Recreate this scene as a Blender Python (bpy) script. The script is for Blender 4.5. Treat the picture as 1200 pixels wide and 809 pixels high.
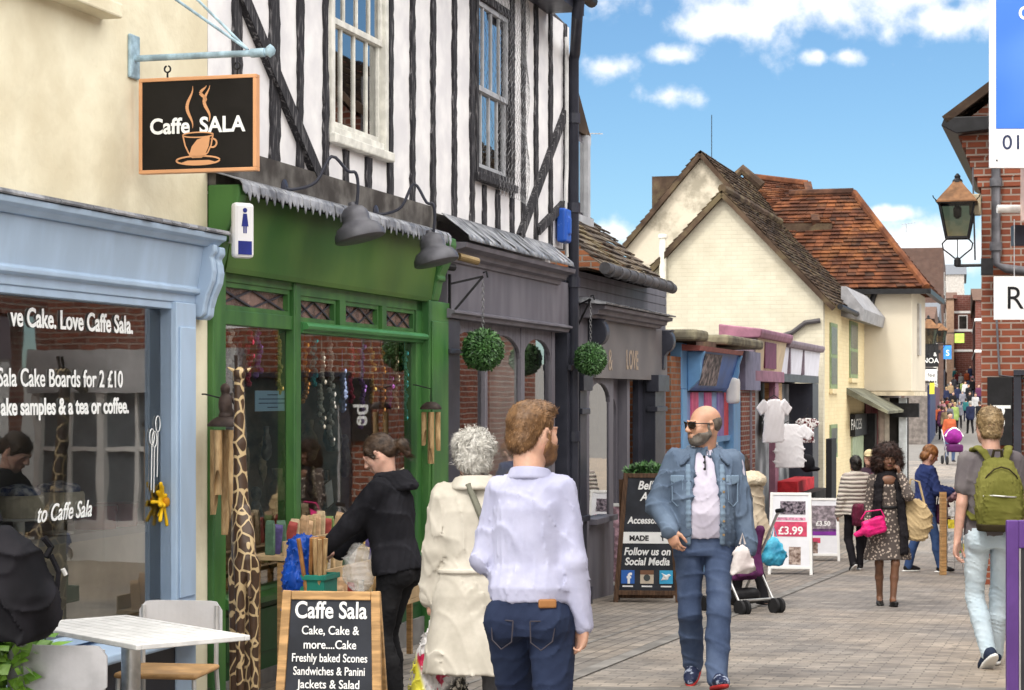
import bpy, bmesh, math, random
import numpy as np
from mathutils import Vector, Matrix, noise as mnoise
random.seed(7); rng = np.random.default_rng(7)
R = math.radians
for o in list(bpy.data.objects): bpy.data.objects.remove(o)
scene = bpy.context.scene
COL = scene.collection

# ---------------------------------------------------------------- camera
CZ = 1.6
FPX = 2400.0
cam_d = bpy.data.cameras.new('camera')
cam = bpy.data.objects.new('camera', cam_d); COL.objects.link(cam)
cam.location = (0, 0, CZ); cam.rotation_euler = (R(90), 0, 0)
cam_d.sensor_width = 36; cam_d.lens = 72
cam_d.shift_y = (465 - 404.5) / 1200
cam_d.clip_end = 3000; cam_d.clip_start = .1
cam_d.dof.use_dof = True; cam_d.dof.focus_distance = 12.0; cam_d.dof.aperture_fstop = 16
scene.camera = cam
# ---------------------------------------------------------------- sky, sun, exposure
SUN_AZ = R(207); SUN_EL = R(52)      # compass-like, clockwise from +Y
w = bpy.data.worlds.new('World'); scene.world = w; w.use_nodes = True
nt = w.node_tree; N = nt.nodes; L = nt.links; N.clear()
def nd(t, **k):
    n = N.new(t)
    for a, b in k.items(): setattr(n, a, b)
    return n
sky = nd('ShaderNodeTexSky', sky_type='NISHITA', sun_disc=False, sun_elevation=SUN_EL, sun_rotation=SUN_AZ, air_density=1.0, dust_density=.1, ozone_density=4.0)
tc = nd('ShaderNodeTexCoord'); sp = nd('ShaderNodeSeparateXYZ'); L.new(tc.outputs['Generated'], sp.inputs[0])
def wm(op, a, b=None, clamp=False):
    n = nd('ShaderNodeMath', operation=op, use_clamp=clamp)
    for i, v in enumerate((a, b)):
        if v is None: continue
        if isinstance(v, (int, float)): n.inputs[i].default_value = v
        else: L.new(v, n.inputs[i])
    return n.outputs[0]
U = wm('DIVIDE', sp.outputs[0], sp.outputs[1]); V = wm('DIVIDE', sp.outputs[2], sp.outputs[1])
nz = nd('ShaderNodeTexNoise'); nz.inputs['Scale'].default_value = 26; nz.inputs['Detail'].default_value = 9; nz.inputs['Roughness'].default_value = .62
L.new(tc.outputs['Generated'], nz.inputs['Vector'])
nz2 = nd('ShaderNodeTexNoise'); nz2.inputs['Scale'].default_value = 70; nz2.inputs['Detail'].default_value = 6
L.new(tc.outputs['Generated'], nz2.inputs['Vector'])
nn = wm('ADD', wm('MULTIPLY', wm('SUBTRACT', nz.outputs[0], .5), 2.9), wm('MULTIPLY', wm('SUBTRACT', nz2.outputs[0], .5), 1.6))
tot = None
for (px, py, a, b) in [(990, -5, 215, 54), (860, 22, 80, 28), (1120, 22, 110, 30), (717, 79, 36, 17), (783, 112, 40, 16), (790, 64, 36, 13), (957, 65, 18, 12), (992, 66, 26, 11), (722, 272, 34, 22), (1110, 290, 95, 34), (1045, 250, 36, 9), (600, -330, 500, 150), (1500, 80, 160, 70), (150, -60, 300, 60)]:
    u0 = (px - 600) / FPX; v0 = (465 - py) / FPX
    e = wm('SQRT', wm('ADD', wm('POWER', wm('MULTIPLY', wm('SUBTRACT', U, u0), FPX / a), 2.0), wm('POWER', wm('ABSOLUTE', wm('MULTIPLY', wm('SUBTRACT', V, v0), FPX / b)), 2.0)))
    m = wm('SUBTRACT', 1.0, e)
    tot = m if tot is None else wm('MAXIMUM', tot, m)
tot = wm('MAXIMUM', tot, -1.2)
cl = nd('ShaderNodeMapRange', interpolation_type='SMOOTHSTEP'); L.new(wm('ADD', tot, nn), cl.inputs[0])
cl.inputs[1].default_value = -.25; cl.inputs[2].default_value = .95
mixc = nd('ShaderNodeMix', data_type='RGBA'); L.new(cl.outputs[0], mixc.inputs[0])
tint = nd('ShaderNodeMix', data_type='RGBA', blend_type='MULTIPLY'); tint.inputs[0].default_value = 1
L.new(sky.outputs[0], tint.inputs[6]); tint.inputs[7].default_value = (.70, .88, .98, 1)
L.new(tint.outputs[2], mixc.inputs[6]); mixc.inputs[7].default_value = (9.6, 9.7, 9.9, 1)
bg = nd('ShaderNodeBackground'); bg.inputs[1].default_value = .08
# unseen bright cloud added overhead and behind the camera to lift street fill light
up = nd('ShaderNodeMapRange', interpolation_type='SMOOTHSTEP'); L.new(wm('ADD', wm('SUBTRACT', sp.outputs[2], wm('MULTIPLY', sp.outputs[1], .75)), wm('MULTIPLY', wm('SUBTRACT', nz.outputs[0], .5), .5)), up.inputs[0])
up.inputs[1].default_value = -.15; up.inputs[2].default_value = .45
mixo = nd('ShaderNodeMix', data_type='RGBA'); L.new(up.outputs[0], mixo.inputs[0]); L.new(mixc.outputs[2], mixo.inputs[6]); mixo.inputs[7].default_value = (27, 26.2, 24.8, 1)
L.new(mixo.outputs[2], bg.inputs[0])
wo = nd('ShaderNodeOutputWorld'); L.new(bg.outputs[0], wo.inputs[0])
sd = bpy.data.lights.new('sun', 'SUN'); sd.energy = 1.3; sd.angle = R(10); sd.color = (1, .95, .87)
sun = bpy.data.objects.new('sun', sd); COL.objects.link(sun)
sv = Vector((math.sin(SUN_AZ) * math.cos(SUN_EL), math.cos(SUN_AZ) * math.cos(SUN_EL), math.sin(SUN_EL)))
sun.rotation_euler = (-sv).to_track_quat('-Z', 'Y').to_euler(); sun.location = (0, 0, 30)
scene.view_settings.view_transform = 'Standard'; scene.view_settings.look = 'None'
scene.render.filter_size = 1.1; scene.view_settings.gamma = 1; scene.view_settings.exposure = 0.70

# ---------------------------------------------------------------- materials
MATS = {}
def srgb(r, g, b):
    f = lambda c: (c / 12.92 if c <= .04045 else ((c + .055) / 1.055) ** 2.4)
    return (f(r / 255), f(g / 255), f(b / 255))
class NT:
    def __init__(s, name):
        s.m = bpy.data.materials.new(name); s.m.use_nodes = True
        s.t = s.m.node_tree; s.b = s.t.nodes['Principled BSDF']; s.out = s.t.nodes['Material Output']
        s.tc = s.t.nodes.new('ShaderNodeTexCoord')
    def n(s, t, ins=None, **k):
        x = s.t.nodes.new(t)
        for a, v in k.items(): setattr(x, a, v)
        for a, v in (ins or {}).items(): s.set(x.inputs[a], v)
        return x
    def set(s, i, v):
        if hasattr(v, 'is_output'): s.t.links.new(v, i)
        elif isinstance(v, tuple) and len(v) == 3 and i.type == 'RGBA': i.default_value = (*v, 1)
        else: i.default_value = v
    def math(s, op, a, b=0.0, clamp=False):
        x = s.n('ShaderNodeMath', operation=op, use_clamp=clamp); s.set(x.inputs[0], a); s.set(x.inputs[1], b); return x.outputs[0]
    def mix(s, f, a, b, mode='MIX'):
        x = s.n('ShaderNodeMix', data_type='RGBA', blend_type=mode); s.set(x.inputs[0], f); s.set(x.inputs[6], a); s.set(x.inputs[7], b); return x.outputs[2]
    def noise(s, scale, detail=4, vec=None, rough=.55):
        x = s.n('ShaderNodeTexNoise', {'Scale': scale, 'Detail': detail, 'Roughness': rough}); s.t.links.new(vec or s.tc.outputs['Object'], x.inputs['Vector']); return x.outputs[0]
    def ramp(s, f, lo, hi):
        x = s.n('ShaderNodeMapRange', {0: f, 1: lo, 2: hi}, interpolation_type='SMOOTHSTEP'); return x.outputs[0]
    def scalev(s, v, vec=None):
        x = s.n('ShaderNodeMapping'); x.inputs['Scale'].default_value = v; s.t.links.new(vec or s.tc.outputs['Object'], x.inputs['Vector']); return x.outputs[0]
    def bump(s, h, strength=.3, dist=.01, prev=None):
        x = s.n('ShaderNodeBump', {'Strength': strength, 'Distance': dist, 'Height': h})
        if prev is not None: s.t.links.new(prev, x.inputs['Normal'])
        s.t.links.new(x.outputs[0], s.b.inputs['Normal']); return x.outputs[0]
    def wallvec(s):     # (x+y, z) of the object's own axes: brick courses run level on every upright face
        p = s.n('ShaderNodeSeparateXYZ'); s.t.links.new(s.tc.outputs['Object'], p.inputs[0])
        c = s.n('ShaderNodeCombineXYZ'); s.set(c.inputs[0], s.math('ADD', p.outputs[0], p.outputs[1])); s.set(c.inputs[1], p.outputs[2]); return c.outputs[0]
def sc(c, k): return tuple(min(1, x * k) for x in c)
def mat(name, col, rough=.6, metal=0., var=.16, vscale=5., bump=.12, bscale=60., col2=None, lo=.35, hi=.7, spec=.22, bdist=.004, stretch=None, coat=0, island=0):
    if name in MATS: return MATS[name]
    t = NT(name); vec = t.scalev(stretch) if stretch else None
    f = t.ramp(t.noise(vscale, 5, vec), lo, hi)
    base = t.mix(f, sc(col, 1 - var), col2 or sc(col, 1 + var))
    if island:
        g = t.n('ShaderNodeNewGeometry')
        base = t.mix(1.0, base, t.mix(g.outputs['Random Per Island'], sc((1, 1, 1), 1 - island), (1, 1, 1)), 'MULTIPLY')
    t.set(t.b.inputs['Base Color'], base)
    t.set(t.b.inputs['Roughness'], t.math('ADD', rough - .08, t.math('MULTIPLY', t.noise(vscale * 4, 3, vec), .16), True))
    t.b.inputs['Metallic'].default_value = metal; t.b.inputs['Specular IOR Level'].default_value = spec
    t.b.inputs['Coat Weight'].default_value = coat
    if bump: t.bump(t.noise(bscale, 4, vec), bump, bdist)
    MATS[name] = t.m; return t.m
def brickmat(name, c1, c2, mortar, bw=.225, bh=.075, ms=.011, bump=.6, var=.25, rough=.85, grime=None):
    if name in MATS: return MATS[name]
    t = NT(name); v = t.wallvec()
    br = t.n('ShaderNodeTexBrick', {'Color1': c1, 'Color2': c2, 'Mortar': mortar, 'Scale': 1.0, 'Mortar Size': ms, 'Mortar Smooth': .25, 'Bias': 0., 'Brick Width': bw, 'Row Height': bh}); t.t.links.new(v, br.inputs['Vector'])
    n1 = t.ramp(t.noise(2.2, 6), .3, .75)
    b = t.mix(1., br.outputs[0], t.mix(n1, sc((1, 1, 1), 1 - var), (1, 1, 1)), 'MULTIPLY')
    if grime: b = t.mix(t.math('MULTIPLY', t.ramp(t.noise(.9, 6), .5, .72), .6), b, grime)
    t.set(t.b.inputs['Base Color'], b); t.b.inputs['Roughness'].default_value = rough; t.b.inputs['Specular IOR Level'].default_value = .25
    h = t.math('ADD', t.math('MULTIPLY', br.outputs[1], -1.), t.math('MULTIPLY', t.noise(40, 4), .5))
    t.bump(h, bump, .008); MATS[name] = t.m; return t.m
def glassmat(name, tint=(.9, .95, .95), refl=1.0):
    t = NT(name); t.t.nodes.remove(t.b)
    tr = t.n('ShaderNodeBsdfTransparent', {0: tint}); gl = t.n('ShaderNodeBsdfGlossy', {'Color': (1, 1, 1), 'Roughness': .015})
    bp = t.n('ShaderNodeBump', {'Strength': .05, 'Distance': .02, 'Height': t.noise(1.4, 2)}); t.t.links.new(bp.outputs[0], gl.inputs['Normal'])
    fr = t.n('ShaderNodeFresnel', {'IOR': 1.62}); f = t.math('MULTIPLY', fr.outputs[0], 1.7 * refl, True)
    mx = t.n('ShaderNodeMixShader'); t.set(mx.inputs[0], f); t.t.links.new(tr.outputs[0], mx.inputs[1]); t.t.links.new(gl.outputs[0], mx.inputs[2])
    t.t.links.new(mx.outputs[0], t.out.inputs[0]); MATS[name] = t.m; return t.m
GLASS = glassmat('window_glass'); GLASS2 = glassmat('dark_window_glass', (.55, .6, .62), 1.3)

# ---------------------------------------------------------------- object helpers
WM = {}
I4 = Matrix.Identity(4)
def prop(o, label=None, cat=None, group=None, kind=None):
    if label: o['label'] = label
    if cat: o['category'] = cat
    if group: o['group'] = group
    if kind: o['kind'] = kind
    return o
def thing(name, label, cat, M=None, group=None):
    o = bpy.data.objects.new(name, None); COL.objects.link(o); o.empty_display_size = .2
    M = M or I4; o.matrix_world = M; WM[o.name] = M.copy(); return prop(o, label, cat, group)
def link(name, me, mat_, parent=None, M=None):
    o = bpy.data.objects.new(name, me); COL.objects.link(o)
    if mat_ is not None and not me.materials:
        for m in (mat_ if isinstance(mat_, (list, tuple)) else [mat_]): me.materials.append(m)
    if parent is not None:
        o.parent = parent; WM[o.name] = WM[parent.name]
    else:
        M = M or I4; o.matrix_world = M; WM[o.name] = M.copy()
    return o
def at(x, y, z, rz=0.): return Matrix.Translation((x, y, z)) @ Matrix.Rotation(R(rz), 4, 'Z')
class MB:
    """collects shapes (in the frame fr) and links them as ONE mesh object"""
    def __init__(s, fr=None): s.v = []; s.f = []; s.fr = fr; s.sm = False
    def add(s, vs, fs, M=None):
        b = len(s.v); s.v += [tuple((M @ Vector(p)) if M else p) for p in vs]; s.f += [tuple(i + b for i in f) for f in fs]; return s
    def box(s, x0, x1, y0, y1, z0, z1, M=None):
        return s.add([(x0, y0, z0), (x1, y0, z0), (x1, y1, z0), (x0, y1, z0), (x0, y0, z1), (x1, y0, z1), (x1, y1, z1), (x0, y1, z1)],
                     [(0, 3, 2, 1), (4, 5, 6, 7), (0, 1, 5, 4), (1, 2, 6, 5), (2, 3, 7, 6), (3, 0, 4, 7)], M)
    def fb(s, t0, t1, o0, o1, z0, z1): return s.box(t0, t1, -o1, -o0, z0, z1)        # facade box: o = towards the street
    def prism(s, poly, ax, a, b):
        """poly in the plane normal to axis ax; extruded a..b. ax 'x': poly=(y,z); 'y': (x,z); 'z': (x,y)"""
        mk = {'x': lambda p, q: (q, p[0], p[1]), 'y': lambda p, q: (p[0], q, p[1]), 'z': lambda p, q: (p[0], p[1], q)}[ax]
        n = len(poly); vs = [mk(p, a) for p in poly] + [mk(p, b) for p in poly]
        return s.add(vs, [tuple(range(n))[::-1], tuple(range(n, 2 * n))] + [(i, (i + 1) % n, n + (i + 1) % n, n + i) for i in range(n)])
    def bar(s, a, b, w, h, up=(0, 0, 1)):
        a = Vector(a); b = Vector(b); d = b - a; l = d.length; d.normalize(); u = Vector(up)
        x = d.cross(u)
        if x.length < 1e-4: x = d.cross(Vector((1, 0, 0)))
        x.normalize(); u = x.cross(d)
        M = Matrix(((x[0], d[0], u[0], a[0]), (x[1], d[1], u[1], a[1]), (x[2], d[2], u[2], a[2]), (0, 0, 0, 1)))
        return s.box(-w / 2, w / 2, 0, l, -h / 2, h / 2, M)
    def tube(s, pts, r, seg=10, cap=True):
        pts = [Vector(p) for p in pts]; n = len(pts); rs = r if isinstance(r, (list, tuple)) else [r] * n
        b = len(s.v); ref = None
        for i, p in enumerate(pts):
            d = (pts[min(i + 1, n - 1)] - pts[max(i - 1, 0)]).normalized()
            if ref is None: ref = d.cross(Vector((0, 0, 1))) if abs(d.z) < .95 else d.cross(Vector((1, 0, 0)))
            ref = (ref - d * ref.dot(d)).normalized(); q = d.cross(ref)
            for k in range(seg):
                a = 2 * math.pi * k / seg; s.v.append(tuple(p + (ref * math.cos(a) + q * math.sin(a)) * rs[i]))
        for i in range(n - 1):
            for k in range(seg): s.f.append((b + i * seg + k, b + i * seg + (k + 1) % seg, b + (i + 1) * seg + (k + 1) % seg, b + (i + 1) * seg + k))
        if cap: s.f.append(tuple(b + k for k in range(seg))[::-1]); s.f.append(tuple(b + (n - 1) * seg + k for k in range(seg)))
        return s
    def lathe(s, prof, c=(0, 0, 0), seg=24, M=None):
        b = len(s.v); c = Vector(c)
        for (r, z) in prof:
            for k in range(seg):
                a = 2 * math.pi * k / seg; p = Vector((r * math.cos(a), r * math.sin(a), z))
                s.v.append(tuple(c + (M @ p if M else p)))
        for i in range(len(prof) - 1):
            for k in range(seg): s.f.append((b + i * seg + k, b + i * seg + (k + 1) % seg, b + (i + 1) * seg + (k + 1) % seg, b + (i + 1) * seg + k))
        s.f.append(tuple(b + k for k in range(seg))[::-1]); s.f.append(tuple(b + (len(prof) - 1) * seg + k for k in range(seg))); return s
    def quad(s, a, b, c, d): return s.add([a, b, c, d], [(0, 1, 2, 3)])
    def build(s, name, mat_, parent=None, bevel=0., smooth=None, M=None, label=None):
        W = WM[parent.name] if parent is not None else (M or I4)
        T = W.inverted() @ (s.fr or W)
        vs = [tuple(T @ Vector(p)) for p in s.v]
        me = bpy.data.meshes.new(name); me.from_pydata(vs, [], s.f); me.validate(verbose=False)
        bm = bmesh.new(); bm.from_mesh(me); bmesh.ops.recalc_face_normals(bm, faces=bm.faces)
        bm.to_mesh(me); bm.free()
        if smooth is not None:
            me.shade_smooth() if smooth >= 180 else me.set_sharp_from_angle(angle=R(smooth))
            if smooth < 180:
                for p in me.polygons: p.use_smooth = True
        o = link(name, me, mat_, parent, M)
        if bevel:
            b = o.modifiers.new('bevel', 'BEVEL'); b.width = bevel; b.segments = 2; b.limit_method = 'ANGLE'; b.angle_limit = R(40)
        if label: o['label'] = label
        return o
def text(s, size, mat_, parent, O, X, Zu, fr=None, align='LEFT', bold=0., sx=1., name='lettering', ext=.0015, shear=0., space=1.):
    cu = bpy.data.curves.new('t', 'FONT'); cu.body = s; cu.size = size; cu.align_x = align; cu.extrude = ext; cu.offset = bold; cu.shear = shear; cu.space_character = space; cu.resolution_u = 4
    to = bpy.data.objects.new('t', cu); COL.objects.link(to)
    dg = bpy.context.evaluated_depsgraph_get(); me = bpy.data.meshes.new_from_object(to.evaluated_get(dg)); bpy.data.objects.remove(to)
    X = Vector(X).normalized(); Zu = Vector(Zu).normalized(); n = X.cross(Zu)
    F = Matrix(((X[0] * sx, Zu[0], n[0], O[0]), (X[1] * sx, Zu[1], n[1], O[1]), (X[2] * sx, Zu[2], n[2], O[2]), (0, 0, 0, 1)))
    me.transform(WM[parent.name].inverted() @ (fr or WM[parent.name]) @ F); me.name = name
    return link(name, me, mat_, parent)
def copy_tree(o, parent=None):
    c = o.copy(); COL.objects.link(c)
    if parent is not None: c.parent = parent
    for ch in [k for k in bpy.data.objects if k.parent == o]: copy_tree(ch, c)
    return c

# ---------------------------------------------------------------- the street's own axes
F0 = Vector((.854, 21.8)); UU = Vector((.267, .9637)); NNv = Vector((.9637, -.267))
FAC = Matrix.Translation((F0.x, F0.y, 0)) @ Matrix.Rotation(math.atan2(UU.y, UU.x), 4, 'Z')    # x along the left-hand facades, -y out into the street
def FT(px, o=0.):
    k = (px - 600) / FPX
    return (21.8 * k - .854 - o * (.9637 + .267 * k)) / (.267 - .9637 * k)
def FY(t, o=0.): return 21.8 + .9637 * t - .267 * o
def FZ(px, py, o=0.): return CZ + (465 - py) / FPX * FY(FT(px, o), o)
def PW(px, py, Y): return Vector(((px - 600) / FPX * Y, Y, CZ + (465 - py) / FPX * Y))
GP = [(-20, -.21), (12.7, -.21), (20, -.5), (30, -.9), (36, -1.03), (42, -1.0), (50, -.8), (63, -.48), (100, -.5), (130, -.36), (153, .4), (185, 2.), (220, 3.6), (400, 9)]
def gz(Y): return float(np.interp(Y, [p[0] for p in GP], [p[1] for p in GP]))
def gxy(x, y): return gz(y)

# ---------------------------------------------------------------- signed-distance bodies -> one continuous mesh
def rotm(rx=0, ry=0, rz=0): return Matrix.Rotation(R(rz), 3, 'Z') @ Matrix.Rotation(R(ry), 3, 'Y') @ Matrix.Rotation(R(rx), 3, 'X')
class SDF:
    def __init__(s, h=.008, k=.02): s.h = h; s.k = k; s.p = []
    def cap(s, a, b, ra, rb=None, k=None, sub=False):
        a = np.array(a, float); b = np.array(b, float); rb = ra if rb is None else rb; r = max(ra, rb)
        def f(P):
            ab = b - a; h = np.clip(((P - a) @ ab) / max(ab @ ab, 1e-9), 0, 1); d = P - a - h[..., None] * ab
            return np.sqrt((d * d).sum(-1)) - (ra + (rb - ra) * h)
        s.p.append((f, np.minimum(a, b) - r, np.maximum(a, b) + r, s.k if k is None else k, sub)); return s
    def ell(s, c, r, Rm=None, k=None, sub=False, pw=2.):
        c = np.array(c, float); r = np.array(r, float); A = np.array(Rm, float) if Rm is not None else np.eye(3)
        ex = np.abs(A) @ r
        def f(P):
            q = np.abs((P - c) @ A) / r; k0 = (q ** pw).sum(-1) ** (1 / pw); k1 = np.sqrt(((q / r) ** 2).sum(-1)) + 1e-9
            return k0 * (k0 - 1) / k1
        s.p.append((f, c - ex, c + ex, s.k if k is None else k, sub)); return s
    def loft(s, st, Mx=None, k=None, sub=False, pw=2.4):
        st = sorted(st); z = np.array([q[0] for q in st]); cols = [np.array([q[i] for q in st]) for i in range(1, 5)]
        Mx = Mx or I4; Mi = np.array(Mx.inverted())
        cs = [(cols[0][i] + a * cols[2][i], cols[1][i] + b * cols[3][i], z[i]) for i in range(len(z)) for a in (-1, 1) for b in (-1, 1)]
        cs = np.array([tuple(Mx @ Vector(c)) for c in cs])
        def f(P):
            Q = P @ Mi[:3, :3].T + Mi[:3, 3]; zc = np.clip(Q[..., 2], z[0], z[-1])
            cx, cy, rx, ry = [np.interp(zc, z, c) for c in cols]
            q = ((np.abs(Q[..., 0] - cx) / rx) ** pw + (np.abs(Q[..., 1] - cy) / ry) ** pw) ** (1 / pw)
            d = (q - 1) * np.minimum(rx, ry) * (.75 + .25 / np.maximum(q, 1)); e = np.maximum(z[0] - Q[..., 2], Q[..., 2] - z[-1])
            return np.where(e > 0, np.sqrt(np.maximum(d, 0) ** 2 + e ** 2), np.maximum(d, e))
        s.p.append((f, cs.min(0), cs.max(0), s.k if k is None else k, sub)); return s
    def box(s, c, hs, Rm=None, r=.01, k=None, sub=False):
        c = np.array(c, float); hs = np.array(hs, float) - r; A = np.array(Rm, float) if Rm is not None else np.eye(3); ex = np.abs(A) @ (hs + r)
        def f(P):
            q = np.abs((P - c) @ A) - hs; return np.sqrt((np.maximum(q, 0) ** 2).sum(-1)) + np.minimum(q.max(-1), 0) - r
        s.p.append((f, c - ex, c + ex, s.k if k is None else k, sub)); return s
    def mesh(s, name, wr=None, disp=None):
        h = s.h; pad = 3 * h + (wr[0] if wr else 0)
        add = [q for q in s.p if not q[4]]
        lo = np.min([q[1] for q in add], 0) - pad; hi = np.max([q[2] for q in add], 0) + pad
        n = np.ceil((hi - lo) / h).astype(int) + 1
        V = np.full(n, .2, np.float32); ax = [lo[i] + h * np.arange(n[i]) for i in range(3)]
        for f, a, b, k, sub in s.p:
            m = k + 2.5 * h
            i0 = np.clip(np.floor((a - m - lo) / h).astype(int), 0, n); i1 = np.clip(np.ceil((b + m - lo) / h).astype(int) + 1, 0, n)
            if (i1 <= i0).any(): continue
            sl = tuple(slice(i0[j], i1[j]) for j in range(3))
            P = np.stack(np.meshgrid(*[ax[j][sl[j]] for j in range(3)], indexing='ij'), -1)
            d = f(P).astype(np.float32); e = V[sl]
            if sub: d = -d; q = np.maximum(k - np.abs(e - d), 0) / max(k, 1e-6); V[sl] = np.maximum(e, d) + q * q * k / 4
            else: q = np.maximum(k - np.abs(e - d), 0) / max(k, 1e-6); V[sl] = np.minimum(e, d) - q * q * k / 4
        if wr or disp:
            idx = np.nonzero(np.abs(V) < 3 * h + (wr[0] if wr else .02)); P = np.stack([ax[j][idx[j]] for j in range(3)], -1)
            dd = 0
            if wr:
                amp, fr, seed = wr[:3]; st = wr[3] if len(wr) > 3 else (1, 1, 1)
                r_ = np.random.default_rng(seed); Q = P * np.array(st)
                K = r_.normal(size=(6, 3)) * fr * 2.7; ph = r_.uniform(0, 6, 6)
                W1 = np.sin(Q @ K[0] * .5 + ph[0]) * 1.3 + np.sin(Q @ K[1] * .4 + ph[1])
                v = 1 - np.abs(np.sin(Q @ K[2] + W1 * 1.4 + ph[2])); v2 = 1 - np.abs(np.sin(Q @ K[3] * 1.3 + W1 * 1.1 + ph[3]))
                v3 = np.sin(Q @ K[4] * .35 + ph[4])
                dd = dd - amp * (v ** 4 * 1.2 + v2 ** 4 * .8 + v3 * .45 - .4)
            if disp: dd = dd + disp(P)
            V[idx] += dd.astype(np.float32)
        ins = V < 0
        c = [slice(0, -1), slice(1, None)]
        cnt = np.zeros(n - 1, np.int8)
        for i in (0, 1):
            for j in (0, 1):
                for k in (0, 1): cnt += ins[c[i], c[j], c[k]]
        act = (cnt > 0) & (cnt < 8); ci = np.full(n - 1, -1, np.int64); A = np.argwhere(act); ci[act] = np.arange(len(A))
        ps = np.zeros((len(A), 3)); ct = np.zeros(len(A))
        cor = [(i, j, k) for i in (0, 1) for j in (0, 1) for k in (0, 1)]
        for a in cor:
            for d in range(3):
                if a[d]: continue
                b = list(a); b[d] = 1
                va = V[A[:, 0] + a[0], A[:, 1] + a[1], A[:, 2] + a[2]]; vb = V[A[:, 0] + b[0], A[:, 1] + b[1], A[:, 2] + b[2]]
                cr = (va < 0) != (vb < 0); t = np.where(cr, va / np.where(cr, va - vb, 1), 0)
                p = A + np.array(a, float); p[:, d] += t; ps[cr] += p[cr]; ct[cr] += 1
        vs = lo + h * ps / ct[:, None]
        F = []
        for d in range(3):
            s0 = [slice(None)] * 3; s1 = [slice(None)] * 3; s0[d] = slice(0, -1); s1[d] = slice(1, None)
            cr = ins[tuple(s0)] != ins[tuple(s1)]; E = np.argwhere(cr); o1, o2 = [(1, 2), (2, 0), (0, 1)][d]
            ok = (E[:, o1] > 0) & (E[:, o2] > 0) & (E[:, o1] < n[o1] - 1) & (E[:, o2] < n[o2] - 1); E = E[ok]
            def cid(da, db):
                Q = E.copy(); Q[:, o1] -= da; Q[:, o2] -= db; return ci[Q[:, 0], Q[:, 1], Q[:, 2]]
            q = np.stack([cid(1, 1), cid(0, 1), cid(0, 0), cid(1, 0)], -1); inn = ins[tuple(s0)][tuple(E.T[:, ] if False else E[:, i] for i in range(3))] if len(E) else np.zeros(0, bool)
            q[~inn] = q[~inn][:, ::-1]; F.append(q)
        F = np.concatenate(F)
        # one light smoothing pass
        for _ in range(1):
            acc = np.zeros_like(vs); cn = np.zeros(len(vs))
            for i in range(4):
                np.add.at(acc, F[:, i], vs[F[:, (i + 1) % 4]]); np.add.at(cn, F[:, i], 1)
            vs = vs * .5 + .5 * acc / np.maximum(cn, 1)[:, None]
        me = bpy.data.meshes.new(name); me.vertices.add(len(vs)); me.vertices.foreach_set('co', vs.astype(np.float32).ravel())
        me.loops.add(len(F) * 4); me.loops.foreach_set('vertex_index', F.astype(np.int32).ravel()); me.polygons.add(len(F))
        me.polygons.foreach_set('loop_start', np.arange(0, len(F) * 4, 4, dtype=np.int32)); me.update(calc_edges=True); me.shade_smooth()
        return me
    def build(s, name, mat_, parent=None, wr=None, disp=None, M=None, label=None):
        o = link(name, s.mesh(name, wr, disp), mat_, parent, M)
        if label: o['label'] = label
        return o
# ================================================================ materials of the place
def pavermat(name, cols, mortar, along, bw=.2, bh=.1):
    t = NT(name); mp = t.n('ShaderNodeMapping'); t.t.links.new(t.tc.outputs['Object'], mp.inputs['Vector'])
    mp.inputs['Rotation'].default_value = (0, 0, 0 if along else R(90))
    wn = t.n('ShaderNodeTexNoise', {'Scale': 1.3, 'Detail': 3}); t.t.links.new(mp.outputs[0], wn.inputs['Vector'])
    wv = t.n('ShaderNodeVectorMath', operation='MULTIPLY_ADD'); t.t.links.new(wn.outputs[1], wv.inputs[0]); wv.inputs[1].default_value = (.03, .03, 0); t.t.links.new(mp.outputs[0], wv.inputs[2])
    br = t.n('ShaderNodeTexBrick', {'Color1': cols[0], 'Color2': cols[1], 'Mortar': mortar, 'Scale': 1.0, 'Mortar Size': .006, 'Mortar Smooth': .3, 'Bias': 0., 'Brick Width': bw, 'Row Height': bh})
    t.t.links.new(wv.outputs[0], br.inputs['Vector'])
    n1 = t.ramp(t.noise(.55, 6), .3, .72); n2 = t.ramp(t.noise(2.6, 7, rough=.65), .35, .7)
    b = t.mix(1., br.outputs[0], t.mix(n1, (.74, .75, .78), (1.06, 1., .93)), 'MULTIPLY')
    b = t.mix(1., b, t.mix(n2, (.66, .64, .62), (1.06, 1.05, 1.03)), 'MULTIPLY')
    sx = t.n('ShaderNodeSeparateXYZ'); t.t.links.new(t.tc.outputs['Object'], sx.inputs[0])
    tan = t.ramp(t.math('ADD', t.math('MULTIPLY', sx.outputs[1], -1.), t.math('MULTIPLY', t.noise(.5, 3), 1.4)), 4.6, 6.0)
    b = t.mix(t.math('MULTIPLY', tan, .55), b, (.33, .255, .18))
    spots = t.ramp(t.noise(7, 2, rough=.3), .645, .675); b = t.mix(t.math('MULTIPLY', spots, .45), b, (.07, .065, .06))
    t.set(t.b.inputs['Base Color'], b)
    t.set(t.b.inputs['Roughness'], t.math('ADD', .62, t.math('MULTIPLY', n2, .2))); t.b.inputs['Specular IOR Level'].default_value = .35
    t.bump(t.math('ADD', t.math('MULTIPLY', br.outputs[1], -1.), t.math('MULTIPLY', t.noise(50, 4), .5)), .35, .006)
    return t.m
m_pave = pavermat('street_pavers', ((.36, .33, .30), (.235, .22, .205)), (.15, .14, .13), False, .2, .085)
m_pave2 = pavermat('side_pavers', ((.34, .31, .28), (.255, .235, .215)), (.085, .08, .075), True, .26, .115)
m_drain = mat('channel_stone', (.19, .18, .17), .8, var=.3, vscale=3)
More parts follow.
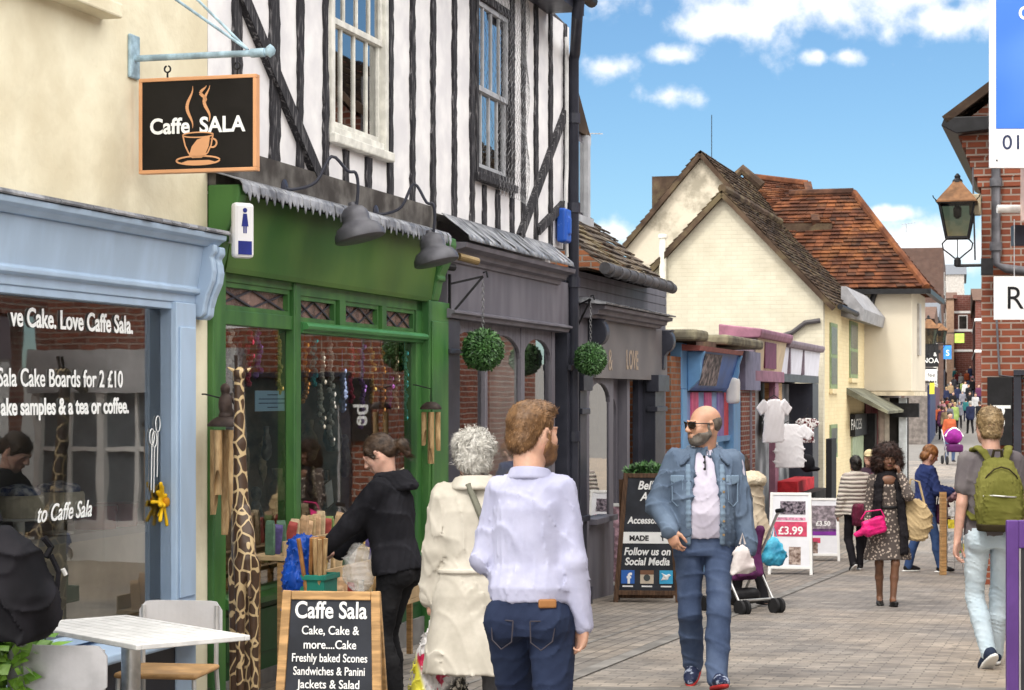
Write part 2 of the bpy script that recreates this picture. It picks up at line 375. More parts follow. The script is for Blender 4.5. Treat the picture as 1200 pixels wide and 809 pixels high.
def strip(name, t0, t1, o0, o1, dz, mat_, kind='structure', step=1.0):
    m = MB(FAC); n = max(1, int((t1 - t0) / step)); m_ = 6
    for i in range(n):
        a = t0 + (t1 - t0) * i / n; b = t0 + (t1 - t0) * (i + 1) / n
        for j in range(m_):
            p = o0 + (o1 - o0) * j / m_; q = o0 + (o1 - o0) * (j + 1) / m_
            z = lambda tt, oo: gz(21.8 + .9637 * tt - .267 * oo) + dz
            m.quad((a, -p, z(a, p)), (a, -q, z(a, q)), (b, -q, z(b, q)), (b, -p, z(b, p)))
    o = m.build(name, mat_, None, M=FAC); o['kind'] = kind; return o
# one sheet of ground, wide enough to reach behind every house
m = MB(); ys = sorted(set([p[0] for p in GP] + list(range(-20, 60, 2)) + list(range(60, 400, 10)))); xs = [-300, -60, -20, -10, -5, 0, 5, 10, 20, 40, 80, 400]
for a, b in zip(ys, ys[1:]):
    for c, d in zip(xs, xs[1:]): m.quad((c, a, gz(a) - .004), (d, a, gz(a) - .004), (d, b, gz(b) - .004), (c, b, gz(b) - .004))
o = m.build('ground', mat('earth', (.16, .15, .14), .9)); o['kind'] = 'structure'
strip('street', -30, 46, -8, 16, .002, m_pave)
strip('pavement', -30, 20, -.3, 1.75, .006, m_pave2)
strip('drain_channel', -30, 20, 1.75, 1.87, .010, m_drain)
strip('drain_channel', -30, 24, 1.25, 1.29, .010, m_drain)

cream = mat('cream_render', (.70, .63, .46), .85, var=.08, vscale=1.6, bump=.55, bscale=5, bdist=.02, col2=(.82, .77, .60))
pblue = mat('pale_blue_paint', (.38, .50, .66), .42, var=.07, vscale=2.5, stretch=(2.5, 2.5, .7), bump=.08, bscale=25, spec=.5)
green = mat('green_paint', (.028, .135, .030), .45, var=.3, vscale=2.2, stretch=(2.5, 2.5, .6), bump=.1, bscale=20, spec=.5, col2=(.055, .17, .035))
dgreen = mat('dark_green_paint', (.012, .06, .016), .45, var=.2, vscale=2)
grey = mat('slate_grey_paint', (.135, .128, .155), .5, var=.16, vscale=2, stretch=(2.5, 2.5, .6), bump=.15, bscale=30, col2=(.165, .157, .182))
dgrey = mat('charcoal_paint', (.034, .036, .050), .38, var=.2, vscale=3)
lead = mat('lead_flashing', (.23, .24, .27), .5, metal=.35, var=.35, vscale=7, bump=.6, bscale=18, bdist=.012, col2=(.42, .43, .46))
black = mat('black_iron', (.012, .012, .014), .45, var=.3, vscale=10, bump=.1)
white = mat('white_paint', (.78, .78, .77), .5, var=.05)
offwhite = mat('worn_white_paint', (.66, .65, .60), .6, var=.16, vscale=9, bump=.3, bscale=30)
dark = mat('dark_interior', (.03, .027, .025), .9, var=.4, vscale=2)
warmint = mat('shop_interior_wall', (.40, .29, .20), .9, var=.5, vscale=3)
wood = mat('light_wood', (.42, .25, .11), .55, var=.3, vscale=3, stretch=(2, 2, 14), bump=.15, bscale=20)
dwood = mat('dark_wood', (.085, .045, .025), .55, var=.35, vscale=3, stretch=(14, 14, 2), bump=.2, bscale=20)
chalk = mat('chalk_board', (.022, .025, .034), .55, var=.35, vscale=4, bump=.05)
chalkw = mat('chalk_white', (.8, .8, .8), .9, var=.06)
brick = brickmat('red_brick', (.30, .085, .045), (.20, .055, .035), (.36, .31, .27))
brick_o = brickmat('orange_brick', (.32, .12, .05), (.22, .08, .04), (.22, .18, .15))
roomback = mat('room_plaster', (.20, .17, .14), .9, var=.3, vscale=1.5)

def T_(t, z, o=0.): return FAC @ Matrix.Translation((t, -o, z))
def fprism(m, poly, t0, t1):     # poly of (o, z)
    return m.prism([(-o, z) for o, z in poly], 'x', t0, t1)
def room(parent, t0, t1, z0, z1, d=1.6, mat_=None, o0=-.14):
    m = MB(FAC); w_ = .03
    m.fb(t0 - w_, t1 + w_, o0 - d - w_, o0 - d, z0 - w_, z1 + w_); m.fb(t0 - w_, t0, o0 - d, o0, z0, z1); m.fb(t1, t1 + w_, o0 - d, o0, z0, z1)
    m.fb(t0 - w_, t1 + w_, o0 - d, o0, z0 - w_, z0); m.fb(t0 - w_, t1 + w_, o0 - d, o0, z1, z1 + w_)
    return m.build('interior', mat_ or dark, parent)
def pane(parent, t0, t1, z0, z1, o=-.08, mat_=None):
    m = MB(FAC); m.quad((t0, -o, z0), (t1, -o, z0), (t1, -o, z1), (t0, -o, z1)); return m.build('pane', mat_ or GLASS, parent)
def arch_head(m, t0, t1, zs, ztop, z1, o0, o1, n=12):
    """spandrel: rectangle zs..z1 minus an elliptical arch from zs (springing) to ztop"""
    tc_ = (t0 + t1) / 2; a = (t1 - t0) / 2; b = ztop - zs
    pts = [(tc_ - a * math.cos(math.pi * i / n), zs + b * math.sin(math.pi * i / n)) for i in range(n + 1)]
    for (ta, za), (tb, zb) in zip(pts, pts[1:]):
        m.add([(ta, -o0, za), (tb, -o0, zb), (tb, -o0, z1), (ta, -o0, z1), (ta, -o1, za), (tb, -o1, zb), (tb, -o1, z1), (ta, -o1, z1)],
              [(0, 1, 2, 3), (7, 6, 5, 4), (0, 4, 5, 1), (3, 2, 6, 7), (0, 3, 7, 4), (1, 5, 6, 2)])

# ================================================================ CAFE (cream building, pale blue shopfront)
cafe = thing('cafe_building', 'cream rendered cafe with pale blue shopfront and painted window lettering', 'cafe', T_(-12.3, -.21))
tE = FT(243); tS = FT(229); tP0 = FT(207, .05); tP1 = FT(230, .05); tC = FT(268, .17)
m = MB(FAC); m.fb(-17, tE, -6, 0, 2.52, 7.5); m.fb(tS, tE, -6, 0, -.3, 2.52); m.build('wall', cream, cafe)
m = MB(FAC); fprism(m, [(0, 2.14), (.03, 2.14), (.03, 2.19), (.065, 2.2), (.065, 2.225), (.045, 2.235), (.085, 2.475), (0, 2.475)], -17, tC - .03); m.build('fascia', pblue, cafe, bevel=.006)
m = MB(FAC); fprism(m, [(0, 2.475), (.11, 2.475), (.135, 2.50), (.165, 2.515), (.17, 2.545), (0, 2.56)], -17, tC - .02); m.build('cornice', pblue, cafe, bevel=.005)
m = MB(FAC)
for i in range(60):
    a = -17 + (tC + 17) * i / 60; b = -17 + (tC + 17) * (i + 1) / 60; j = random.uniform(-.008, .010)
    fprism(m, [(-.01, 2.565), (.18 + j, 2.548), (.184 + j, 2.556), (.178, 2.572), (-.01, 2.60 + j)], a, b)
m.build('lead_capping', lead, cafe)
pr = [(o_ * .60, z_) for o_, z_ in [(.0, 2.475), (.27, 2.475), (.275, 2.43), (.235, 2.40), (.255, 2.37), (.265, 2.32), (.25, 2.26), (.19, 2.18), (.16, 2.12), (.15, 2.07), (.11, 2.05), (0, 2.05)]]
m = MB(FAC); fprism(m, pr, tC - .10, tC - .025); m.build('console_bracket', pblue, cafe, bevel=.012)
m = MB(FAC); fprism(m, [(o * .93, z + .012) for o, z in pr], tC - .165, tC - .11); m.build('console_bracket', pblue, cafe, bevel=.012)
m = MB(FAC); m.fb(tP0, tP1, -.12, .05, -.3, 2.14); m.fb(tP0 + .03, tP1 - .03, .05, .062, .45, 2.0); m.build('pilaster', pblue, cafe, bevel=.006)
wE = FT(201); m = MB(FAC)
m.fb(wE, tP0, -.12, .02, .30, 2.14); m.fb(-15.6, wE, -.12, .02, 2.10, 2.14); m.fb(-15.6, wE, -.12, .02, .32, .36)
m.fb(wE - .02, wE, -.07, -.02, .36, 2.10)
m.build('window_frame', pblue, cafe, bevel=.004)
m = MB(FAC); fprism(m, [(-.12, .22), (.20, .22), (.21, .235), (.205, .27), (-.12, .315)], -17, tP1 + .02); m.build('window_sill', pblue, cafe, bevel=.008)
m = MB(FAC); m.fb(-17, tP1, -.12, .04, -.35, .22); m.build('stall_riser', dgrey, cafe)
pane(cafe, -15.6, wE - .03, .36, 2.10, -.05)
room(cafe, -15.6, wE - .02, .30, 2.25, 2.2, mat('cafe_interior', (.42, .41, .40), .9, var=.35, vscale=1.2))
m = MB(FAC); m.fb(-15.6, wE - .05, -.85, -.13, .83, .87); m.build('display_shelf', mat('grey_shelf', (.33, .34, .36), .6), cafe)
m = MB(FAC); m.fb(-15.6, wE - .05, -.18, -.14, .38, .83); m.build('shelf_front', mat('cream_panel', (.50, .47, .41), .7, var=.2, vscale=2), cafe)
m = MB(FAC)
for i in range(5): m.fb(-14.6 + i * .9, -14.55 + i * .9, -2.0, -1.95, .3, 2.2)
m.build('back_shelving', white, cafe)
# upper window: only its sill corner is in the picture
m = MB(FAC); t0, t1 = FT(62), FT(120); m.fb(t0 - 1.1, t1, -.02, .12, FZ(120, 10, .1) - .02, FZ(120, 10, .1) + .06); m.build('upper_window_sill', cream, cafe, bevel=.01)
m = MB(FAC); m.fb(t0 - 1.1, t1 - .05, -.02, .02, FZ(120, 10, .1) + .06, 4.9); m.build('upper_window', dgrey, cafe)
# lettering on the glass
glw = mat('white_vinyl', (.82, .84, .84), .6, var=.03)
def gl_text(s, pxR, pyB, size, **k):
    o = -.042; tr = FT(pxR, o); z = FZ(pxR, pyB, o)
    return text(s, size, glw, cafe, (tr, -o, z), (1, 0, 0), (0, 0, 1), FAC, 'RIGHT', **k)
gl_text('ve Cake. Love Caffe Sala.', 156, 391, .135, bold=.003, sx=.98)
gl_text('e Sala Cake Boards for 2 £10', 144, 454, .128, bold=.0015, sx=.95)
gl_text('ake samples & a tea or coffee.', 151, 484, .118, bold=.003, sx=.97)
gl_text('to Caffe Sala', 107, 605, .125, bold=.001, shear=.35, sx=.93)
m = MB(FAC)
for px, py in [(185, 497), (178, 512), (181, 515)]:
    o = -.042; tt = FT(px, o); z = FZ(px, py, o); n = 14
    pts = [(tt + .03 * math.cos(2 * math.pi * i / n), -o, z + .045 * math.sin(2 * math.pi * i / n)) for i in range(n + 1)]
    m.tube(pts, .003, 5); m.tube([(tt, -o, z - .045), (tt - .01, -o, z - .30)], .003, 5)
m.build('window_doodle', glw, cafe)
# hanging sign
tb = FT(155); zb = 3.28
brk = thing('sign_bracket', 'blue grey iron bracket arm with stay rods above the cafe sign', 'sign bracket', T_(tb, zb))
pbi = mat('blue_grey_iron', (.30, .42, .50), .5, var=.3, vscale=14, bump=.3)
zarm = FZ(160, 71); L_ = .80
m = MB(FAC); m.fb(tb - .06, tb + .06, 0, .02, zarm - .11, zarm + .13); m.build('wall_plate', pbi, brk, bevel=.008)
m = MB(FAC); m.tube([(tb, -.02, zarm), (tb, -L_, zarm)], .018, 12); m.tube([(tb, -L_ + .1, zarm), (tb, -L_ + .02, zarm)], .025, 12)
m.lathe([(.001, -.03), (.025, -.01), (.03, .012), (.02, .03), (.001, .045)], (tb, -L_ - .01, zarm), 10); m.build('arm', pbi, brk, smooth=50)
m = MB(FAC); m.tube([(tb - .25, 0, zarm + .52), (tb, -L_ + .12, zarm + .02)], .008, 8); m.tube([(tb + .35, 0, zarm + .60), (tb, -L_ + .12, zarm + .02)], .008, 8); m.build('stay_rod', pbi, brk)
zs1 = zarm - .115; zs0 = zs1 - .52; o0, o1 = .05, .74
sg = thing('hanging_sign', 'black hanging sign with orange edge reading Caffe SALA over a coffee cup', 'sign', T_(tb, zs0))
orange = mat('tan_orange_paint', (.62, .32, .16), .5, var=.06)
m = MB(FAC); m.fb(tb - .02, tb + .02, o0 + .02, o1 - .02, zs0 + .02, zs1 - .02); m.build('board', mat('black_sign_paint', (.008, .007, .007), .35, var=.2), sg)
m = MB(FAC)
for a in ((o0, o1, zs0, zs0 + .02), (o0, o1, zs1 - .02, zs1), (o0, o0 + .02, zs0 + .02, zs1 - .02), (o1 - .02, o1, zs0 + .02, zs1 - .02)): m.fb(tb - .026, tb + .026, *a)
m.build('edge', orange, sg, bevel=.003)
m = MB(FAC)
for oo in (o0 + .16, o1 - .12):
    pts = [(tb, -oo + .018 * math.sin(a), zs1 + .05 + .018 * math.cos(a)) for a in np.linspace(.3, 6, 12)]
    m.tube(pts, .005, 6); m.tube([(tb, -oo, zs1 + .035), (tb, -oo, zs1 - .01)], .006, 6)
m.build('hook', black, sg)
xo = tb - .0235
def so(u, v): return (xo, -(o0 + u * (o1 - o0)), zs0 + v * (zs1 - zs0))
text('Caffe', .118, glw, sg, so(.095, .415), (0, -1, 0), (0, 0, 1), FAC, 'LEFT', bold=.003, sx=.95)
text('SALA', .118, glw, sg, so(.52, .415), (0, -1, 0), (0, 0, 1), FAC, 'LEFT', bold=.003, sx=.98)
def ribbon(m, pts, ws, n_dir=(1, 0, 0)):
    """flat tapered stroke a few mm thick on the sign face"""
    pts = [Vector(p) for p in pts]
    for i in range(len(pts) - 1):
        d = (pts[i + 1] - pts[i]).normalized(); q = d.cross(Vector(n_dir)); a, b = ws[i] / 2, ws[i + 1] / 2; f = Vector((-.0016, 0, 0))
        v = [pts[i] - q * a, pts[i] + q * a, pts[i + 1] + q * b, pts[i + 1] - q * b]
        m.add([tuple(x) for x in v] + [tuple(x + f) for x in v], [(0, 1, 2, 3), (7, 6, 5, 4), (0, 4, 5, 1), (1, 5, 6, 2), (2, 6, 7, 3), (3, 7, 4, 0)])
m = MB(FAC)
for cx, ph, top, bot in ((.44, 0, .90, .46), (.585, .5, .90, .52), (.555, .4, .90, .73)):
    m = MB(FAC); ts = np.linspace(0, 1, 14); ribbon(m, [so(cx + .025 * math.sin(3.0 * math.pi * t * .75 + ph + 1.2) , top + (bot - top) * t) for t in ts], [.001 + .017 * math.sin(math.pi * min(1, t * 1.0)) for t in ts]); m.build('steam_wisp', orange, sg)
m = MB(FAC); cup = [(.38, .385), (.40, .28), (.43, .20), (.47, .165), (.55, .165), (.59, .2), (.62, .28), (.635, .385)]
ribbon(m, [so(*p) for p in cup], [.008] * 8); m.build('cup_outline', orange, sg); m = MB(FAC); ts = np.linspace(0, 2 * math.pi, 22)
ribbon(m, [so(.508 + .13 * math.cos(a), .39 + .026 * math.sin(a)) for a in ts], [.007] * 22); m.build('cup_rim', orange, sg); m = MB(FAC)
ribbon(m, [so(.632 + .035 * math.cos(a), .30 + .045 * math.sin(a)) for a in np.linspace(-2, 2, 10)], [.010] * 10); m.build('cup_handle', orange, sg); m = MB(FAC)
ribbon(m, [so(.508 + .185 * math.cos(a), .125 + .045 * math.sin(a)) for a in ts], [.009] * 22); m.build('saucer_outline', orange, sg); m = MB(FAC)
poly = [so(.43, .17), so(.455, .27), so(.50, .34), so(.56, .365), so(.61, .37), so(.60, .27), so(.57, .185), so(.54, .15), so(.46, .15)]
m.add([tuple(Vector(p) - Vector((.001, 0, 0))) for p in poly], [tuple(range(len(poly)))]); m.build('cup_highlight', orange, sg); m = MB(FAC)
poly = [so(.35 + .02, .105), so(.42, .125), so(.60, .125), so(.655, .105), so(.62, .085), so(.50, .078), so(.42, .085)]
m.add([tuple(Vector(p) - Vector((.001, 0, 0))) for p in poly], [tuple(range(len(poly)))])
m.build('saucer_emblem', orange, sg)

# ================================================================ TIMBER FRAMED BUILDING (upper floor over the green and the grey shop)
tf = thing('timber_framed_building', 'black and white timber framed upper storey with sash windows over the shops', 'building', T_(-5.4, -.2))
plaster = mat('white_plaster', (.72, .71, .74), .85, var=.10, vscale=3, bump=.45, bscale=7, bdist=.012, col2=(.80, .79, .80))
tim = mat('black_timber', (.055, .053, .062), .8, var=.5, vscale=5, stretch=(9, 9, 1.2), bump=.9, bscale=14, bdist=.01, col2=(.30, .29, .30), lo=.5, hi=.80)
tR = FT(667); ZB = 3.08; ZT = 5.35
W1 = (FT(385), FT(452), 3.42, 5.02); W2 = (FT(555), FT(598), 3.52, 5.10)
m = MB(FAC)      # wall with the two window holes left open
cuts = [tE + .01, W1[0], W1[1], W2[0], W2[1], tR]
m.fb(cuts[0], cuts[1], -.2, 0, ZB, ZT); m.fb(cuts[2], cuts[3], -.2, 0, ZB, ZT); m.fb(cuts[4], cuts[5], -.2, 0, ZB, ZT)
for (a, b, c, d) in (W1, W2): m.fb(a, b, -.2, 0, ZB, c); m.fb(a, b, -.2, 0, d, ZT)
m.fb(tR - .2, tR, -6, -.2, 2.5, ZT); m.fb(tE + .01, tR, -6.2, -6, -.2, ZT); m.fb(tE + .01, tR - .2, -6, -.2, ZT - .1, ZT)
m.build('wall', plaster, tf)
for px, w_, z0, z1 in [(276, .16, ZB, ZT), (320, .21, ZB, ZT), (350, .12, ZB, ZT), (380, .10, ZB, ZT), (456, .12, ZB, ZT), (482, .13, ZB, ZT), (506, .13, ZB, ZT), (531, .13, ZB, ZT),
                       (552, .15, ZB, ZT), (599, .16, ZB, ZT), (612, .14, ZB, ZT), (627, .15, ZB, ZT), (644, .15, ZB, ZT), (661, .12, ZB, ZT),
                       (404, .13, ZB, 3.34), (430, .15, ZB, 3.34), (566, .13, ZB, 3.44), (582, .13, ZB, 3.44)]:
    w_ *= .70; t = FT(px); m = MB(FAC); n = 44 if z1 > 4 else 6
    for i in range(n):        # hewn by hand: each stud wanders a little
        za = z0 + (z1 - z0) * i / n; zb_ = z0 + (z1 - z0) * (i + 1) / n
    le = [(random.uniform(-.011, .011) + .008 * math.sin(_ * .31 + px), random.uniform(-.011, .011) + .008 * math.sin(_ * .27 + px * 2)) for _ in range(n + 1)]
    poly = [(t - w_ / 2 + le[i][0], z0 + (z1 - z0) * i / n) for i in range(n + 1)] + [(t + w_ / 2 + le[i][1], z0 + (z1 - z0) * i / n) for i in range(n, -1, -1)]
    m.prism(poly, 'y', -.022, .05); m.build('timber_stud', tim, tf)
def brace(p, q, w_):
    m = MB(FAC); a = (FT(p[0]), -.02, FZ(*p)); b = (FT(q[0]), -.02, FZ(*q)); m.bar(a, b, .06, w_, (0, 0, 1)); m.build('timber_brace', tim, tf)
brace((276, -12), (368, 206), .10); brace((661, 128), (606, 278), .09); brace((657, 240), (627, 271), .08)
rust = mat('weathered_bressumer', (.075, .065, .06), .85, var=.4, vscale=4, bump=.6, bscale=18, col2=(.16, .15, .14))
m = MB(FAC); m.fb(tE + .02, FT(505), -.15, .045, 2.86, ZB + .03); m.build('bressumer', rust, tf)
# eaves, barge and roof
m = MB(FAC); eX = FT(688, .40); m.fb(tE, eX, -.05, .34, ZT - .02, ZT + .02); m.fb(tE, eX, .34, .37, ZT - .06, ZT + .16); m.build('eaves', dgrey, tf)
m = MB(FAC); m.tube([(tE, -.44, ZT + .10), (eX + .03, -.44, ZT + .08)], .06, 12); m.build('gutter', black, tf)
tile_mats = {}
def tilemat(name, c1, c2, c3, moss=(.10, .10, .03), mossy=.4):
    t = NT(name); g = t.n('ShaderNodeNewGeometry')
    r = t.n('ShaderNodeValToRGB'); t.t.links.new(g.outputs['Random Per Island'], r.inputs[0]); e = r.color_ramp.elements
    e[0].color = (*c1, 1); e[1].color = (*c3, 1); k = e.new(.5); k.color = (*c2, 1)
    b = t.mix(t.math('MULTIPLY', t.ramp(t.noise(1.1, 7, rough=.65), .48, .66), mossy), r.outputs[0], moss)
    b = t.mix(1., b, t.mix(t.ramp(t.noise(2.2, 6), .35, .7), (.45, .42, .42), (1.15, 1.12, 1.1)), 'MULTIPLY')
    t.set(t.b.inputs['Base Color'], b); t.b.inputs['Roughness'].default_value = .88; t.b.inputs['Specular IOR Level'].default_value = .2; t.bump(t.noise(35, 5), .5, .008)
    return t.m
def tiles(m, A, B, C, D, course=.11, wid=.17, th=.016, jit=.006, seed=1):
    """plain tiles on the quad A-B (eave) D-C (ridge): every tile its own little slab, lapped"""
    r = random.Random(seed); A, B, C, D = map(Vector, (A, B, C, D)); nrm = (B - A).cross(D - A).normalized()
    if nrm.z < 0: nrm = -nrm
    n = max(1, int(((D - A).length + (C - B).length) / 2 / course))
    for i in range(n):
        f0 = i / n; f1 = min(1., (i + 1.35) / n); P0 = A.lerp(D, f0); Q0 = B.lerp(C, f0); P1 = A.lerp(D, f1); Q1 = B.lerp(C, f1)
        k = max(1, int(max((Q0 - P0).length, .05) / wid)); off = .5 * (i % 2) / k
        for j in range(-1, k):
            a = max(0, j / k + off); b = min(1, (j + 1) / k + off)
            if b - a < .02 / k: continue
            l = nrm * (th * 1.6 + r.uniform(-jit, jit)); l2 = nrm * (r.uniform(0, jit * .6) - .004); e = .015
            w0 = P0.lerp(Q0, a + e / k) + l; w1 = P0.lerp(Q0, b - e / k) + l + nrm * r.uniform(-jit, jit) * .5; w2 = P1.lerp(Q1, b - e / k) + l2; w3 = P1.lerp(Q1, a + e / k) + l2
            d = nrm * th; m.add([tuple(v) for v in (w0, w1, w2, w3, w0 - d, w1 - d)], [(0, 1, 2, 3), (0, 4, 5, 1), (0, 3, 4), (1, 5, 2)])
rt_grey = tilemat('old_grey_tile', (.10, .085, .075), (.15, .12, .095), (.19, .17, .14), (.20, .16, .05), .35)
rt_red = tilemat('old_red_tile', (.07, .026, .016), (.15, .052, .022), (.05, .026, .018), (.21, .085, .025), .45)
rt_dark = tilemat('dark_weathered_tile', (.045, .035, .03), (.075, .05, .035), (.10, .07, .045), (.11, .10, .05), .5)
m = MB(FAC); tiles(m, (tE, -.42, ZT + .12), (eX, -.42, ZT + .12), (eX, 3.2, ZT + 3.4), (tE, 3.2, ZT + 3.4), .12, .2); m.build('roof', rt_dark, tf)
m = MB(FAC); m.add([(tR, 0, ZT), (tR, 6, ZT), (tR, 3.2, ZT + 3.3), (tR - .2, 0, ZT), (tR - .2, 6, ZT), (tR - .2, 3.2, ZT + 3.3)], [(0, 1, 2), (3, 5, 4), (0, 2, 5, 3), (1, 4, 5, 2)]); m.build('gable', tim, tf)
# sash windows
def sash(W, rail, parent, box_o, worn, lead_=False):
    t0, t1, z0, z1 = W; fr = offwhite if not lead_ else tim
    m = MB(FAC); c = .07
    m.fb(t0, t0 + c, -.1, box_o, z0, z1); m.fb(t1 - c, t1, -.1, box_o, z0, z1); m.fb(t0, t1, -.1, box_o, z1 - c, z1); m.fb(t0 + .0, t1 - .0, -.1, box_o - .01, z0, z0 + .06)
    f = m.build('window_frame', fr, parent, bevel=.004)
    m = MB(FAC); m.fb(t0 - .04, t1 + .02, 0, box_o + .045, z0 - .07, z0); m.build('sill', worn, parent, bevel=.01)
    for k, (a, b, oo) in enumerate(((z0 + .06, rail + .02, -.02), (rail - .02, z1 - c, .0))):
        m = MB(FAC); a0, a1 = t0 + c, t1 - c; s = .045
        m.fb(a0, a0 + s, oo - .03, oo, a, b); m.fb(a1 - s, a1, oo - .03, oo, a, b); m.fb(a0 + s, a1 - s, oo - .03, oo, a, a + s); m.fb(a0 + s, a1 - s, oo - .03, oo, b - s, b)
        for i in (1, 2, 3): tt = a0 + (a1 - a0) * i / 4; m.fb(tt - .011, tt + .011, oo - .025, oo - .005, a + s, b - s)
        s_ = m.build('sash', fr if not lead_ else mat('grey_window_paint', (.40, .41, .44), .55), parent, bevel=.003)
        mm = MB(FAC); mm.quad((a0, -oo + .02, a), (a1, -oo + .02, a), (a1, -oo + .02, b), (a0, -oo + .02, b)); mm.build('pane', GLASS2, s_)
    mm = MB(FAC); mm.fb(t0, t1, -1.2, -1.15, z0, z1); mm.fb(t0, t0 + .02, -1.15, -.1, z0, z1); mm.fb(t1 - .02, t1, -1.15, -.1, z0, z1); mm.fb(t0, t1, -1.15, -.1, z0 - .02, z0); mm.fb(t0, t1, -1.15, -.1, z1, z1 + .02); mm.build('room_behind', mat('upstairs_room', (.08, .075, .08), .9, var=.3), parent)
sash(W1, 4.22, tf, .025, offwhite); sash(W2, 4.27, tf, .03, tim, True)
m = MB(FAC)
for k in range(3): tt = W1[0] + .52 + k * .1; m.tube([(tt + .03 * math.sin(z * 7 + k), .22, z) for z in np.linspace(3.5, 4.2, 8)], .045, 8)
m.build('curtain', mat('tan_curtain', (.30, .22, .14), .9), tf)
# chicken wire bulging over the second window
m = MB(FAC); ta, tb_ = W2[0] + .28, W2[1] + .16; nx, nz_ = 13, 30
bul = lambda t, z: -(.13 + .05 * math.sin((t - ta) / (tb_ - ta) * math.pi) + .015 * math.sin(z * 9 + t * 4))
for i in range(nx):
    for sgn in (-1, 1):
        pts = []
        for j in range(nz_ + 1):
            z = 3.35 + (5.2 - 3.35) * j / nz_; t = ta + (tb_ - ta) * (i + .5) / nx + sgn * .026 * (1 if j % 2 else -1); pts.append((t, bul(t, z), z))
        m.tube(pts, .0019, 3, False)
m.build('wire_mesh', mat('galvanised_wire', (.26, .26, .27), .5, metal=.6), tf)
# downpipes, alarm box
dp = thing('downpipe', 'black downpipe running down between the two grey shopfronts', 'downpipe', T_(FT(672), gz(20.9), .08))
t = FT(672, .09); m = MB(FAC); m.tube([(FT(679, .42), -.42, 5.36), (FT(679, .42), -.40, 5.24), (t - .05, -.12, 5.06), (t, -.09, 4.98), (t, -.09, -.5)], .055, 12); m.build('pipe', dgrey, dp, smooth=60)
for z in (4.4, 3.5, 2.75, 1.2): m = MB(FAC); m.lathe([(.072, -.05), (.072, .05)], (t, -.09, z), 12); m.fb(t - .11, t + .11, .0, .03, z - .02, z + .02); m.build('clip', dgrey, dp)
t = FT(663, .04); o = MB(FAC).tube([(t, -.05, 5.2), (t, -.05, 3.9), (t - .06, -.05, 3.5), (t, -.05, 3.0)], .02, 8).build('cable_conduit', mat('pale_plastic', (.6, .6, .6), .5), None, M=T_(t, 3.0, .05)); prop(o, 'thin pale conduit beside the black downpipe on the timber wall', 'conduit')
t = FT(653); z = FZ(653, 265); ab = thing('alarm_box', 'small blue alarm box with white scuffs low on the timber wall', 'alarm box', T_(t, z, .05))
mb_ = SDF(.008, .01); mb_.box((t, -.07, z), (.12, .05, .17), r=.03); mb_.box((t, -.10, z), (.05, .04, .09), r=.02); me = mb_.mesh('cover'); me.transform(WM[ab.name].inverted() @ FAC); link('cover', me, mat('blue_plastic', (.03, .12, .55), .35, var=.2, vscale=20, col2=(.25, .35, .75), lo=.6, hi=.75), ab)

# ================================================================ GREEN SHOPFRONT
gs = thing('green_shopfront', 'green painted gift shop front with diamond leaded toplights', 'shopfront', T_(-7.7, -.21))
gL0, gL1 = FT(245), FT(258); gR0, gR1 = FT(489), FT(519); pM0, pM1 = FT(343), FT(352)
Zs, Ztr, Ztop = .38, 2.07, 2.36
m = MB(FAC); m.fb(gL0 - .02, gL1, -.25, .04, -.3, Ztop); m.build('pilaster', green, gs, bevel=.008)
m = MB(FAC); m.fb(gR0 + .12, gR1, -.25, .06, -.5, Ztop); m.fb(gR0 + .17, gR1 - .08, .06, .072, .35, 2.2); m.build('pilaster', green, gs, bevel=.008)
m = MB(FAC); fprism(m, [(-.25, Ztop - .01), (.05, Ztop - .01), (.06, Ztop + .02), (.13, 2.82), (-.25, 2.82)], gL1 - .04, gR0 + .18); m.build('fascia', mat('fascia_green', (.035, .125, .022), .45, var=.3, vscale=.9, col2=(.085, .16, .035), bump=.12, bscale=10), gs)
for a, b in ((FT(243), FT(252)), (FT(498), FT(506))):
    pr = [(0, 2.86), (.34, 2.86), (.35, 2.80), (.31, 2.72), (.24, 2.62), (.19, 2.56), (.20, 2.545), (.20, 2.52), (.16, 2.515), (.13, 2.42), (.10, 2.36), (0, 2.36)]
    pr = [(o_ * .6, z_) for o_, z_ in pr]; m = MB(FAC); fprism(m, pr, a, b); m.build('console_bracket', green, gs, bevel=.012)
m = MB(FAC); n = 64; ta, tb_ = FT(250, .05), FT(528, .24)
for i in range(n):        # lead apron dressed over the fascia with a ragged drip edge
    a = ta + (tb_ - ta) * i / n; b = ta + (tb_ - ta) * (i + 1) / n; z = 2.825 - (.05 if i % 2 else .022) - random.uniform(0, .014); j = random.uniform(-.006, .006); k = random.uniform(-.006, .006)
    m.add([(a, .02, 2.96), (b, .02, 2.96), (a, -.22 + j, 2.885), (b, -.22 + j, 2.885), (a, -.24 + k, 2.86), (b, -.24 + k, 2.86), (a, -.245 + k, 2.82), (b, -.245 + k, 2.82), ((a + b) / 2, -.247, z)],
          [(0, 1, 3, 2), (2, 3, 5, 4), (4, 5, 7, 6), (6, 7, 8)])
ld = m.build('lead_apron', lead, gs); ld.modifiers.new('t', 'SOLIDIFY').thickness = .006
m = MB(FAC); m.fb(pM0, pM1 - .03, -.06, .02, -.3, Ztop); m.build('post', green, gs, bevel=.012)
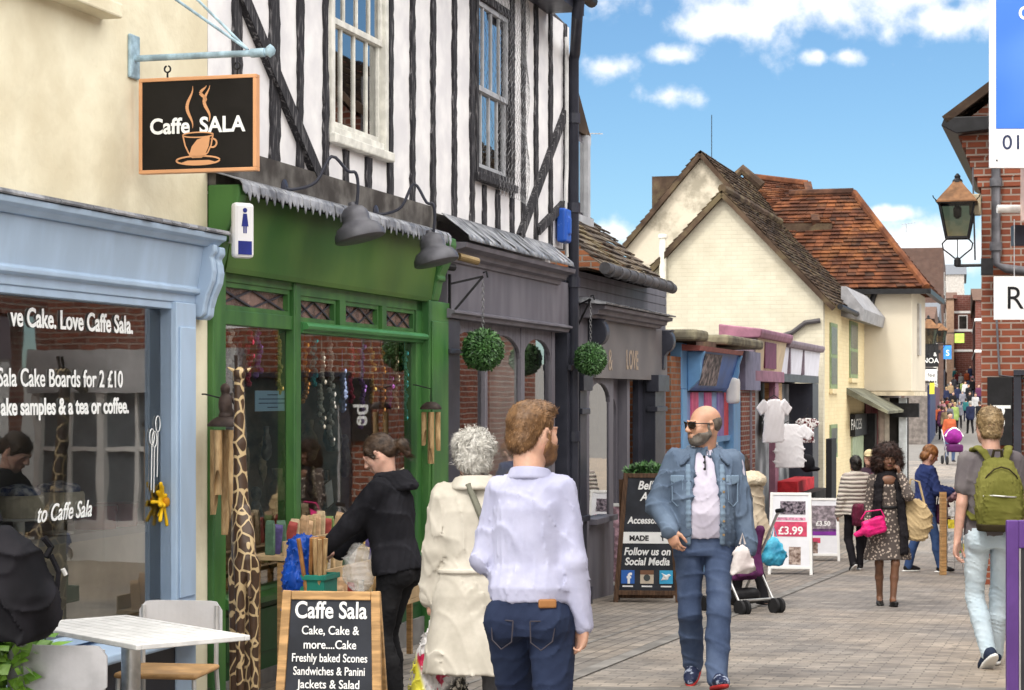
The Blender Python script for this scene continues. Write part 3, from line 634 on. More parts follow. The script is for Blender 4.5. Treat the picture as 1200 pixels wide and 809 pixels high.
# right window: three toplights, left bay: one toplight
l1 = [(FT(352), FT(395)), (FT(405), FT(445)), (FT(453), FT(487))]
m = MB(FAC); m.fb(pM1, gR0 + .12, -.16, 0, 2.275, Ztop); m.build('head_rail', green, gs)
m = MB(FAC); m.fb(pM1, gR0 + .12, -.16, .015, Ztr - .045, Ztr + .03); fprism(m, [(.015, Ztr - .03), (.05, Ztr - .02), (.06, Ztr), (.05, Ztr + .02), (.015, Ztr + .03)], pM1, gR0 + .12); m.build('transom', mat('pale_green_paint', (.06, .22, .07), .4, var=.15, vscale=3), gs, bevel=.004)
m = MB(FAC); m.fb(gL1, pM0, -.16, .0, Ztr - .03, Ztr + .06); m.fb(gL1, pM0, -.16, 0, 2.30, Ztop); m.build('left_transom', green, gs, bevel=.004)
for a, b in ((l1[0][1], l1[1][0]), (l1[1][1], l1[2][0])):
    m = MB(FAC); m.fb(a + .03, b - .03, -.16, .01, Ztr + .03, 2.275); m.build('mullion', green, gs)
m = MB(FAC); m.fb(gR0 - .02, gR0 + .13, -.07, .0, Zs - .1, Ztop); m.build('jamb', green, gs, bevel=.006)
texg = mat('textured_glass', (.16, .10, .085), .25, var=.5, vscale=8, bump=.6, bscale=60, spec=.6)
def toplight(a, b, z0, z1, nd):
    m = MB(FAC); e = .03; m.fb(a, b, -.06, -.01, z0, z0 + e); m.fb(a, b, -.06, -.01, z1 - e, z1); m.fb(a, a + e, -.06, -.01, z0 + e, z1 - e); m.fb(b - e, b, -.06, -.01, z0 + e, z1 - e)
    tl = m.build('toplight', green, gs)
    m = MB(FAC); m.fb(a + e, b - e, -.05, -.045, z0 + e, z1 - e); m.build('pane', texg, tl)
    m = MB(FAC); w_ = (b - a - 2 * e) / nd
    for i in range(nd):
        x0 = a + e + w_ * i; m.bar((x0, .040, z0 + e), (x0 + w_, .040, z1 - e), .007, .012); m.bar((x0, .036, z1 - e), (x0 + w_, .036, z0 + e), .007, .012)
    m.build('lead_cames', dgrey, tl)
for a, b in l1: toplight(a, b, Ztr + .03, 2.275, 2)
toplight(gL1 + .02, pM0 - .03, Ztr + .06, 2.30, 2)
pane(gs, pM1 - .04, gR0 - .01, Zs, Ztr - .03, -.045); pane(gs, gL1, pM0, Zs, Ztr - .02, -.045)
m = MB(FAC); fprism(m, [(-.2, Zs - .07), (.08, Zs - .07), (.09, Zs - .03), (.05, Zs), (-.2, Zs + .01)], gL1, gR0 + .12); m.build('window_sill', green, gs, bevel=.006)
m = MB(FAC); m.fb(gL1, gR0 + .12, -.2, .0, -.35, Zs - .07); m.fb(gL1 + .06, pM0 - .05, 0, .014, -.02, Zs - .12); m.fb(pM1 + .06, gR0, 0, .014, -.02, Zs - .12); m.build('stall_riser', dgreen, gs, bevel=.004)
m = MB(FAC); m.fb(gL0 - .02, gR1, -.2, .02, -.5, -.13); m.build('plinth', mat('stone_plinth', (.16, .155, .15), .8, var=.2), gs)
room(gs, gL1, gR0, Zs - .02, Ztop, 1.5, warmint, -.16)
m = MB(FAC); m.fb(gL1, gR0, -.75, -.17, Zs - .02, Zs + .03); m.build('window_bed', wood, gs)
m = MB(FAC); m.fb(FT(300), FT(303), -.4, -.36, Zs, Ztr); m.fb(FT(325), FT(327), -.5, -.46, Zs, Ztr); m.build('display_upright', wood, gs)

# ================================================================ GREY SHOPFRONT (arched windows)
g1 = thing('grey_arched_shopfront', 'dark grey shopfront with arched windows beside the green shop', 'shopfront', T_(-3, -.3))
a0, a1 = FT(517), FT(531); b0, b1 = FT(659), FT(668)
ZF = 2.30
m = MB(FAC); m.fb(a0, a1, -.2, .06, -.6, ZF - .06); m.fb(a0 - .02, a1 + .02, .06, .09, 1.95, 1.99); m.build('pilaster', dgrey, g1, bevel=.006)
m = MB(FAC); m.fb(b0 - .05, b1, -.2, .07, -.7, ZF - .06); m.fb(b0 - .08, b1 + .02, .07, .11, 1.86, 1.92); m.build('pilaster', dgrey, g1, bevel=.006)
m = MB(FAC); m.fb(a0, b1, -.2, .05, ZF, 2.74); m.build('fascia', grey, g1)
m = MB(FAC); fprism(m, [(-.1, ZF - .06), (.09, ZF - .06), (.10, ZF - .03), (.13, ZF - .02), (.13, ZF), (.05, ZF + .02), (-.1, ZF + .02)], a0 - .04, FT(670, .12)); m.build('lower_moulding', grey, g1, bevel=.003)
m = MB(FAC); fprism(m, [(0, 2.70), (.07, 2.70), (.08, 2.735), (.13, 2.75), (.14, 2.79), (.22, 2.81), (.23, 2.85), (0, 2.86)], a0 - .03, FT(674, .22)); m.build('cornice', grey, g1, bevel=.004)
m = MB(FAC); n = 30
for i in range(n):
    e1_ = FT(672, .25); a = a0 - .05 + (e1_ - a0 + .05) * i / n; b = a0 - .05 + (e1_ - a0 + .05) * (i + 1) / n; j = [random.uniform(-.012, .012) for _ in range(3)]
    m.add([(a, -.02, 3.09), (b, -.02, 3.09), (a, -.10, 3.02 + j[0]), (b, -.10, 3.02 + j[0]), (a, -.25, 2.90 + j[1]), (b, -.25, 2.90 + j[1]), (a, -.26, 2.865), (b, -.26, 2.865)], [(0, 1, 3, 2), (2, 3, 5, 4), (4, 5, 7, 6)])
ld = m.build('lead_roof', lead, g1, smooth=60); ld.modifiers.new('t', 'SOLIDIFY').thickness = .006
lights = [(FT(531), FT(568.5)), (FT(571.5), FT(611)), (FT(615), FT(647))]
m = MB(FAC)
for a, b in lights: arch_head(m, a, b, 1.95, 2.15, ZF - .06, -.05, -.01)
for a, b in ((lights[0][1], lights[1][0]), (lights[1][1], lights[2][0])): m.fb(a, b, -.05, -.0, -.1, ZF - .06)
m.fb(a1, lights[0][0], -.05, -.002, -.1, ZF - .06); m.fb(lights[2][1], lights[2][1] + .12, -.05, .0, -.1, ZF - .06)
m.build('window_frame', grey, g1, bevel=.004)
for a, b in lights: pane(g1, a, b, .1, 2.16, -.035)
m = MB(FAC); m.fb(lights[2][1] + .12, b0 - .05, -.25, -.2, -.6, ZF - .06); m.build('door', dgrey, g1)
m = MB(FAC); m.fb(a1, lights[2][1] + .12, -.2, .0, -.6, .1); m.fb(a1, lights[2][1] + .12, -.1, .05, .08, .13); m.build('stall_riser', dgrey, g1)
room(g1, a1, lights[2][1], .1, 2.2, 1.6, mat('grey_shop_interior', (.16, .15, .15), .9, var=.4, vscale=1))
m = MB(FAC); m.fb(FT(611), FT(650), -.35, -.31, .1, 2.2); m.build('white_screen', white, g1)

# ================================================================ GREY SHOPFRONT with the faded lettering
g2 = thing('grey_lettered_shop', 'grey painted shop with faded LOVE lettering and a mossy tiled roof', 'shop', T_(1.8, -.6))
c0, c1, cE = FT(677), FT(690), FT(780)
m = MB(FAC); m.fb(c0, cE, -.2, 0, 2.4, 2.94); 
for z in (2.64, 2.74, 2.84): m.fb(c0, cE, 0, .012, z, z + .092)
m.fb(c0, c1, -.2, 0, -.7, 2.4); m.fb(cE - .35, cE, -.2, 0, -.9, 2.4); m.build('wall', grey, g2)
m = MB(FAC); m.fb(cE - .2, cE, -4.5, -.2, -.9, 2.9); m.fb(c0, cE, -4.7, -4.5, -.9, 4.9); m.add([(cE - .2, .0, 2.9), (cE - .2, 4.5, 2.9), (cE - .2, 3.0, 5.4), (cE, 0, 2.9), (cE, 4.5, 2.9), (cE, 3.0, 5.4)], [(0, 1, 2), (5, 4, 3), (0, 3, 4, 1), (1, 4, 5, 2), (2, 5, 3, 0)]); m.build('end_wall', brick_o, g2)
m = MB(FAC); m.fb(c1, cE - .2, -.1, .06, 1.80, 2.42); m.build('fascia', mat('faded_grey_paint', (.145, .135, .142), .55, var=.16, vscale=1.2, col2=(.195, .18, .18)), g2)
m = MB(FAC); fprism(m, [(0, 2.42), (.12, 2.42), (.13, 2.45), (.19, 2.46), (.20, 2.50), (.26, 2.51), (.27, 2.55), (0, 2.57)], c0 + .1, FT(789, .27)); m.build('cornice', grey, g2, bevel=.004)
m = MB(FAC)
for i in range(24):
    e1_ = FT(791, .30); a = c0 + (e1_ - c0) * i / 24; b = c0 + (e1_ - c0) * (i + 1) / 24; j = random.uniform(-.012, .012); fprism(m, [(-.01, 2.575), (.30 + j, 2.555), (.31 + j, 2.57), (-.01, 2.64 + j)], a, b)
m.build('lead_capping', lead, g2)
for t in (c1 - .05, FT(772) - .1):
    pr = [(.0, 2.42), (.20, 2.42)] + [(.12 + .085 * math.cos(a), 2.28 + .13 * math.sin(a)) for a in np.linspace(1.0, -1.5, 9)] + [(.09, 2.10), (.08, 1.95), (0, 1.86)]
    m = MB(FAC); fprism(m, pr, t, t + .16); m.build('console_bracket', dgrey, g2, bevel=.012)
for a, b in ((FT(680, .1), FT(688, .1)), (FT(768, .1), FT(779, .1))):
    m = MB(FAC); m.fb(a, b, -.1, .10, -1., 1.82); m.fb(a - .05, b + .05, .0, .15, 1.66, 1.86); m.fb(a - .03, b + .03, .0, .13, 1.42, 1.48); m.fb(a - .04, b + .04, 0, .15, gz(22) - .1, gz(22) + .22); m.fb(a - .03, b + .03, 0, .13, .32, .38); m.build('pilaster', dgrey, g2, bevel=.006)
wA = (FT(691), FT(716)); dA = (FT(721), FT(738)); oA = (FT(741), FT(753))
m = MB(FAC); arch_head(m, *wA, 1.54, 1.75, 1.80, -.05, -.01); m.fb(wA[0] - .06, wA[0], -.05, -.002, .2, 1.8); m.fb(wA[1], dA[0], -.14, -.02, -.7, 1.8); m.fb(c1, wA[0] - .06, -.14, -.02, -.7, 1.8)
m.fb(wA[0], wA[1], -.14, -.02, -.8, .25); m.fb(wA[0], wA[1], -.1, .08, .24, .30); m.fb(dA[1], oA[0], -.14, -.03, -.8, 1.8); m.build('window_frame', grey, g2, bevel=.004)
pane(g2, *wA, .25, 1.77, -.035)
m = MB(FAC); arch_head(m, dA[0] + .12, dA[1] - .08, 1.40, 1.60, 1.8, -.2, -.14); m.fb(dA[0], dA[0] + .12, -.2, -.14, -.8, 1.8); m.fb(dA[1] - .08, dA[1], -.2, -.14, -.8, 1.8); m.fb(dA[0] + .12, dA[1] - .08, -.2, -.14, -.8, .1); d_ = m.build('door', grey, g2); pane(d_, dA[0] + .1, dA[1] - .08, .1, 1.6, -.17)
m = MB(FAC); m.fb(oA[1], cE - .2, -.12, -.05, -.9, 1.8); m.build('door_panel', dgrey, g2)
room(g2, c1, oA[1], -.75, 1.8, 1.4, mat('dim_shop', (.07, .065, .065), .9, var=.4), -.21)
tan_l = mat('faded_gold_letter', (.36, .29, .23), .7, var=.2, vscale=8)
text('LOVE', .30, tan_l, g2, (FT(734, .065), -.064, FZ(734, 432, .065)), (1, 0, 0), (0, 0, 1), FAC, sx=.9, bold=.008)
text('&', .34, tan_l, g2, (FT(713, .065), -.064, FZ(713, 434, .065)), (1, 0, 0), (0, 0, 1), FAC, sx=1.)
# tiled roof with gutter
m = MB(FAC); e = (c0 - .1, FT(787, .31)); tiles(m, (e[0], -.26, 2.95), (e[1], -.26, 2.93), (e[1], 2.9, 5.62), (e[0], 2.9, 5.64), .13, .19, .02, .012, 3); m.build('roof', rt_grey, g2)
m = MB(FAC)
for i in range(10): m.fb(e[0] + .02, e[1] - .02, -.05, .12, 2.90, 2.93)
m.build('soffit', rt_dark, g2)
m = MB(FAC); m.tube([(e[0], -.31, 2.92), (e[1] + .05, -.31, 2.89)], .062, 12); 
for i in range(9): t = e[0] + (e[1] - e[0]) * (i + .5) / 9; m.lathe([(.073, -.02), (.073, .02)], (t, -.31, 2.905), 12, Matrix.Rotation(R(90), 3, 'Y'))
m.build('gutter', mat('grey_gutter', (.08, .078, .085), .6, var=.3), g2, smooth=50)
# dormer behind the downpipe
dm = thing('dormer', 'dark dormer with small window behind the black downpipe', 'dormer', T_(.35, 3.7, -.9))
t0, t1 = FT(676, -.5), FT(690, -.5) ; zt = FZ(690, 160, -.5)
m = MB(FAC); m.fb(-.4, t1, -2.2, -.55, 3.4, zt); m.build('wall', grey, dm)
m = MB(FAC); m.fb(-.28, t1 - .12, -.55, -.53, 3.72, zt - .1); m.build('pane', GLASS2, dm)
m = MB(FAC); m.fb(-.40, -.28, -.55, -.48, 3.62, zt); m.fb(t1 - .12, t1, -.55, -.48, 3.62, zt); m.fb(-.4, t1, -.55, -.44, 3.56, 3.66); m.build('window_frame', mat('grey_window_paint', (.40, .41, .44), .55), dm)
zc = FZ(676, 55, -.5); tm = (-.4 + t1) / 2
m = MB(FAC); m.prism([(-.5, zt), (t1 + .1, zt), (tm, zc)], 'y', .50, 2.4); m.build('roof', rt_dark, dm)
# ================================================================ the row beyond: brick pier, blue shop, pink shop
stone = mat('mossy_coping', (.17, .155, .12), .9, var=.4, vscale=4, bump=.6, bscale=18, col2=(.24, .22, .15))
pr_ = thing('brick_pier', 'narrow orange brick pier between the lettered shop and the blue shop', 'pier', T_(4.8, -.8))
t0, t1 = FT(784), FT(797); m = MB(FAC); m.fb(t0 + .02, t1 - .02, -.4, .02, -1., FZ(790, 418)); m.build('brickwork', brick_o, pr_)
bs = thing('blue_shop', 'small bright blue shopfront with striped blind and stone coping', 'shop', T_(7.4, -.95))
blue = mat('bright_blue_paint', (.16, .34, .60), .5, var=.14, vscale=1.5); dblue = mat('mid_blue_paint', (.04, .13, .42), .5, var=.2, vscale=2)
t0, t1 = FT(796), FT(864); tp = FT(884); zt = 2.30; zc = 2.16
m = MB(FAC); m.fb(t0, tp, -4, -.12, -1., zt); m.build('wall', brick_o, bs)
for a in ((t0, FT(822), -.12, .03, 1.70, zt), (t0, FT(801), -.12, .05, -1., 1.698), (FT(856), t1, -.12, .05, -1., 1.698)): m = MB(FAC); m.fb(*a); m.build('front_panel', blue, bs, bevel=.01)
m = MB(FAC); fprism(m, [(.03, 1.68), (.07, 1.72), (.15, 1.95), (.22, 2.20), (.03, 2.20)], FT(812, .1), FT(866, .22)); m.build('fascia', dblue, bs)
m = MB(FAC); fprism(m, [(.03, 2.20), (.26, 2.20), (.28, 2.26), (.03, 2.28)], FT(814, .2), FT(870, .26)); m.build('cornice', mat('dusty_red_paint', (.30, .10, .09), .6), bs)
for sx_ in (FT(812, .1) - .04, FT(866, .22)):
    m = MB(FAC); fprism(m, [(.03, 1.66), (.07, 1.70), (.12, 1.74), (.19, 1.82), (.22, 1.95), (.22, 2.05), (.27, 2.20), (.03, 2.20)], sx_, sx_ + .08); m.build('console_bracket', blue, bs, bevel=.02)
m = MB(FAC); m.add([(FT(820, .1), -.095, 1.75), (FT(840, .1), -.095, 1.75), (FT(845, .2), -.222, 2.17), (FT(825, .2), -.222, 2.17)], [(0, 1, 2, 3)]); sgb = m.build('sign_panel', mat('grey_sign_art', (.15, .16, .21), .6, var=.8, vscale=9, col2=(.42, .36, .36)), bs); sgb.modifiers.new('t', 'SOLIDIFY').thickness = .02
for i in range(7):
    c_ = [(.22, .30, .55), (.62, .12, .24), (.24, .34, .58), (.60, .13, .30), (.26, .40, .66), (.30, .22, .50), (.70, .10, .12)][i]
    ta = FT(803) + (FT(856) - FT(803)) * i / 7; tb_ = FT(803) + (FT(856) - FT(803)) * (i + 1) / 7
    m = MB(FAC); m.fb(ta, tb_, -.06, -.03 + .02 * (i % 2), 1.0, 1.66); m.build('blind_stripe', mat('blind_stripe_%d' % i, c_, .7), bs)
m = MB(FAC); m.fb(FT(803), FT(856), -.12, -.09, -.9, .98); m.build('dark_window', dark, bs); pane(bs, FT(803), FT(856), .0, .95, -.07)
m = MB(FAC); m.fb(FT(803), FT(856), -.1, .0, .95, 1.03); m.fb(FT(803), FT(856), -.12, .02, -1., .02); m.build('window_frame', blue, bs)
for a, b in ((FT(797, .1), FT(829, .30)), (FT(852, .3), FT(895, .32))):
    m = MB(FAC); m.fb(a, b, -.5, .32, zt + .02, zt + .16); m.build('coping_stone', stone, bs, bevel=.04)
m = MB(FAC); m.fb(FT(829, .3), FT(852, .3), -.5, .15, zt - .05, zt + .05); m.build('coping_tile', rt_grey, bs)
m = MB(FAC); m.fb(FT(866), FT(884), -.12, .10, 1.70, zt); m.build('grey_pier', mat('lilac_grey_paint', (.20, .19, .28), .6), bs)
m = MB(FAC); m.fb(FT(866), FT(882), -.12, .04, -1., 1.70); m.build('brick_panel', brick, bs)
mb_ = SDF(.02, .02); tt = FT(857.5, .1); zz = FZ(857, 458, .1); mb_.box((tt, -.12, zz), (.14, .09, .19), r=.05); me = mb_.mesh('alarm_box'); me.transform(Matrix.Translation((-tt, .06, -zz)))
o = link('alarm_box', me, white, None, T_(tt, zz, .06)); prop(o, 'white rounded alarm box beside the striped blue shopfront', 'alarm box')

ps = thing('pink_shop', 'narrow shop with pink purple frame and t-shirts hung outside', 'shop', T_(16, -1.))
pink = mat('dusty_pink_paint', (.27, .125, .18), .6, var=.2); beige = mat('beige_panel', (.55, .44, .30), .6, var=.1); purple = mat('plum_paint', (.17, .05, .11), .6); pgrey = mat('purple_grey_paint', (.19, .15, .18), .6, var=.2)
q0, q1, qm, q2 = FT(883, .1), FT(889, .15), FT(926, .2), FT(963, .12)
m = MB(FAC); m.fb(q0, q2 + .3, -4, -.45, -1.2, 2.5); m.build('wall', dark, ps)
m = MB(FAC); fprism(m, [(-.45, 1.95), (.02, 1.95), (.14, 2.5), (-.45, 2.5)], q0, q1); m.fb(q0, q1, -.45, .05, -1.2, 1.95); m.build('end_pier', pgrey, ps)
m = MB(FAC); fprism(m, [(-.45, 2.02), (.05, 2.02), (.14, 2.52), (-.45, 2.52)], q1, qm); m.build('fascia', beige, ps)
m = MB(FAC); m.add([(FT(898, .1), -.085, 2.06), (FT(911, .1), -.085, 2.06), (FT(914, .2), -.145, 2.48), (FT(901, .2), -.145, 2.48)], [(0, 1, 2, 3)]); x_ = m.build('sign_panel', purple, ps); x_.modifiers.new('t', 'SOLIDIFY').thickness = .03
m = MB(FAC); fprism(m, [(-.45, 2.0), (.05, 2.0), (.09, 2.46), (-.45, 2.46)], qm, q2); m.build('white_fascia', mat('pale_lilac_panel', (.62, .62, .70), .6, var=.06), ps)
for k in (929, 945): 
    m = MB(FAC); m.fb(FT(k, .15), FT(k, .15) + .12, .0, .105, 2.0, 2.46); m.build('fascia_batten', pgrey, ps)
m = MB(FAC); fprism(m, [(-.45, 2.52), (.20, 2.52), (.23, 2.60), (.23, 2.66), (-.45, 2.74)], q0, FT(929, .22)); m.build('cornice', pink, ps, bevel=.02)
m = MB(FAC); fprism(m, [(-.45, 2.46), (.16, 2.46), (.19, 2.52), (.19, 2.58), (-.45, 2.68)], FT(929, .22), FT(967, .19)); m.build('lead_cornice', pgrey, ps, bevel=.02)
m = MB(FAC); m.fb(q1, qm, -.05, .10, 1.84, 2.02); m.fb(FT(904.5), FT(908.5), -.05, .06, -1.2, 1.84); m.build('frame', pink, ps, bevel=.01)
for a in ((qm, q2, -.05, .06, 1.86, 2.0), (q2 - .9, q2, -.4, .055, -1.2, 1.855), (q1, q1 + .4, -.3, -.02, -1.2, 1.84)): m = MB(FAC); m.fb(*a); m.build('dark_frame', dgrey, ps)
m = MB(FAC); m.fb(FT(916), FT(923), -.3, -.1, .9, 1.84); m.build('timber_post', wood, ps)
m = MB(FAC); m.fb(q1, q2, -.44, -.40, -1.2, 1.84); m.build('window', mat('grey_window_back', (.13, .14, .16), .5, var=.6, vscale=1.6, col2=(.40, .41, .43)), ps)
m = MB(FAC); m.fb(FT(905), FT(931), .2, .6, gz(36), -.05); m.build('rack_base', dark, ps)
m = MB(FAC); m.fb(FT(907), FT(928), .05, .40, -.04, .16); m.build('red_rail_box', mat('red_cloth', (.5, .03, .04), .8, var=.3), ps)
tee = mat('white_cotton', (.78, .78, .82), .9, var=.05, vscale=3, bump=.3, bscale=6, bdist=.02)
def tshirt(px, pyt, o, s, label, mm, rot=0):
    t = FT(px, o); z = FZ(px, pyt, o); M = T_(t, z, o) @ Matrix.Rotation(R(rot), 4, 'Z'); root = thing('hanging_t_shirt', label, 't-shirt', M, 't-shirts hung outside the pink shop')
    b = SDF(.012, .02); b.loft([(-.70 * s, 0, 0, .25 * s, .022), (-.25 * s, 0, 0, .23 * s, .028), (-.06 * s, 0, 0, .21 * s, .022), (.0, 0, 0, .10 * s, .018)])
    for q in (-1, 1): b.box((q * .25 * s, 0, -.13 * s), (.12 * s, .020, .085 * s), rotm(0, q * 42, 0), .018)
    b.build('shirt', mm, root, wr=(.005, 9, int(px), (1.6, 1, .3)))
    m = MB(); m.tube([(-.12 * s, 0, .0), (0, 0, .06), (.12 * s, 0, 0)], .008, 6); m.tube([(0, 0, .06), (0, 0, .16), (.03, 0, .18)], .006, 6); m.build('hanger', black, root); return root
tshirt(926, 497, .55, 1.0, 'plain white t-shirt spread wide on the rail of the pink shop', tee, -74.5)
tshirt(907, 468, .50, .95, 'white t-shirt hung high against the pink post', tee, -40)
patt = mat('patterned_cotton', (.5, .06, .09), .9, var=.8, vscale=26, col2=(.75, .74, .74), lo=.44, hi=.5)
tshirt(946, 490, .45, .62, 'small red and white patterned top beside the white t-shirts', patt, -60)
b = SDF(.02, .03); t = FT(946, .5); z = FZ(946, 543, .5); b.ell((0, 0, 0), (.13, .13, .16)); b.ell((.05, -.1, -.1), (.12, .12, .04))
o = b.build('hanging_cap', mat('black_cap_cloth', (.015, .015, .02), .9), None, M=T_(t, z, .5)); o.name = 'baseball_hat'; prop(o, 'black cap with white brim hung under the patterned top', 'cap')
post = MB(FAC); tt = FT(974, .9); zb = gz(FY(tt)); post.fb(tt - .35, tt + .35, .85, .95, zb, zb + 1.9); o = post.build('black_board', mat('matt_black_board', (.012, .012, .014), .6), None, bevel=.01, M=T_(tt, zb, .9)); prop(o, 'tall matt black board standing on edge before the cream house', 'board')

# ================================================================ CREAM GABLED HOUSE
paintbrick = brickmat('cream_painted_brick', (.54, .505, .40), (.57, .535, .43), (.51, .475, .38), .23, .085, .008, .4, .14, .75, (.40, .36, .27))
ywall = brickmat('yellow_painted_brick', (.66, .55, .33), (.70, .60, .38), (.62, .52, .32), .23, .08, .006, .35, .08, .75)
ha = thing('cream_gabled_house', 'cream painted brick house with wide gable end and narrow green windows', 'house', T_(24, -.95))
hA = 20.4; hB = 28.6; zE = 3.62; zR = 5.72; hw = 2.05
m = MB(FAC); m.prism([(0, -1.3), (2 * hw, -1.3), (2 * hw, zE), (hw, zR), (0, zE)], 'x', hA, hA + .25); m.build('gable_wall', paintbrick, ha)
m = MB(FAC); m.fb(hA + .25, hB, -.25, 0, -1.3, zE); m.fb(hA + .25, hB, -4.1, -3.85, -1.3, zE); m.build('side_wall', ywall, ha)
m = MB(FAC); ov = .22
for s_ in (0, 1):
    y0 = -ov if s_ == 0 else 2 * hw + ov; sl = (zR - zE) / hw; ze = zE - sl * ov + .06
    tiles(m, (hA - .16, y0, ze), (hB + .1, y0, ze), (hB + .1, hw, zR + .10), (hA - .16, hw, zR + .10), .14, .18, .022, .014, 5 + s_)
m.build('roof', rt_dark, ha)
for s_ in (-1, 1):
    m = MB(FAC); m.bar((hA - .10, hw, zR + .02), (hA - .10, hw + s_ * (hw + ov), zE - sl * ov - .02), .10, .16, (1, 0, 0)); m.build('bargeboard', rt_dark, ha)
m = MB(FAC)
m.tube([(hw * 0 + hA - .1 + i * .3, hw, zR + .14 + random.uniform(-.015, .015)) for i in range(29)], .09, 8); m.build('ridge_tiles', rt_dark, ha)
def slot_window(pa, pb, y0, y1, lit):
    a, b = FT(pa), FT(pb); z0, z1 = FZ(pb, y1), FZ(pa, y0); m = MB(FAC); e = .12
    m.fb(a, b, .0, .03, z0, z1); f = m.build('window', mat('sage_green_paint', (.20, .26, .14), .6), ha)
    m = MB(FAC); zm = (z0 + z1) / 2
    m.fb(a + e, b - e, .03, .036, zm + .04, z1 - .08); m.fb(a + e, b - e, .03, .036, z0 + .1, zm - .04); m.build('pane', mat('dull_pane', (.03, .045, .03), .3, var=.5, spec=.7), f)
    m = MB(FAC); m.fb(a - .1, b + .1, 0, .08, z0 - .1, z0); m.build('sill', ywall, f)
slot_window(972, 980, 378, 456, 1); slot_window(995, 1004, 376, 444, 1); slot_window(972, 980, 498, 536, 0)
m = MB(FAC); m.tube([(hA - .08, 1.7, 2.55), (hA - .08, .62, 2.9), (hA - .08, .35, 3.10), (hA - .08, .05, 3.14)], .05, 8); m.tube([(hA - .08, 1.7, 2.55), (hA - .08, 1.7, 2.2)], .05, 8); m.build('downpipe', mat('dark_grey_pipe', (.06, .055, .06), .5), ha)
m = MB(FAC); m.tube([(hA + .0, -.34, 3.42), (hB, -.34, 3.36)], .06, 8); m.build('gutter', black, ha)
m = MB(FAC); fprism(m, [(0, 3.35), (.45, 3.25), (.50, 3.5), (.1, 4.0), (0, 4.0)], hA + 3.2, hB + .8); m.build('lead_valley', mat('pale_lead', (.25, .25, .265), .55, var=.2), ha)
vp = MB(FAC); xx = 3.55; vp.tube([(hA - .12, xx, zE - .3), (hA - .12, xx, zE + .1), (hA - .12, xx - .25, zE + .32)], .07, 10); vp.tube([(hA - .12, xx - .27, zE + .28), (hA - .12, xx - .27, zE + 1.25)], .075, 10); vp.lathe([(.10, 0), (.10, .06), (.06, .08)], (hA - .12, xx - .27, zE + 1.25), 10); vp.build('vent_pipe', mat('white_pipe', (.66, .64, .56), .5), ha, smooth=50)
m = MB(FAC); m.tube([(hA - .01, 3.4, 2.35), (hA - .01, 2.6, 2.30), (hA - .01, 1.75, 2.16)], .012, 5); m.tube([(hA - .01, 1.5, 2.42), (hA - .01, .2, 2.55)], .010, 5); m.box(hA - .06, hA, 2.9, 3.1, 2.25, 2.5); m.build('gable_cable', paintbrick, ha)
# faces door, canopy and sign on the side wall
m = MB(FAC); a, b = FT(992), FT(1013); fprism(m, [(0, 1.65), (.9, 1.22), (.92, 1.28), (0, 1.80)], a, b + 1.2); m.build('canopy', mat('mossy_grey_slate', (.16, .16, .12), .8, var=.4, vscale=3), ha)
m = MB(FAC); m.fb(FT(996), FT(1012), 0, .12, .70, 1.20); sb_ = m.build('sign_board', black, ha)
text('FACES', .34, mat('silver_letter', (.62, .62, .6), .5), sb_, (FT(997.5, .125), -.125, .86), (1, 0, 0), (0, 0, 1), FAC, sx=2.4)
m = MB(FAC); m.fb(FT(997), FT(1010), 0, .04, -1.1, .68); m.build('door', mat('pale_green_door', (.34, .40, .27), .5, var=.15), ha)
m = MB(FAC); m.fb(FT(1010.5), hB, 0, .3, -1.1, 1.2); m.build('dark_post', black, ha)

# ================================================================ TALL RENDERED HOUSE behind it
hb = thing('rendered_gable_house', 'taller house behind with stained pale render gable and dark verge', 'house', T_(26.0, -.9, -3.9))
stain = NT('stained_render'); f1 = stain.ramp(stain.noise(1.3, 7, rough=.62), .46, .62); sb2 = stain.mix(stain.math('MULTIPLY', f1, .75), (.52, .47, .38), (.15, .14, .105)); sb2 = stain.mix(stain.ramp(stain.noise(.5, 3), .4, .7), sb2, (.55, .50, .40), 'MIX'); stain.set(stain.b.inputs['Base Color'], stain.mix(.5, sb2, stain.mix(stain.math('MULTIPLY', f1, .8), (.52, .47, .38), (.17, .15, .11)))); stain.b.inputs['Roughness'].default_value = .9; stain.bump(stain.noise(8, 5), .4, .02)
tB = 24.6; cy_ = 3.75      # apex
def pxo(px, t): # o on the line across the street at t
    k = (px - 600) / FPX; return (k * (21.8 + .9637 * t) - .854 - .267 * t) / (.9637 + .267 * k)
oa = pxo(822, tB); zA = CZ + (465 - 184) / FPX * FY(tB, oa); ol = pxo(734, tB); zL = CZ + (465 - 289) / FPX * FY(tB, ol); orr = oa + (oa - ol)
m = MB(FAC); m.prism([(-oa, zA), (-ol, zL), (-ol, -1.), (-orr, -1.), (-orr, zL)], 'x', tB, tB + .25); m.build('gable_wall', stain.m, hb)
m = MB(FAC); m.fb(tB + .25, tB + 8, ol, ol + .2, -1, zL); m.build('side_wall', paintbrick, hb)
m = MB(FAC); tiles(m, (tB - .15, -ol + .15, zL - .1), (tB + 7, -ol + .15, zL - .1), (tB + 7, -oa, zA + .14), (tB - .15, -oa, zA + .14), .16, .2, .025, .012, 9); tiles(m, (tB - .15, -orr - .15, zL - .1), (tB + 7, -orr - .15, zL - .1), (tB + 7, -oa, zA + .14), (tB - .15, -oa, zA + .14), .16, .2, .025, .012, 10); m.build('roof', rt_dark, hb)
for e_, s_ in ((ol, 1), (orr, -1)):
    m = MB(FAC); m.bar((tB - .1, -oa, zA + .04), (tB - .1, -e_ + s_ * .15, zL - .16), .10, .17, (1, 0, 0)); m.build('bargeboard', rt_dark, hb)
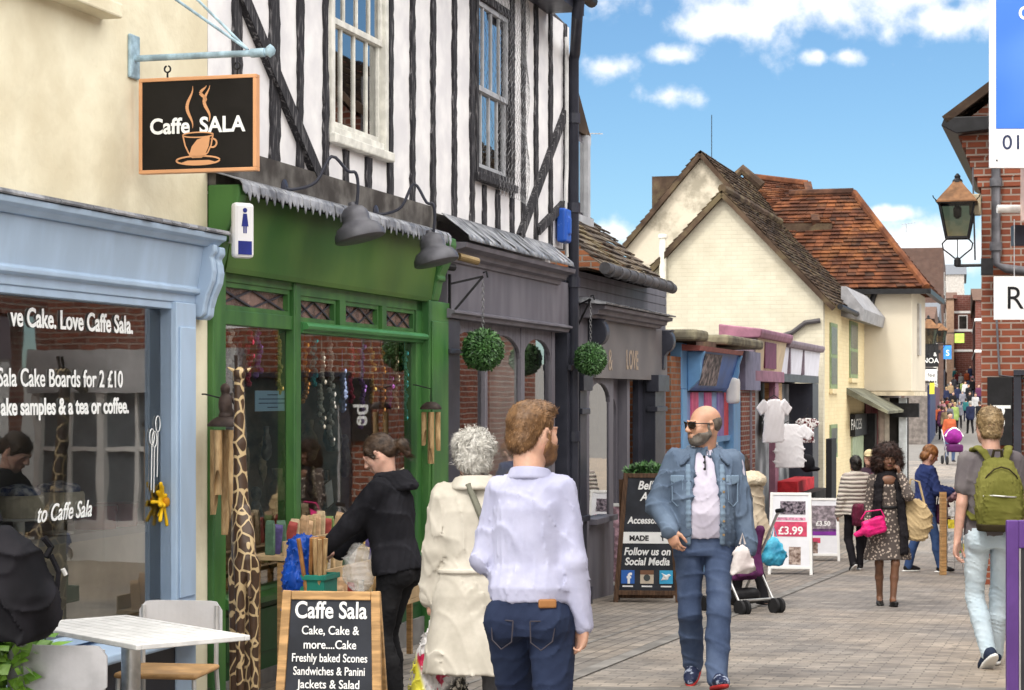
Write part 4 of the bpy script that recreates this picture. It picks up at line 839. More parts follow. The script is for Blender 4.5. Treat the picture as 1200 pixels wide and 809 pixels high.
ar = MB(FAC); tt = tB + 1.5; oo = pxo(834, tt); ar.tube([(tt, -oo, zA - .2), (tt, -oo, zA + 1.15)], .010, 5); o = ar.build('roof_aerial', black, None, M=T_(tt, zA - .2, oo)); prop(o, 'thin whip aerial standing on the tall gable', 'aerial')
# small roof block to the left and the cross roof on the right of it
lb = thing('red_tiled_house', 'house with long red tiled cross roof behind the two cream gables', 'house', T_(30, -.8, -3))
def cross(pts, tt): return [(tt, -pxo(px, tt), CZ + (465 - py) / FPX * FY(tt, pxo(px, tt))) for px, py in pts]
e0, e1 = cross([(845, 262), (975, 262)], 30.0); r0, r1 = cross([(872, 208), (946, 217)], 33.5)
m = MB(FAC); tiles(m, e0, e1, r1, r0, .17, .22, .03, .012, 11); m.build('roof', rt_red, lb)
m = MB(FAC); m.tube([r0, r1], .13, 8); m.bar(r1, (e1[0], e1[1] + .4, e1[2]), .2, .2); m.build('ridge_tiles', rt_red, lb)
b0_, b1_ = e0, e1; m = MB(FAC); m.add([e0, e1, (e1[0], e1[1], -1), (e0[0], e0[1], -1), r0, r1, (r1[0], r1[1], -1), (r0[0], r0[1], -1)], [(0, 1, 2, 3), (4, 7, 6, 5), (1, 5, 6, 2), (0, 3, 7, 4)]); m.build('wall', rt_dark, lb)
s0, s1 = cross([(764, 207), (800, 240)], 28.5); m = MB(FAC); m.box(s0[0], s0[0] + 2, s1[1] - .2, s0[1], s0[2] - 1.6, s0[2]); m.build('rear_roof', rt_dark, lb)
chs = cross([(870, 199)], 32)[0]; m = MB(FAC); m.tube([(chs[0], chs[1] + .35, chs[2] - .35), chs, (chs[0], chs[1] - .5, chs[2] - .45)], .14, 8); m.build('hip_end', rt_dark, lb)

# ================================================================ JETTIED CREAM HOUSE
jh = thing('jettied_cream_house', 'cream jettied house with large hipped red brown tiled roof', 'house', T_(31, -.8))
jt = mat('cream_plaster', (.55, .50, .41), .85, var=.05, vscale=1.0, bump=.2, bscale=5, bdist=.02)
tJ = 28.6; oR = pxo(1069, tJ); oL = oR - 6.0; zb_ = CZ + (465 - 459) / FPX * FY(tJ, oR); ztp = CZ + (465 - 338) / FPX * FY(tJ, oR); dJ = 4.3
m = MB(FAC); m.fb(tJ, tJ + dJ, oL, oR, zb_, ztp); m.build('wall', jt, jh, bevel=.03)
m = MB(FAC); m.fb(tJ - .03, tJ + dJ, oL, oR + .05, zb_ - .10, zb_ - .003); m.build('jetty_beam', mat('cream_beam', (.55, .48, .36), .8, var=.2), jh)
m = MB(FAC); m.fb(tJ + dJ * .35, tJ + dJ * .5, oR, oR + .06, zb_ + .9, ztp - .3); m.build('window', mat('grey_shutter', (.40, .38, .36), .6), jh)
ev = [(tJ - .3, -oL, ztp), (tJ - .3, -oR - .35, ztp), (tJ + dJ + .5, -oR - .35, ztp)]
rg = cross([(925, 228), (1000, 226)], tJ + 2.6)
m = MB(FAC); tiles(m, ev[0], ev[1], rg[1], rg[0], .17, .22, .03, .014, 12); tiles(m, ev[1], ev[2], rg[1], (rg[1][0] + .01, rg[1][1], rg[1][2]), .17, .22, .03, .014, 13)
m.add([ev[0], rg[0], rg[1], ev[1], ev[2], (ev[2][0], ev[0][1], ztp)], [(3, 2, 4), (1, 5, 4, 2)]); m.build('roof', rt_red, jh)
m = MB(FAC); m.tube([rg[1], ev[1]], .10, 8); m.tube([rg[0], rg[1]], .12, 8); m.build('hip_tiles', rt_red, jh)
m = MB(FAC); m.bar((tJ - .3, -oL, ztp - .06), (tJ - .3, -oR - .4, ztp - .09), .12, .12); m.bar((tJ - .3, -oR - .4, ztp - .09), (tJ + dJ + .5, -oR - .4, ztp - .12), .12, .12); m.build('gutter', black, jh)
m = MB(FAC); a_ = cross([(1028, 336), (1022, 352), (1021, 362)], tJ - .12); m.tube([tuple(p) for p in a_], .07, 8); m.build('downpipe', black, jh)
m = MB(FAC); m.fb(tJ + .6, tJ + dJ + 1, oL, oR - .75, -1, zb_ - .1); m.build('ground_floor', mat('brown_shopfront', (.06, .04, .035), .6, var=.5, vscale=1), jh)
for px, c_, w_ in ((1019, (.32, .14, .15), .18), (1026, (.16, .05, .06), .2), (1033, (.45, .36, .30), .16), (1039, (.52, .46, .38), .13), (1058, (.55, .58, .60), .18)):
    o_ = pxo(px, tJ + .5); m = MB(FAC); m.fb(tJ + .45, tJ + .6, o_ - w_ / 2, o_ + w_ / 2, -1, zb_ - .15); m.build('shop_post', mat('post_%d' % px, c_, .7), jh)
m = MB(FAC); o_ = pxo(1062, tJ + .3); m.fb(tJ + .3, tJ + .5, o_ - .35, o_ + .3, zb_ - .62, zb_ - .28); m.build('dark_sign', black, jh)
m = MB(FAC); o_ = pxo(1062, tJ + .6); m.fb(tJ + .55, tJ + 2, o_ - .9, o_ - .05, -1, zb_ - .15); m.build('dark_doorway', dark, jh)

# ================================================================ the far street, bending left
VD = Vector((.213, .977))     # its direction
def far_building(name, label, px0, px1, Y, ytop, depth, wm_, roofm=None, ridge=.0, bands=None, shop=None, lower=None):
    x0 = (px0 - 600) / FPX * Y; x1 = (px1 - 600) / FPX * Y; zt = CZ + (465 - ytop) / FPX * Y; M = Matrix.Translation((x0, Y, gz(Y) - .3)) @ Matrix.Rotation(math.atan2(-VD.x, VD.y), 4, 'Z')
    b = thing(name, label, 'building', M); W = (x1 - x0) * .97; H = zt - (gz(Y) - .3)
    m = MB(M); m.box(0, W, 0, depth, 0, H); m.build('wall', wm_, b)
    if roofm:
        m = MB(M); m.add([(-.2, -.2, H), (W + .3, -.2, H), (W + .3, depth, H), (-.2, depth, H), (-.2, depth / 2, H + ridge), (W + .3, depth / 2, H + ridge)], [(0, 1, 5, 4), (2, 3, 4, 5), (1, 2, 5), (3, 0, 4), (0, 3, 2, 1)]); m.build('roof', roofm, b)
    for f in bands or []:
        m = MB(M); m.box(-.06, W + .06, -.06, depth, H * f, H * f + H * .025); m.build('white_band', white, b)
    k = 0
    for i in range(2):       # street side windows and front
        for j in range(2):
            y = depth * (.2 + .45 * i); z = H * (.45 + .27 * j); m = MB(M); m.box(W, W + .05, y, y + depth * .18, z, z + H * .15); wn = m.build('window', white, b); m = MB(M); m.box(W + .05, W + .06, y + .1, y + depth * .18 - .1, z + .08, z + H * .15 - .08); m.build('pane', dark, wn)
    if W > 1.5:
        for i in range(max(1, int(W / 2))):
            m = MB(M); x = .5 + i * 2; m.box(x, x + .9, -.05, 0, H * .62, H * .78); wn = m.build('window', white, b); m = MB(M); m.box(x + .08, x + .82, -.06, -.05, H * .63, H * .77); m.build('pane', dark, wn)
    if shop:
        m = MB(M); m.box(W, W + .12, .2, depth - .2, .3, 2.9); m.build('shopfront', shop, b)
    return b, M, W, H
roofbrown = mat('brown_roof_tile', (.12, .07, .05), .9, var=.3, vscale=3)
far_building('dark_brick_building', 'dark brown brick building rising behind the jettied house', 1056, 1106, 170, 291, 30, brickmat('brown_brick', (.11, .06, .045), (.09, .05, .04), (.12, .09, .08)), shop=dgrey)
far_building('white_fronted_building', 'white fronted building past the dark brick one', 1060, 1087, 90, 374, 22, mat('far_taupe_front', (.15, .13, .12), .8, var=.3), roofbrown, 1., shop=mat('navy_shopfront', (.02, .03, .09), .5))
far_building('pale_rendered_building', 'pale rendered far building with slate roof above the red bands', 1066, 1094, 117, 372, 26, mat('pale_far_render', (.55, .52, .46), .8), mat('slate_roof', (.13, .14, .16), .8), 1.4, shop=mat('plum_shopfront', (.10, .03, .05), .5))
far_building('tan_building', 'small tan building where the far street starts to climb', 1109, 1118, 204, 350, 40, mat('tan_render', (.36, .24, .17), .8), roofbrown, 1.6, shop=dark)
far_building('banded_brick_building', 'red brick far building with white stone bands closing the street', 1117, 1152, 205, 346, 30, brickmat('far_red_brick', (.17, .06, .045), (.14, .05, .04), (.24, .17, .15), .6, .2), bands=[.38, .60, .80])
far_building('grey_gabled_building', 'grey roofed building on the far skyline above the banded brick', 1105, 1130, 240, 322, 20, mat('far_grey_render', (.40, .38, .36), .8), mat('slate_roof', (.13, .14, .16), .8), 1.8)
far_building('end_terrace', 'distant red brick terrace on the right end of the street', 1143, 1210, 170, 352, 60, brickmat('far_red_brick', (.17, .06, .045), (.14, .05, .04), (.24, .17, .15), .6, .2), roofbrown, 2.5, bands=[.5, .8])
far_building('street_end_house', 'brown house closing the very end of the climbing street', 1110, 1160, 262, 400, 12, brickmat('brown_brick', (.11, .06, .045), (.09, .05, .04), (.12, .09, .08)))
ta_ = PW(1062, 279, 74); ar = MB(); ar.tube([(ta_.x, ta_.y, ta_.z - .6), ta_], .03, 5); ar.bar((ta_.x - .35, ta_.y, ta_.z - .05), (ta_.x + .7, ta_.y, ta_.z + .1), .03, .03)
for k in range(5): ar.bar((ta_.x - .3 + k * .22, ta_.y - .25, ta_.z - .03 + k * .03), (ta_.x - .3 + k * .22, ta_.y + .25, ta_.z - .03 + k * .03), .02, .02)
o = ar.build('television_aerial', mat('aerial_metal', (.35, .35, .36), .5, metal=.6), None, M=at(ta_.x, ta_.y, ta_.z - .6)); prop(o, 'television aerial on top of the dark brick building', 'aerial')
a2 = PW(700, 234, 24.8); ar = MB(); ar.bar(PW(682, 234, 24.8), PW(713, 235, 24.8), .02, .02)
for k in range(3): q = PW(688 + k * 8, 234.3, 24.8); ar.bar((q.x, q.y - .1, q.z), (q.x, q.y + .1, q.z), .012, .012)
ar.tube([PW(684, 234, 24.8), PW(684, 262, 24.8)], .012, 5); o = ar.build('television_aerial', mat('aerial_metal', (.35, .35, .36), .5, metal=.6), None, M=at(a2.x, a2.y, a2.z)); prop(o, 'small television aerial over the mossy roof beside the dormer', 'aerial')
# signs and lamps hung over the far street
def blade(name, label, px0, px1, py0, py1, Y, m_, cat='sign', lines=(), lm=None):
    a = PW(px0, py1, Y); b = PW(px1, py0, Y); M = at(a.x, Y, a.z); r = thing(name, label, cat, M); m = MB(); m.fr = None
    q = MB(M); q.box(0, b.x - a.x, 0, .12, 0, b.z - a.z); q.build('panel', m_, r)
    q = MB(M); q.box(-.5, b.x - a.x, .04, .08, b.z - a.z, b.z - a.z + .05); q.build('arm', black, r)
    for s, fx, fz, sz in lines: text(s, (b.z - a.z) * sz, lm or glw, r, ((b.x - a.x) * fx, -.004, (b.z - a.z) * fz), (1, 0, 0), (0, 0, 1), M, 'CENTER')
    return r
blade('hanging_sign', 'black hanging sign reading NOA over the far street', 1081, 1100, 405, 430, 62, black, lines=(('NOA', .5, .18, .34), ('&', .78, .5, .25)))
blade('hanging_sign', 'small white hanging sign with dark lettering under the black sign', 1085, 1098, 433, 446, 64, white, lines=(('fee', .5, .3, .6),), lm=black)
blade('hanging_sign', 'bright blue hanging sign with pale emblem further up the street', 1106, 1115, 405, 421, 88, mat('sign_blue', (.04, .22, .65), .5), lines=(('S', .5, .25, .6),))
blade('hanging_sign', 'yellow green hanging sign high above the distant crowd', 1119, 1130, 391, 402, 110, mat('sign_lime', (.42, .58, .10), .5))
blade('hanging_sign', 'narrow yellow banner sign low beside the far shops', 1090, 1095, 449, 462, 70, mat('sign_yellow', (.7, .58, .05), .5))
aw = PW(1118, 405, 112); q = MB(); q.add([tuple(PW(1117, 404, 120)), tuple(PW(1117, 412, 108)), tuple(PW(1140, 421, 108)), tuple(PW(1138, 410, 120))], [(0, 1, 2, 3)]); o = q.build('shop_awning', mat('dusty_awning', (.14, .11, .12), .8), None, M=at(aw.x, aw.y, aw.z)); o.modifiers.new('t', 'SOLIDIFY').thickness = .15; prop(o, 'dark sloping shop awning above the distant crowd', 'awning')
# ================================================================ RED BRICK BUILDING on the right, its narrow end facing the camera
RY = 25.0; rx0 = (1150 - 600) / FPX * RY
RB = Matrix.Translation((rx0, RY, gz(RY))) @ Matrix.Rotation(math.atan2(-.267, .9637), 4, 'Z')      # x to the right along the end wall, y away
rb = thing('red_brick_building', 'red brick building on the right with corbelled gable and fat downpipe', 'building', RB)
def rz(py, Y=RY): return CZ + (465 - py) / FPX * Y - gz(RY)
brickR = brickmat('red_brick_right', (.29, .085, .045), (.19, .055, .032), (.34, .27, .23), .235, .082, .012, .8, .25)
zc = rz(150)
m = MB(RB); m.box(0, 5, 0, 8, -.4, zc - .72); m.build('wall', brickR, rb)
m = MB(RB)
for i in range(6): m.box(-.045 * (i + 1), 5, -.02 - .012 * i, 8, zc - .72 + .12 * i, zc - .72 + .12 * (i + 1))
m.build('corbel_courses', brickR, rb)
m = MB(RB); m.prism([(-.30, zc), (5, zc), (5, zc + 3.6), (2.4, zc + 2.0)], 'y', -.08, 8); m.build('gable', brickR, rb)
m = MB(RB); m.prism([(-.46, zc + .0), (-.42, zc + .10), (.6, zc + .10), (.6, zc - .02), (-.28, zc - .10)], 'y', -.35, 8); m.build('eaves', black, rb, bevel=.01)
m = MB(RB); tiles(m, (-.40, -.32, zc + .06), (-.40, 8, zc + .06), (2.4, 8, zc + 2.15), (2.4, -.32, zc + 2.15), .13, .17, .03, .01, 21); m.build('roof', rt_dark, rb)
m = MB(RB); m.bar((-.42, -.30, zc + .07), (2.4, -.30, zc + 2.12), .10, .10); m.build('verge', rt_dark, rb)
gp = mat('grey_cast_pipe', (.12, .12, .135), .5, var=.3, vscale=6)
xg = (1167 - 1150) / FPX * RY
m = MB(RB); m.tube([(xg, -.08, rz(60)), (xg, -.08, rz(310)), (xg + .12, -.09, rz(316)), (xg + .8, -.09, rz(326))], .055, 12)
for p in (140, 215, 290): m.lathe([(.075, -.05), (.075, .05)], (xg, -.08, rz(p)), 12)
m.build('downpipe', gp, rb, smooth=50)
m = MB(RB); m.tube([(xg - .28, -.03, rz(190)), (xg - .25, -.03, rz(305))], .012, 6); m.tube([(xg - .02, -.02, rz(330)), (xg + .04, -.02, rz(440)), (xg + .5, -.02, rz(446))], .015, 6); m.build('cable', gp, rb)
m = MB(RB); m.box(-.14, .0, -.10, .02, rz(253), rz(228)); m.build('junction_box', mat('dirty_beige_plastic', (.36, .31, .22), .6), rb, bevel=.015)
xd = (1187 - 1150) / FPX * RY
m = MB(RB); m.box(xd, xd + .09, -.10, 0, -.4, rz(440)); m.box(xd, 4, -.12, 0, rz(440), rz(434)); d_ = m.build('door_frame', dgrey, rb)
m = MB(RB); m.box(xd + .12, 4, -.02, -.005, -.4, rz(441)); m.build('door', mat('dark_teal_glass', (.03, .05, .055), .2, spec=.8), rb)
m = MB(RB); m.box(xd + .14, xd + .17, -.04, -.02, -.3, rz(475)); m.build('door_edge', mat('steel_trim', (.5, .5, .52), .4, metal=.7), rb)
wsf = mat('pale_grey_shop_paint', (.50, .50, .52), .5)
m = MB(RB); m.box(1.9, 5.05, -.22, -.0, 2.35, 2.95); m.build('white_fascia', wsf, rb)
for i in range(4): m = MB(RB); m.box(1.9 + i * 1.0, 2.0 + i * 1.0, -.16, 0, -.4, 2.35); m.build('white_pilaster', white, rb)
for i in range(3):
    m = MB(RB); x = 2.0 + i; m.box(x, x + .9, -.10, -.02, -.4, .6); m.box(x, x + .9, -.09, -.03, 1.55, 1.61); m.box(x + .42, x + .48, -.09, -.03, .6, 2.35); wn_ = m.build('white_window', white, rb); m = MB(RB); m.box(x, x + .9, -.03, -.01, .6, 2.35); m.build('pane', mat('grey_blue_pane', (.16, .18, .20), .2, spec=.8), wn_)
# signs
be = thing('wall_sign', 'tall black wall sign with white lettering running down it', 'sign', RB @ Matrix.Translation(((1157 - 1150) / FPX * RY, -.03, rz(522))))
wS = (1186 - 1157) / FPX * RY; hS = rz(442) - rz(522)
B = WM[be.name]; m = MB(B); m.box(0, wS, -.035, .03, 0, hS); m.build('panel', black, be, bevel=.004)
text('be', .30, glw, be, (wS * .22, -.036, hS * .60), (0, 0, -1), (1, 0, 0), B, bold=.006)
ro = thing('shop_sign', 'white projecting shop sign lettered RO in dark capitals', 'sign', at(*PW(1165, 375, 22.6)))
B = WM[ro.name]; s_ = 22.6 / FPX
m = MB(B); m.box(0, 1.1, 0, .03, 0, 51 * s_); m.build('panel', mat('sign_white', (.78, .78, .80), .45, var=.03), ro, bevel=.004)
text('RO', 38 * s_, black, ro, (13 * s_, -.004, 13 * s_), (1, 0, 0), (0, 0, 1), B, bold=-.001, sx=.95)
m = MB(B); m.tube([(24 * s_, .015, 51 * s_), (24 * s_, .015, 118 * s_)], .006, 6); m.tube([(90 * s_, .015, 51 * s_), (90 * s_, .015, 128 * s_)], .006, 6); m.build('hanging_rod', mat('steel_trim', (.5, .5, .52), .4, metal=.7), ro)
m = MB(B); m.tube([(4 * s_, .015, 130 * s_), (1.2, .015, 130 * s_)], 5 * s_, 12); m.build('arm', mat('white_pipe_clean', (.72, .70, .68), .4), ro, smooth=50)
m = MB(B); m.box(26 * s_, .9, .10, .25, 88 * s_, 112 * s_); m.build('bracket_box', dgrey, ro)
ag = thing('letting_board', 'blue and white letting board with a large number along its foot', 'sign', at(*PW(1160, 197, 22.0)))
B = WM[ag.name]; s_ = 22.0 / FPX
m = MB(B); m.box(0, 1.3, 0, .05, 0, 330 * s_); m.build('board', mat('sign_white', (.78, .78, .80), .45, var=.03), ag, bevel=.006)
def gradblue():
    t = NT('board_blue'); g = t.ramp(t.noise(.9, 1), .35, .75); t.set(t.b.inputs['Base Color'], t.mix(g, (.01, .12, .62), (.06, .20, .75))); t.b.inputs['Roughness'].default_value = .3; return t.m
m = MB(B); m.box(7 * s_, 1.25, -.006, 0, 46 * s_, 322 * s_); m.build('blue_panel', gradblue(), ag, bevel=.003)
text('C', 22 * s_, glw, ag, (33 * s_, -.008, 174 * s_), (1, 0, 0), (0, 0, 1), B, bold=.004)
text('01', 24 * s_, mat('dark_blue_letter', (.03, .04, .09), .5), ag, (14 * s_, -.004, 22 * s_), (1, 0, 0), (0, 0, 1), B, bold=.001, sx=1.05)
m = MB(B); m.lathe([(.01, 0), (.01, .006)], (8 * s_, -.003, 9 * s_), 8, Matrix.Rotation(R(90), 3, 'X')); m.build('screw', black, ag)
m = MB(B); m.box(44 * s_, 1.2, .05, .30, -60 * s_, 60 * s_); m.build('post_bracket', mat('pale_pink_post', (.62, .45, .40), .6), ag)

# ---------------------------------------------------------------- wall lantern
copper = mat('weathered_copper', (.16, .08, .038), .55, metal=.2, var=.35, vscale=9, bump=.2); lglass = mat('old_lamp_glass', (.16, .17, .13), .25, var=.3, vscale=6, spec=.7)
def lantern(name, label, M, sc_=1.0, arm=(1, 0), group=None, long=.42):
    r = thing(name, label, 'lantern', M, group); s = sc_; B = WM[r.name]
    m = MB(B); a, b, h = .155 * s, .25 * s, .50 * s
    c0 = [(x * a, y * a, 0) for x, y in ((-1, -1), (1, -1), (1, 1), (-1, 1))]; c1 = [(x * b, y * b, h) for x, y in ((-1, -1), (1, -1), (1, 1), (-1, 1))]
    for p, q in zip(c0, c1): m.bar(p, q, .022 * s, .022 * s, (1, 1, 0))
    for c in (c0, c1):
        for i in range(4): m.bar(c[i], c[(i + 1) % 4], .03 * s, .03 * s)
    m.build('frame', black, r)
    m = MB(B); k = .96; m.add([(x * k, y * k, z + .004) for x, y, z in c0] + [(x * k, y * k, z) for x, y, z in c1], [(0, 1, 5, 4), (1, 2, 6, 5), (2, 3, 7, 6), (3, 0, 4, 7), (0, 3, 2, 1)]); m.build('pane', glassmat('lantern_glass', (.40, .35, .25), .5) if 'lantern_glass' not in MATS else MATS['lantern_glass'], r)
    m = MB(B)
    prof = [(.285, h), (.285, h + .02), (.20, h + .13), (.125, h + .22), (.065, h + .30), (.065, h + .31)]
    n = len(prof); 
    for i in range(n - 1):
        (r0, z0), (r1, z1) = prof[i], prof[i + 1]; z0 = h + (z0 - h) * s; z1 = h + (z1 - h) * s
        q0 = [(x * r0 * s, y * r0 * s, z0) for x, y in ((-1, -1), (1, -1), (1, 1), (-1, 1))]; q1 = [(x * r1 * s, y * r1 * s, z1) for x, y in ((-1, -1), (1, -1), (1, 1), (-1, 1))]
        m.add(q0 + q1, [(0, 1, 5, 4), (1, 2, 6, 5), (2, 3, 7, 6), (3, 0, 4, 7)])
    m.build('hood', copper, r)
    m = MB(B); m.lathe([(.075 * s, h + .30 * s), (.07 * s, h + .33 * s), (.04 * s, h + .36 * s), (.045 * s, h + .39 * s), (.01, h + .43 * s)], (0, 0, 0), 10); m.build('finial', black, r)
    m = MB(B)
    for x, y in ((-1, -1), (1, -1), (1, 1), (-1, 1)): m.tube([(x * .27 * s, y * .27 * s, h + .01), (x * .32 * s, y * .32 * s, h + .06 * s), (x * .33 * s, y * .33 * s, h + .09 * s)], .008 * s, 5)
    m.build('crown_spikes', black, r)
    m = MB(B); m.lathe([(.02 * s, h * .55), (.055 * s, h * .62), (.06 * s, h * .85), (.03 * s, h * .95)], (0, 0, 0), 10); m.build('burner', black, r)
    m = MB(B); ax, ay = arm
    for q in (-1, 1):
        pts = [(q * .0 * s, 0, -.36 * s), (q * .03 * s, 0, -.30 * s), (q * .10 * s, 0, -.24 * s), (q * .20 * s, 0, -.16 * s), (q * .215 * s, 0, -.08 * s), (q * .17 * s, 0, -.03 * s), (q * .13 * s, 0, .0)]
        m.tube(pts, .012 * s, 6)
    m.tube([(0, 0, -.36 * s), (0, 0, 0)], .008 * s, 6); m.lathe([(.02 * s, -.42 * s), (.05 * s, -.40 * s), (.05 * s, -.32 * s), (.02 * s, -.28 * s)], (0, 0, 0), 10)
    m.tube([(0, 0, -.40 * s), (ax * long, ay * long, -.40 * s)], .022 * s, 8); m.box(ax * long - .02, ax * long + .12, ay * long - .06, ay * long + .06, -.40 * s - .12, -.40 * s + .08)
    m.build('bracket', black, r); return r
p = PW(1122, 279, 24.8); lantern('street_lantern', 'large copper hooded wall lantern on the red brick building', at(p.x, p.y, p.z, -15), .84, (1, 0), 'street lanterns', .30)
p = PW(1088, 404, 58); lantern('street_lantern', 'small black street lantern above the black hanging sign', at(p.x, p.y, p.z), .9, (-1, 0), 'street lanterns', .5)
p = PW(1101, 402, 84); lantern('street_lantern', 'farthest dark street lantern left of the blue hanging sign', at(p.x, p.y, p.z), 1.0, (-1, 0), 'street lanterns', .5)

# ---------------------------------------------------------------- purple board in the right foreground
pY = 11.0; p = PW(1180, 610, pY); pb = thing('purple_board', 'purple framed pavement board with dark panel at the right edge', 'board', at(p.x, p.y, gz(pY), -2))
B = WM[pb.name]; pur = mat('purple_paint', (.10, .045, .20), .42, var=.15, vscale=3, bump=.1, bscale=30); H = p.z - gz(pY)
m = MB(B); m.box(0, .065, 0, .04, 0, H); m.box(.7, .765, 0, .04, 0, H); m.box(.065, .7, 0, .04, H - .15, H); m.box(.065, .7, 0, .04, .05, .14); m.build('frame', pur, pb, bevel=.006)
m = MB(B); m.box(.065, .7, .012, .03, .14, H - .15); m.build('panel', mat('grey_black_panel', (.035, .034, .04), .5), pb)
m = MB(B); m.box(.066, .075, .004, .012, .14, H - .151); m.build('trim', mat('steel_trim', (.5, .5, .52), .4, metal=.7), pb)
for x in (.03, .735): m = MB(B); m.box(x - .03, x + .03, -.12, .16, 0, .03); m.build('foot', pur, pb, bevel=.004)

# ================================================================ opposite side of the street: out of the picture, but the shop windows mirror it
OB = FAC @ Matrix.Translation((0, -7.4, -.2)) @ Matrix.Rotation(math.pi, 4, 'Z')     # x runs back towards the camera, -y towards the left-hand shops
ob = thing('opposite_brick_terrace', 'red brick terrace with white sash windows mirrored in the shop glass', 'building', OB)
m = MB(OB); m.box(-2, 26, 0, 5, 2.8, 5.3); m.box(-2, 26, .35, 5, -.5, 2.8); m.build('wall', brick, ob)
for i in range(9):
    x = -1 + i * 3.0
    m = MB(OB)
    for k in range(2):
        xx = x + .15 + k * 1.45; z0, z1 = 3.6, 5.2; m.box(xx, xx + .08, -.03, .02, z0, z1); m.box(xx + .92, xx + 1.0, -.03, .02, z0, z1); m.box(xx, xx + 1, -.03, .02, z0, z0 + .08); m.box(xx, xx + 1, -.03, .02, z1 - .08, z1); m.box(xx, xx + 1, -.02, .02, 4.36, 4.44); m.box(xx + .47, xx + .53, -.02, .02, z0, z1)
    m.build('window_frame', white, ob)
    m = MB(OB); m.box(x + .15, x + 1.15, -.01, .0, 3.6, 5.2); m.box(x + 1.6, x + 2.6, -.01, .0, 3.6, 5.2); m.build('pane', mat('dull_blue_pane', (.06, .08, .10), .2, spec=.8), ob)
cl_ = [pgrey, white, dgrey, mat('teal_paint', (.05, .16, .17), .5), white, dgrey, mat('cream_paint', (.6, .55, .42), .6), dgrey, pgrey]
for i in range(9):
    x = -1 + i * 3.0; m = MB(OB); m.box(x, x + 2.8, -.05, .34, 2.25, 2.75); m.build('fascia', cl_[i], ob)
    m = MB(OB); m.box(x, x + .2, -.02, .34, -.4, 2.25); m.box(x + 2.6, x + 2.8, -.02, .34, -.4, 2.25); m.box(x + 1.3, x + 1.4, -.0, .34, -.4, 2.25); m.box(x + .2, x + 1.3, .0, .34, -.4, .45); m.box(x + 1.4, x + 2.6, .0, .34, -.4, .45); m.box(x + .2, x + 2.6, .05, .10, 1.5, 1.56); m.build('shopfront', cl_[(i + 1) % 9] if i % 2 else white, ob)
    m = MB(OB); m.box(x + .2, x + 2.6, .2, .30, .45, 2.25); m.build('shop_window', mat('dull_blue_pane', (.06, .08, .10), .2, spec=.8), ob)
m = MB(OB); m.prism([(-.2, 5.3), (5, 5.3), (2.5, 6.4)], 'x', -2, 26); m.build('roof', rt_dark, ob)
# ================================================================ things on the shopfronts
# projecting toilet sign
tt = FT(286, .2); z0 = FZ(284, 304, .2); z1 = FZ(286, 240, .2)
wc = thing('toilet_sign', 'white upright box sign with blue figure fixed to the green fascia', 'sign', T_(tt, z0, .1) @ Matrix.Rotation(R(-38), 4, 'Z')); B = WM[wc.name]
Hh = z1 - z0; Wd = .135
m = MB(B); m.box(-Wd / 2, Wd / 2, -.20, -.14, 0, Hh); m.build('case', mat('white_plastic', (.74, .74, .76), .35, var=.03), wc, bevel=.022)
bl_ = mat('sign_navy', (.02, .03, .20), .5)
m = MB(B); m.box(-.045, .045, -.2035, -.2, .02, .10); m.build('blue_square', bl_, wc)
m = MB(B); zz = Hh * .60; m.lathe([(.001, 0), (.014, .0), (.014, .003), (.001, .003)], (0, -.2005, zz + .085), 12, Matrix.Rotation(R(90), 3, 'X')); m.prism([(-.022, zz - .01), (-.012, zz + .065), (.012, zz + .065), (.022, zz - .01)], 'y', -.2035, -.2); m.box(-.011, -.003, -.203, -.2, zz - .05, zz - .01); m.box(.003, .011, -.203, -.2, zz - .05, zz - .01); m.build('figure_symbol', bl_, wc)
m = MB(B); m.box(-.02, .02, -.14, -.0, Hh * .3, Hh * .6); m.build('bracket', white, wc)
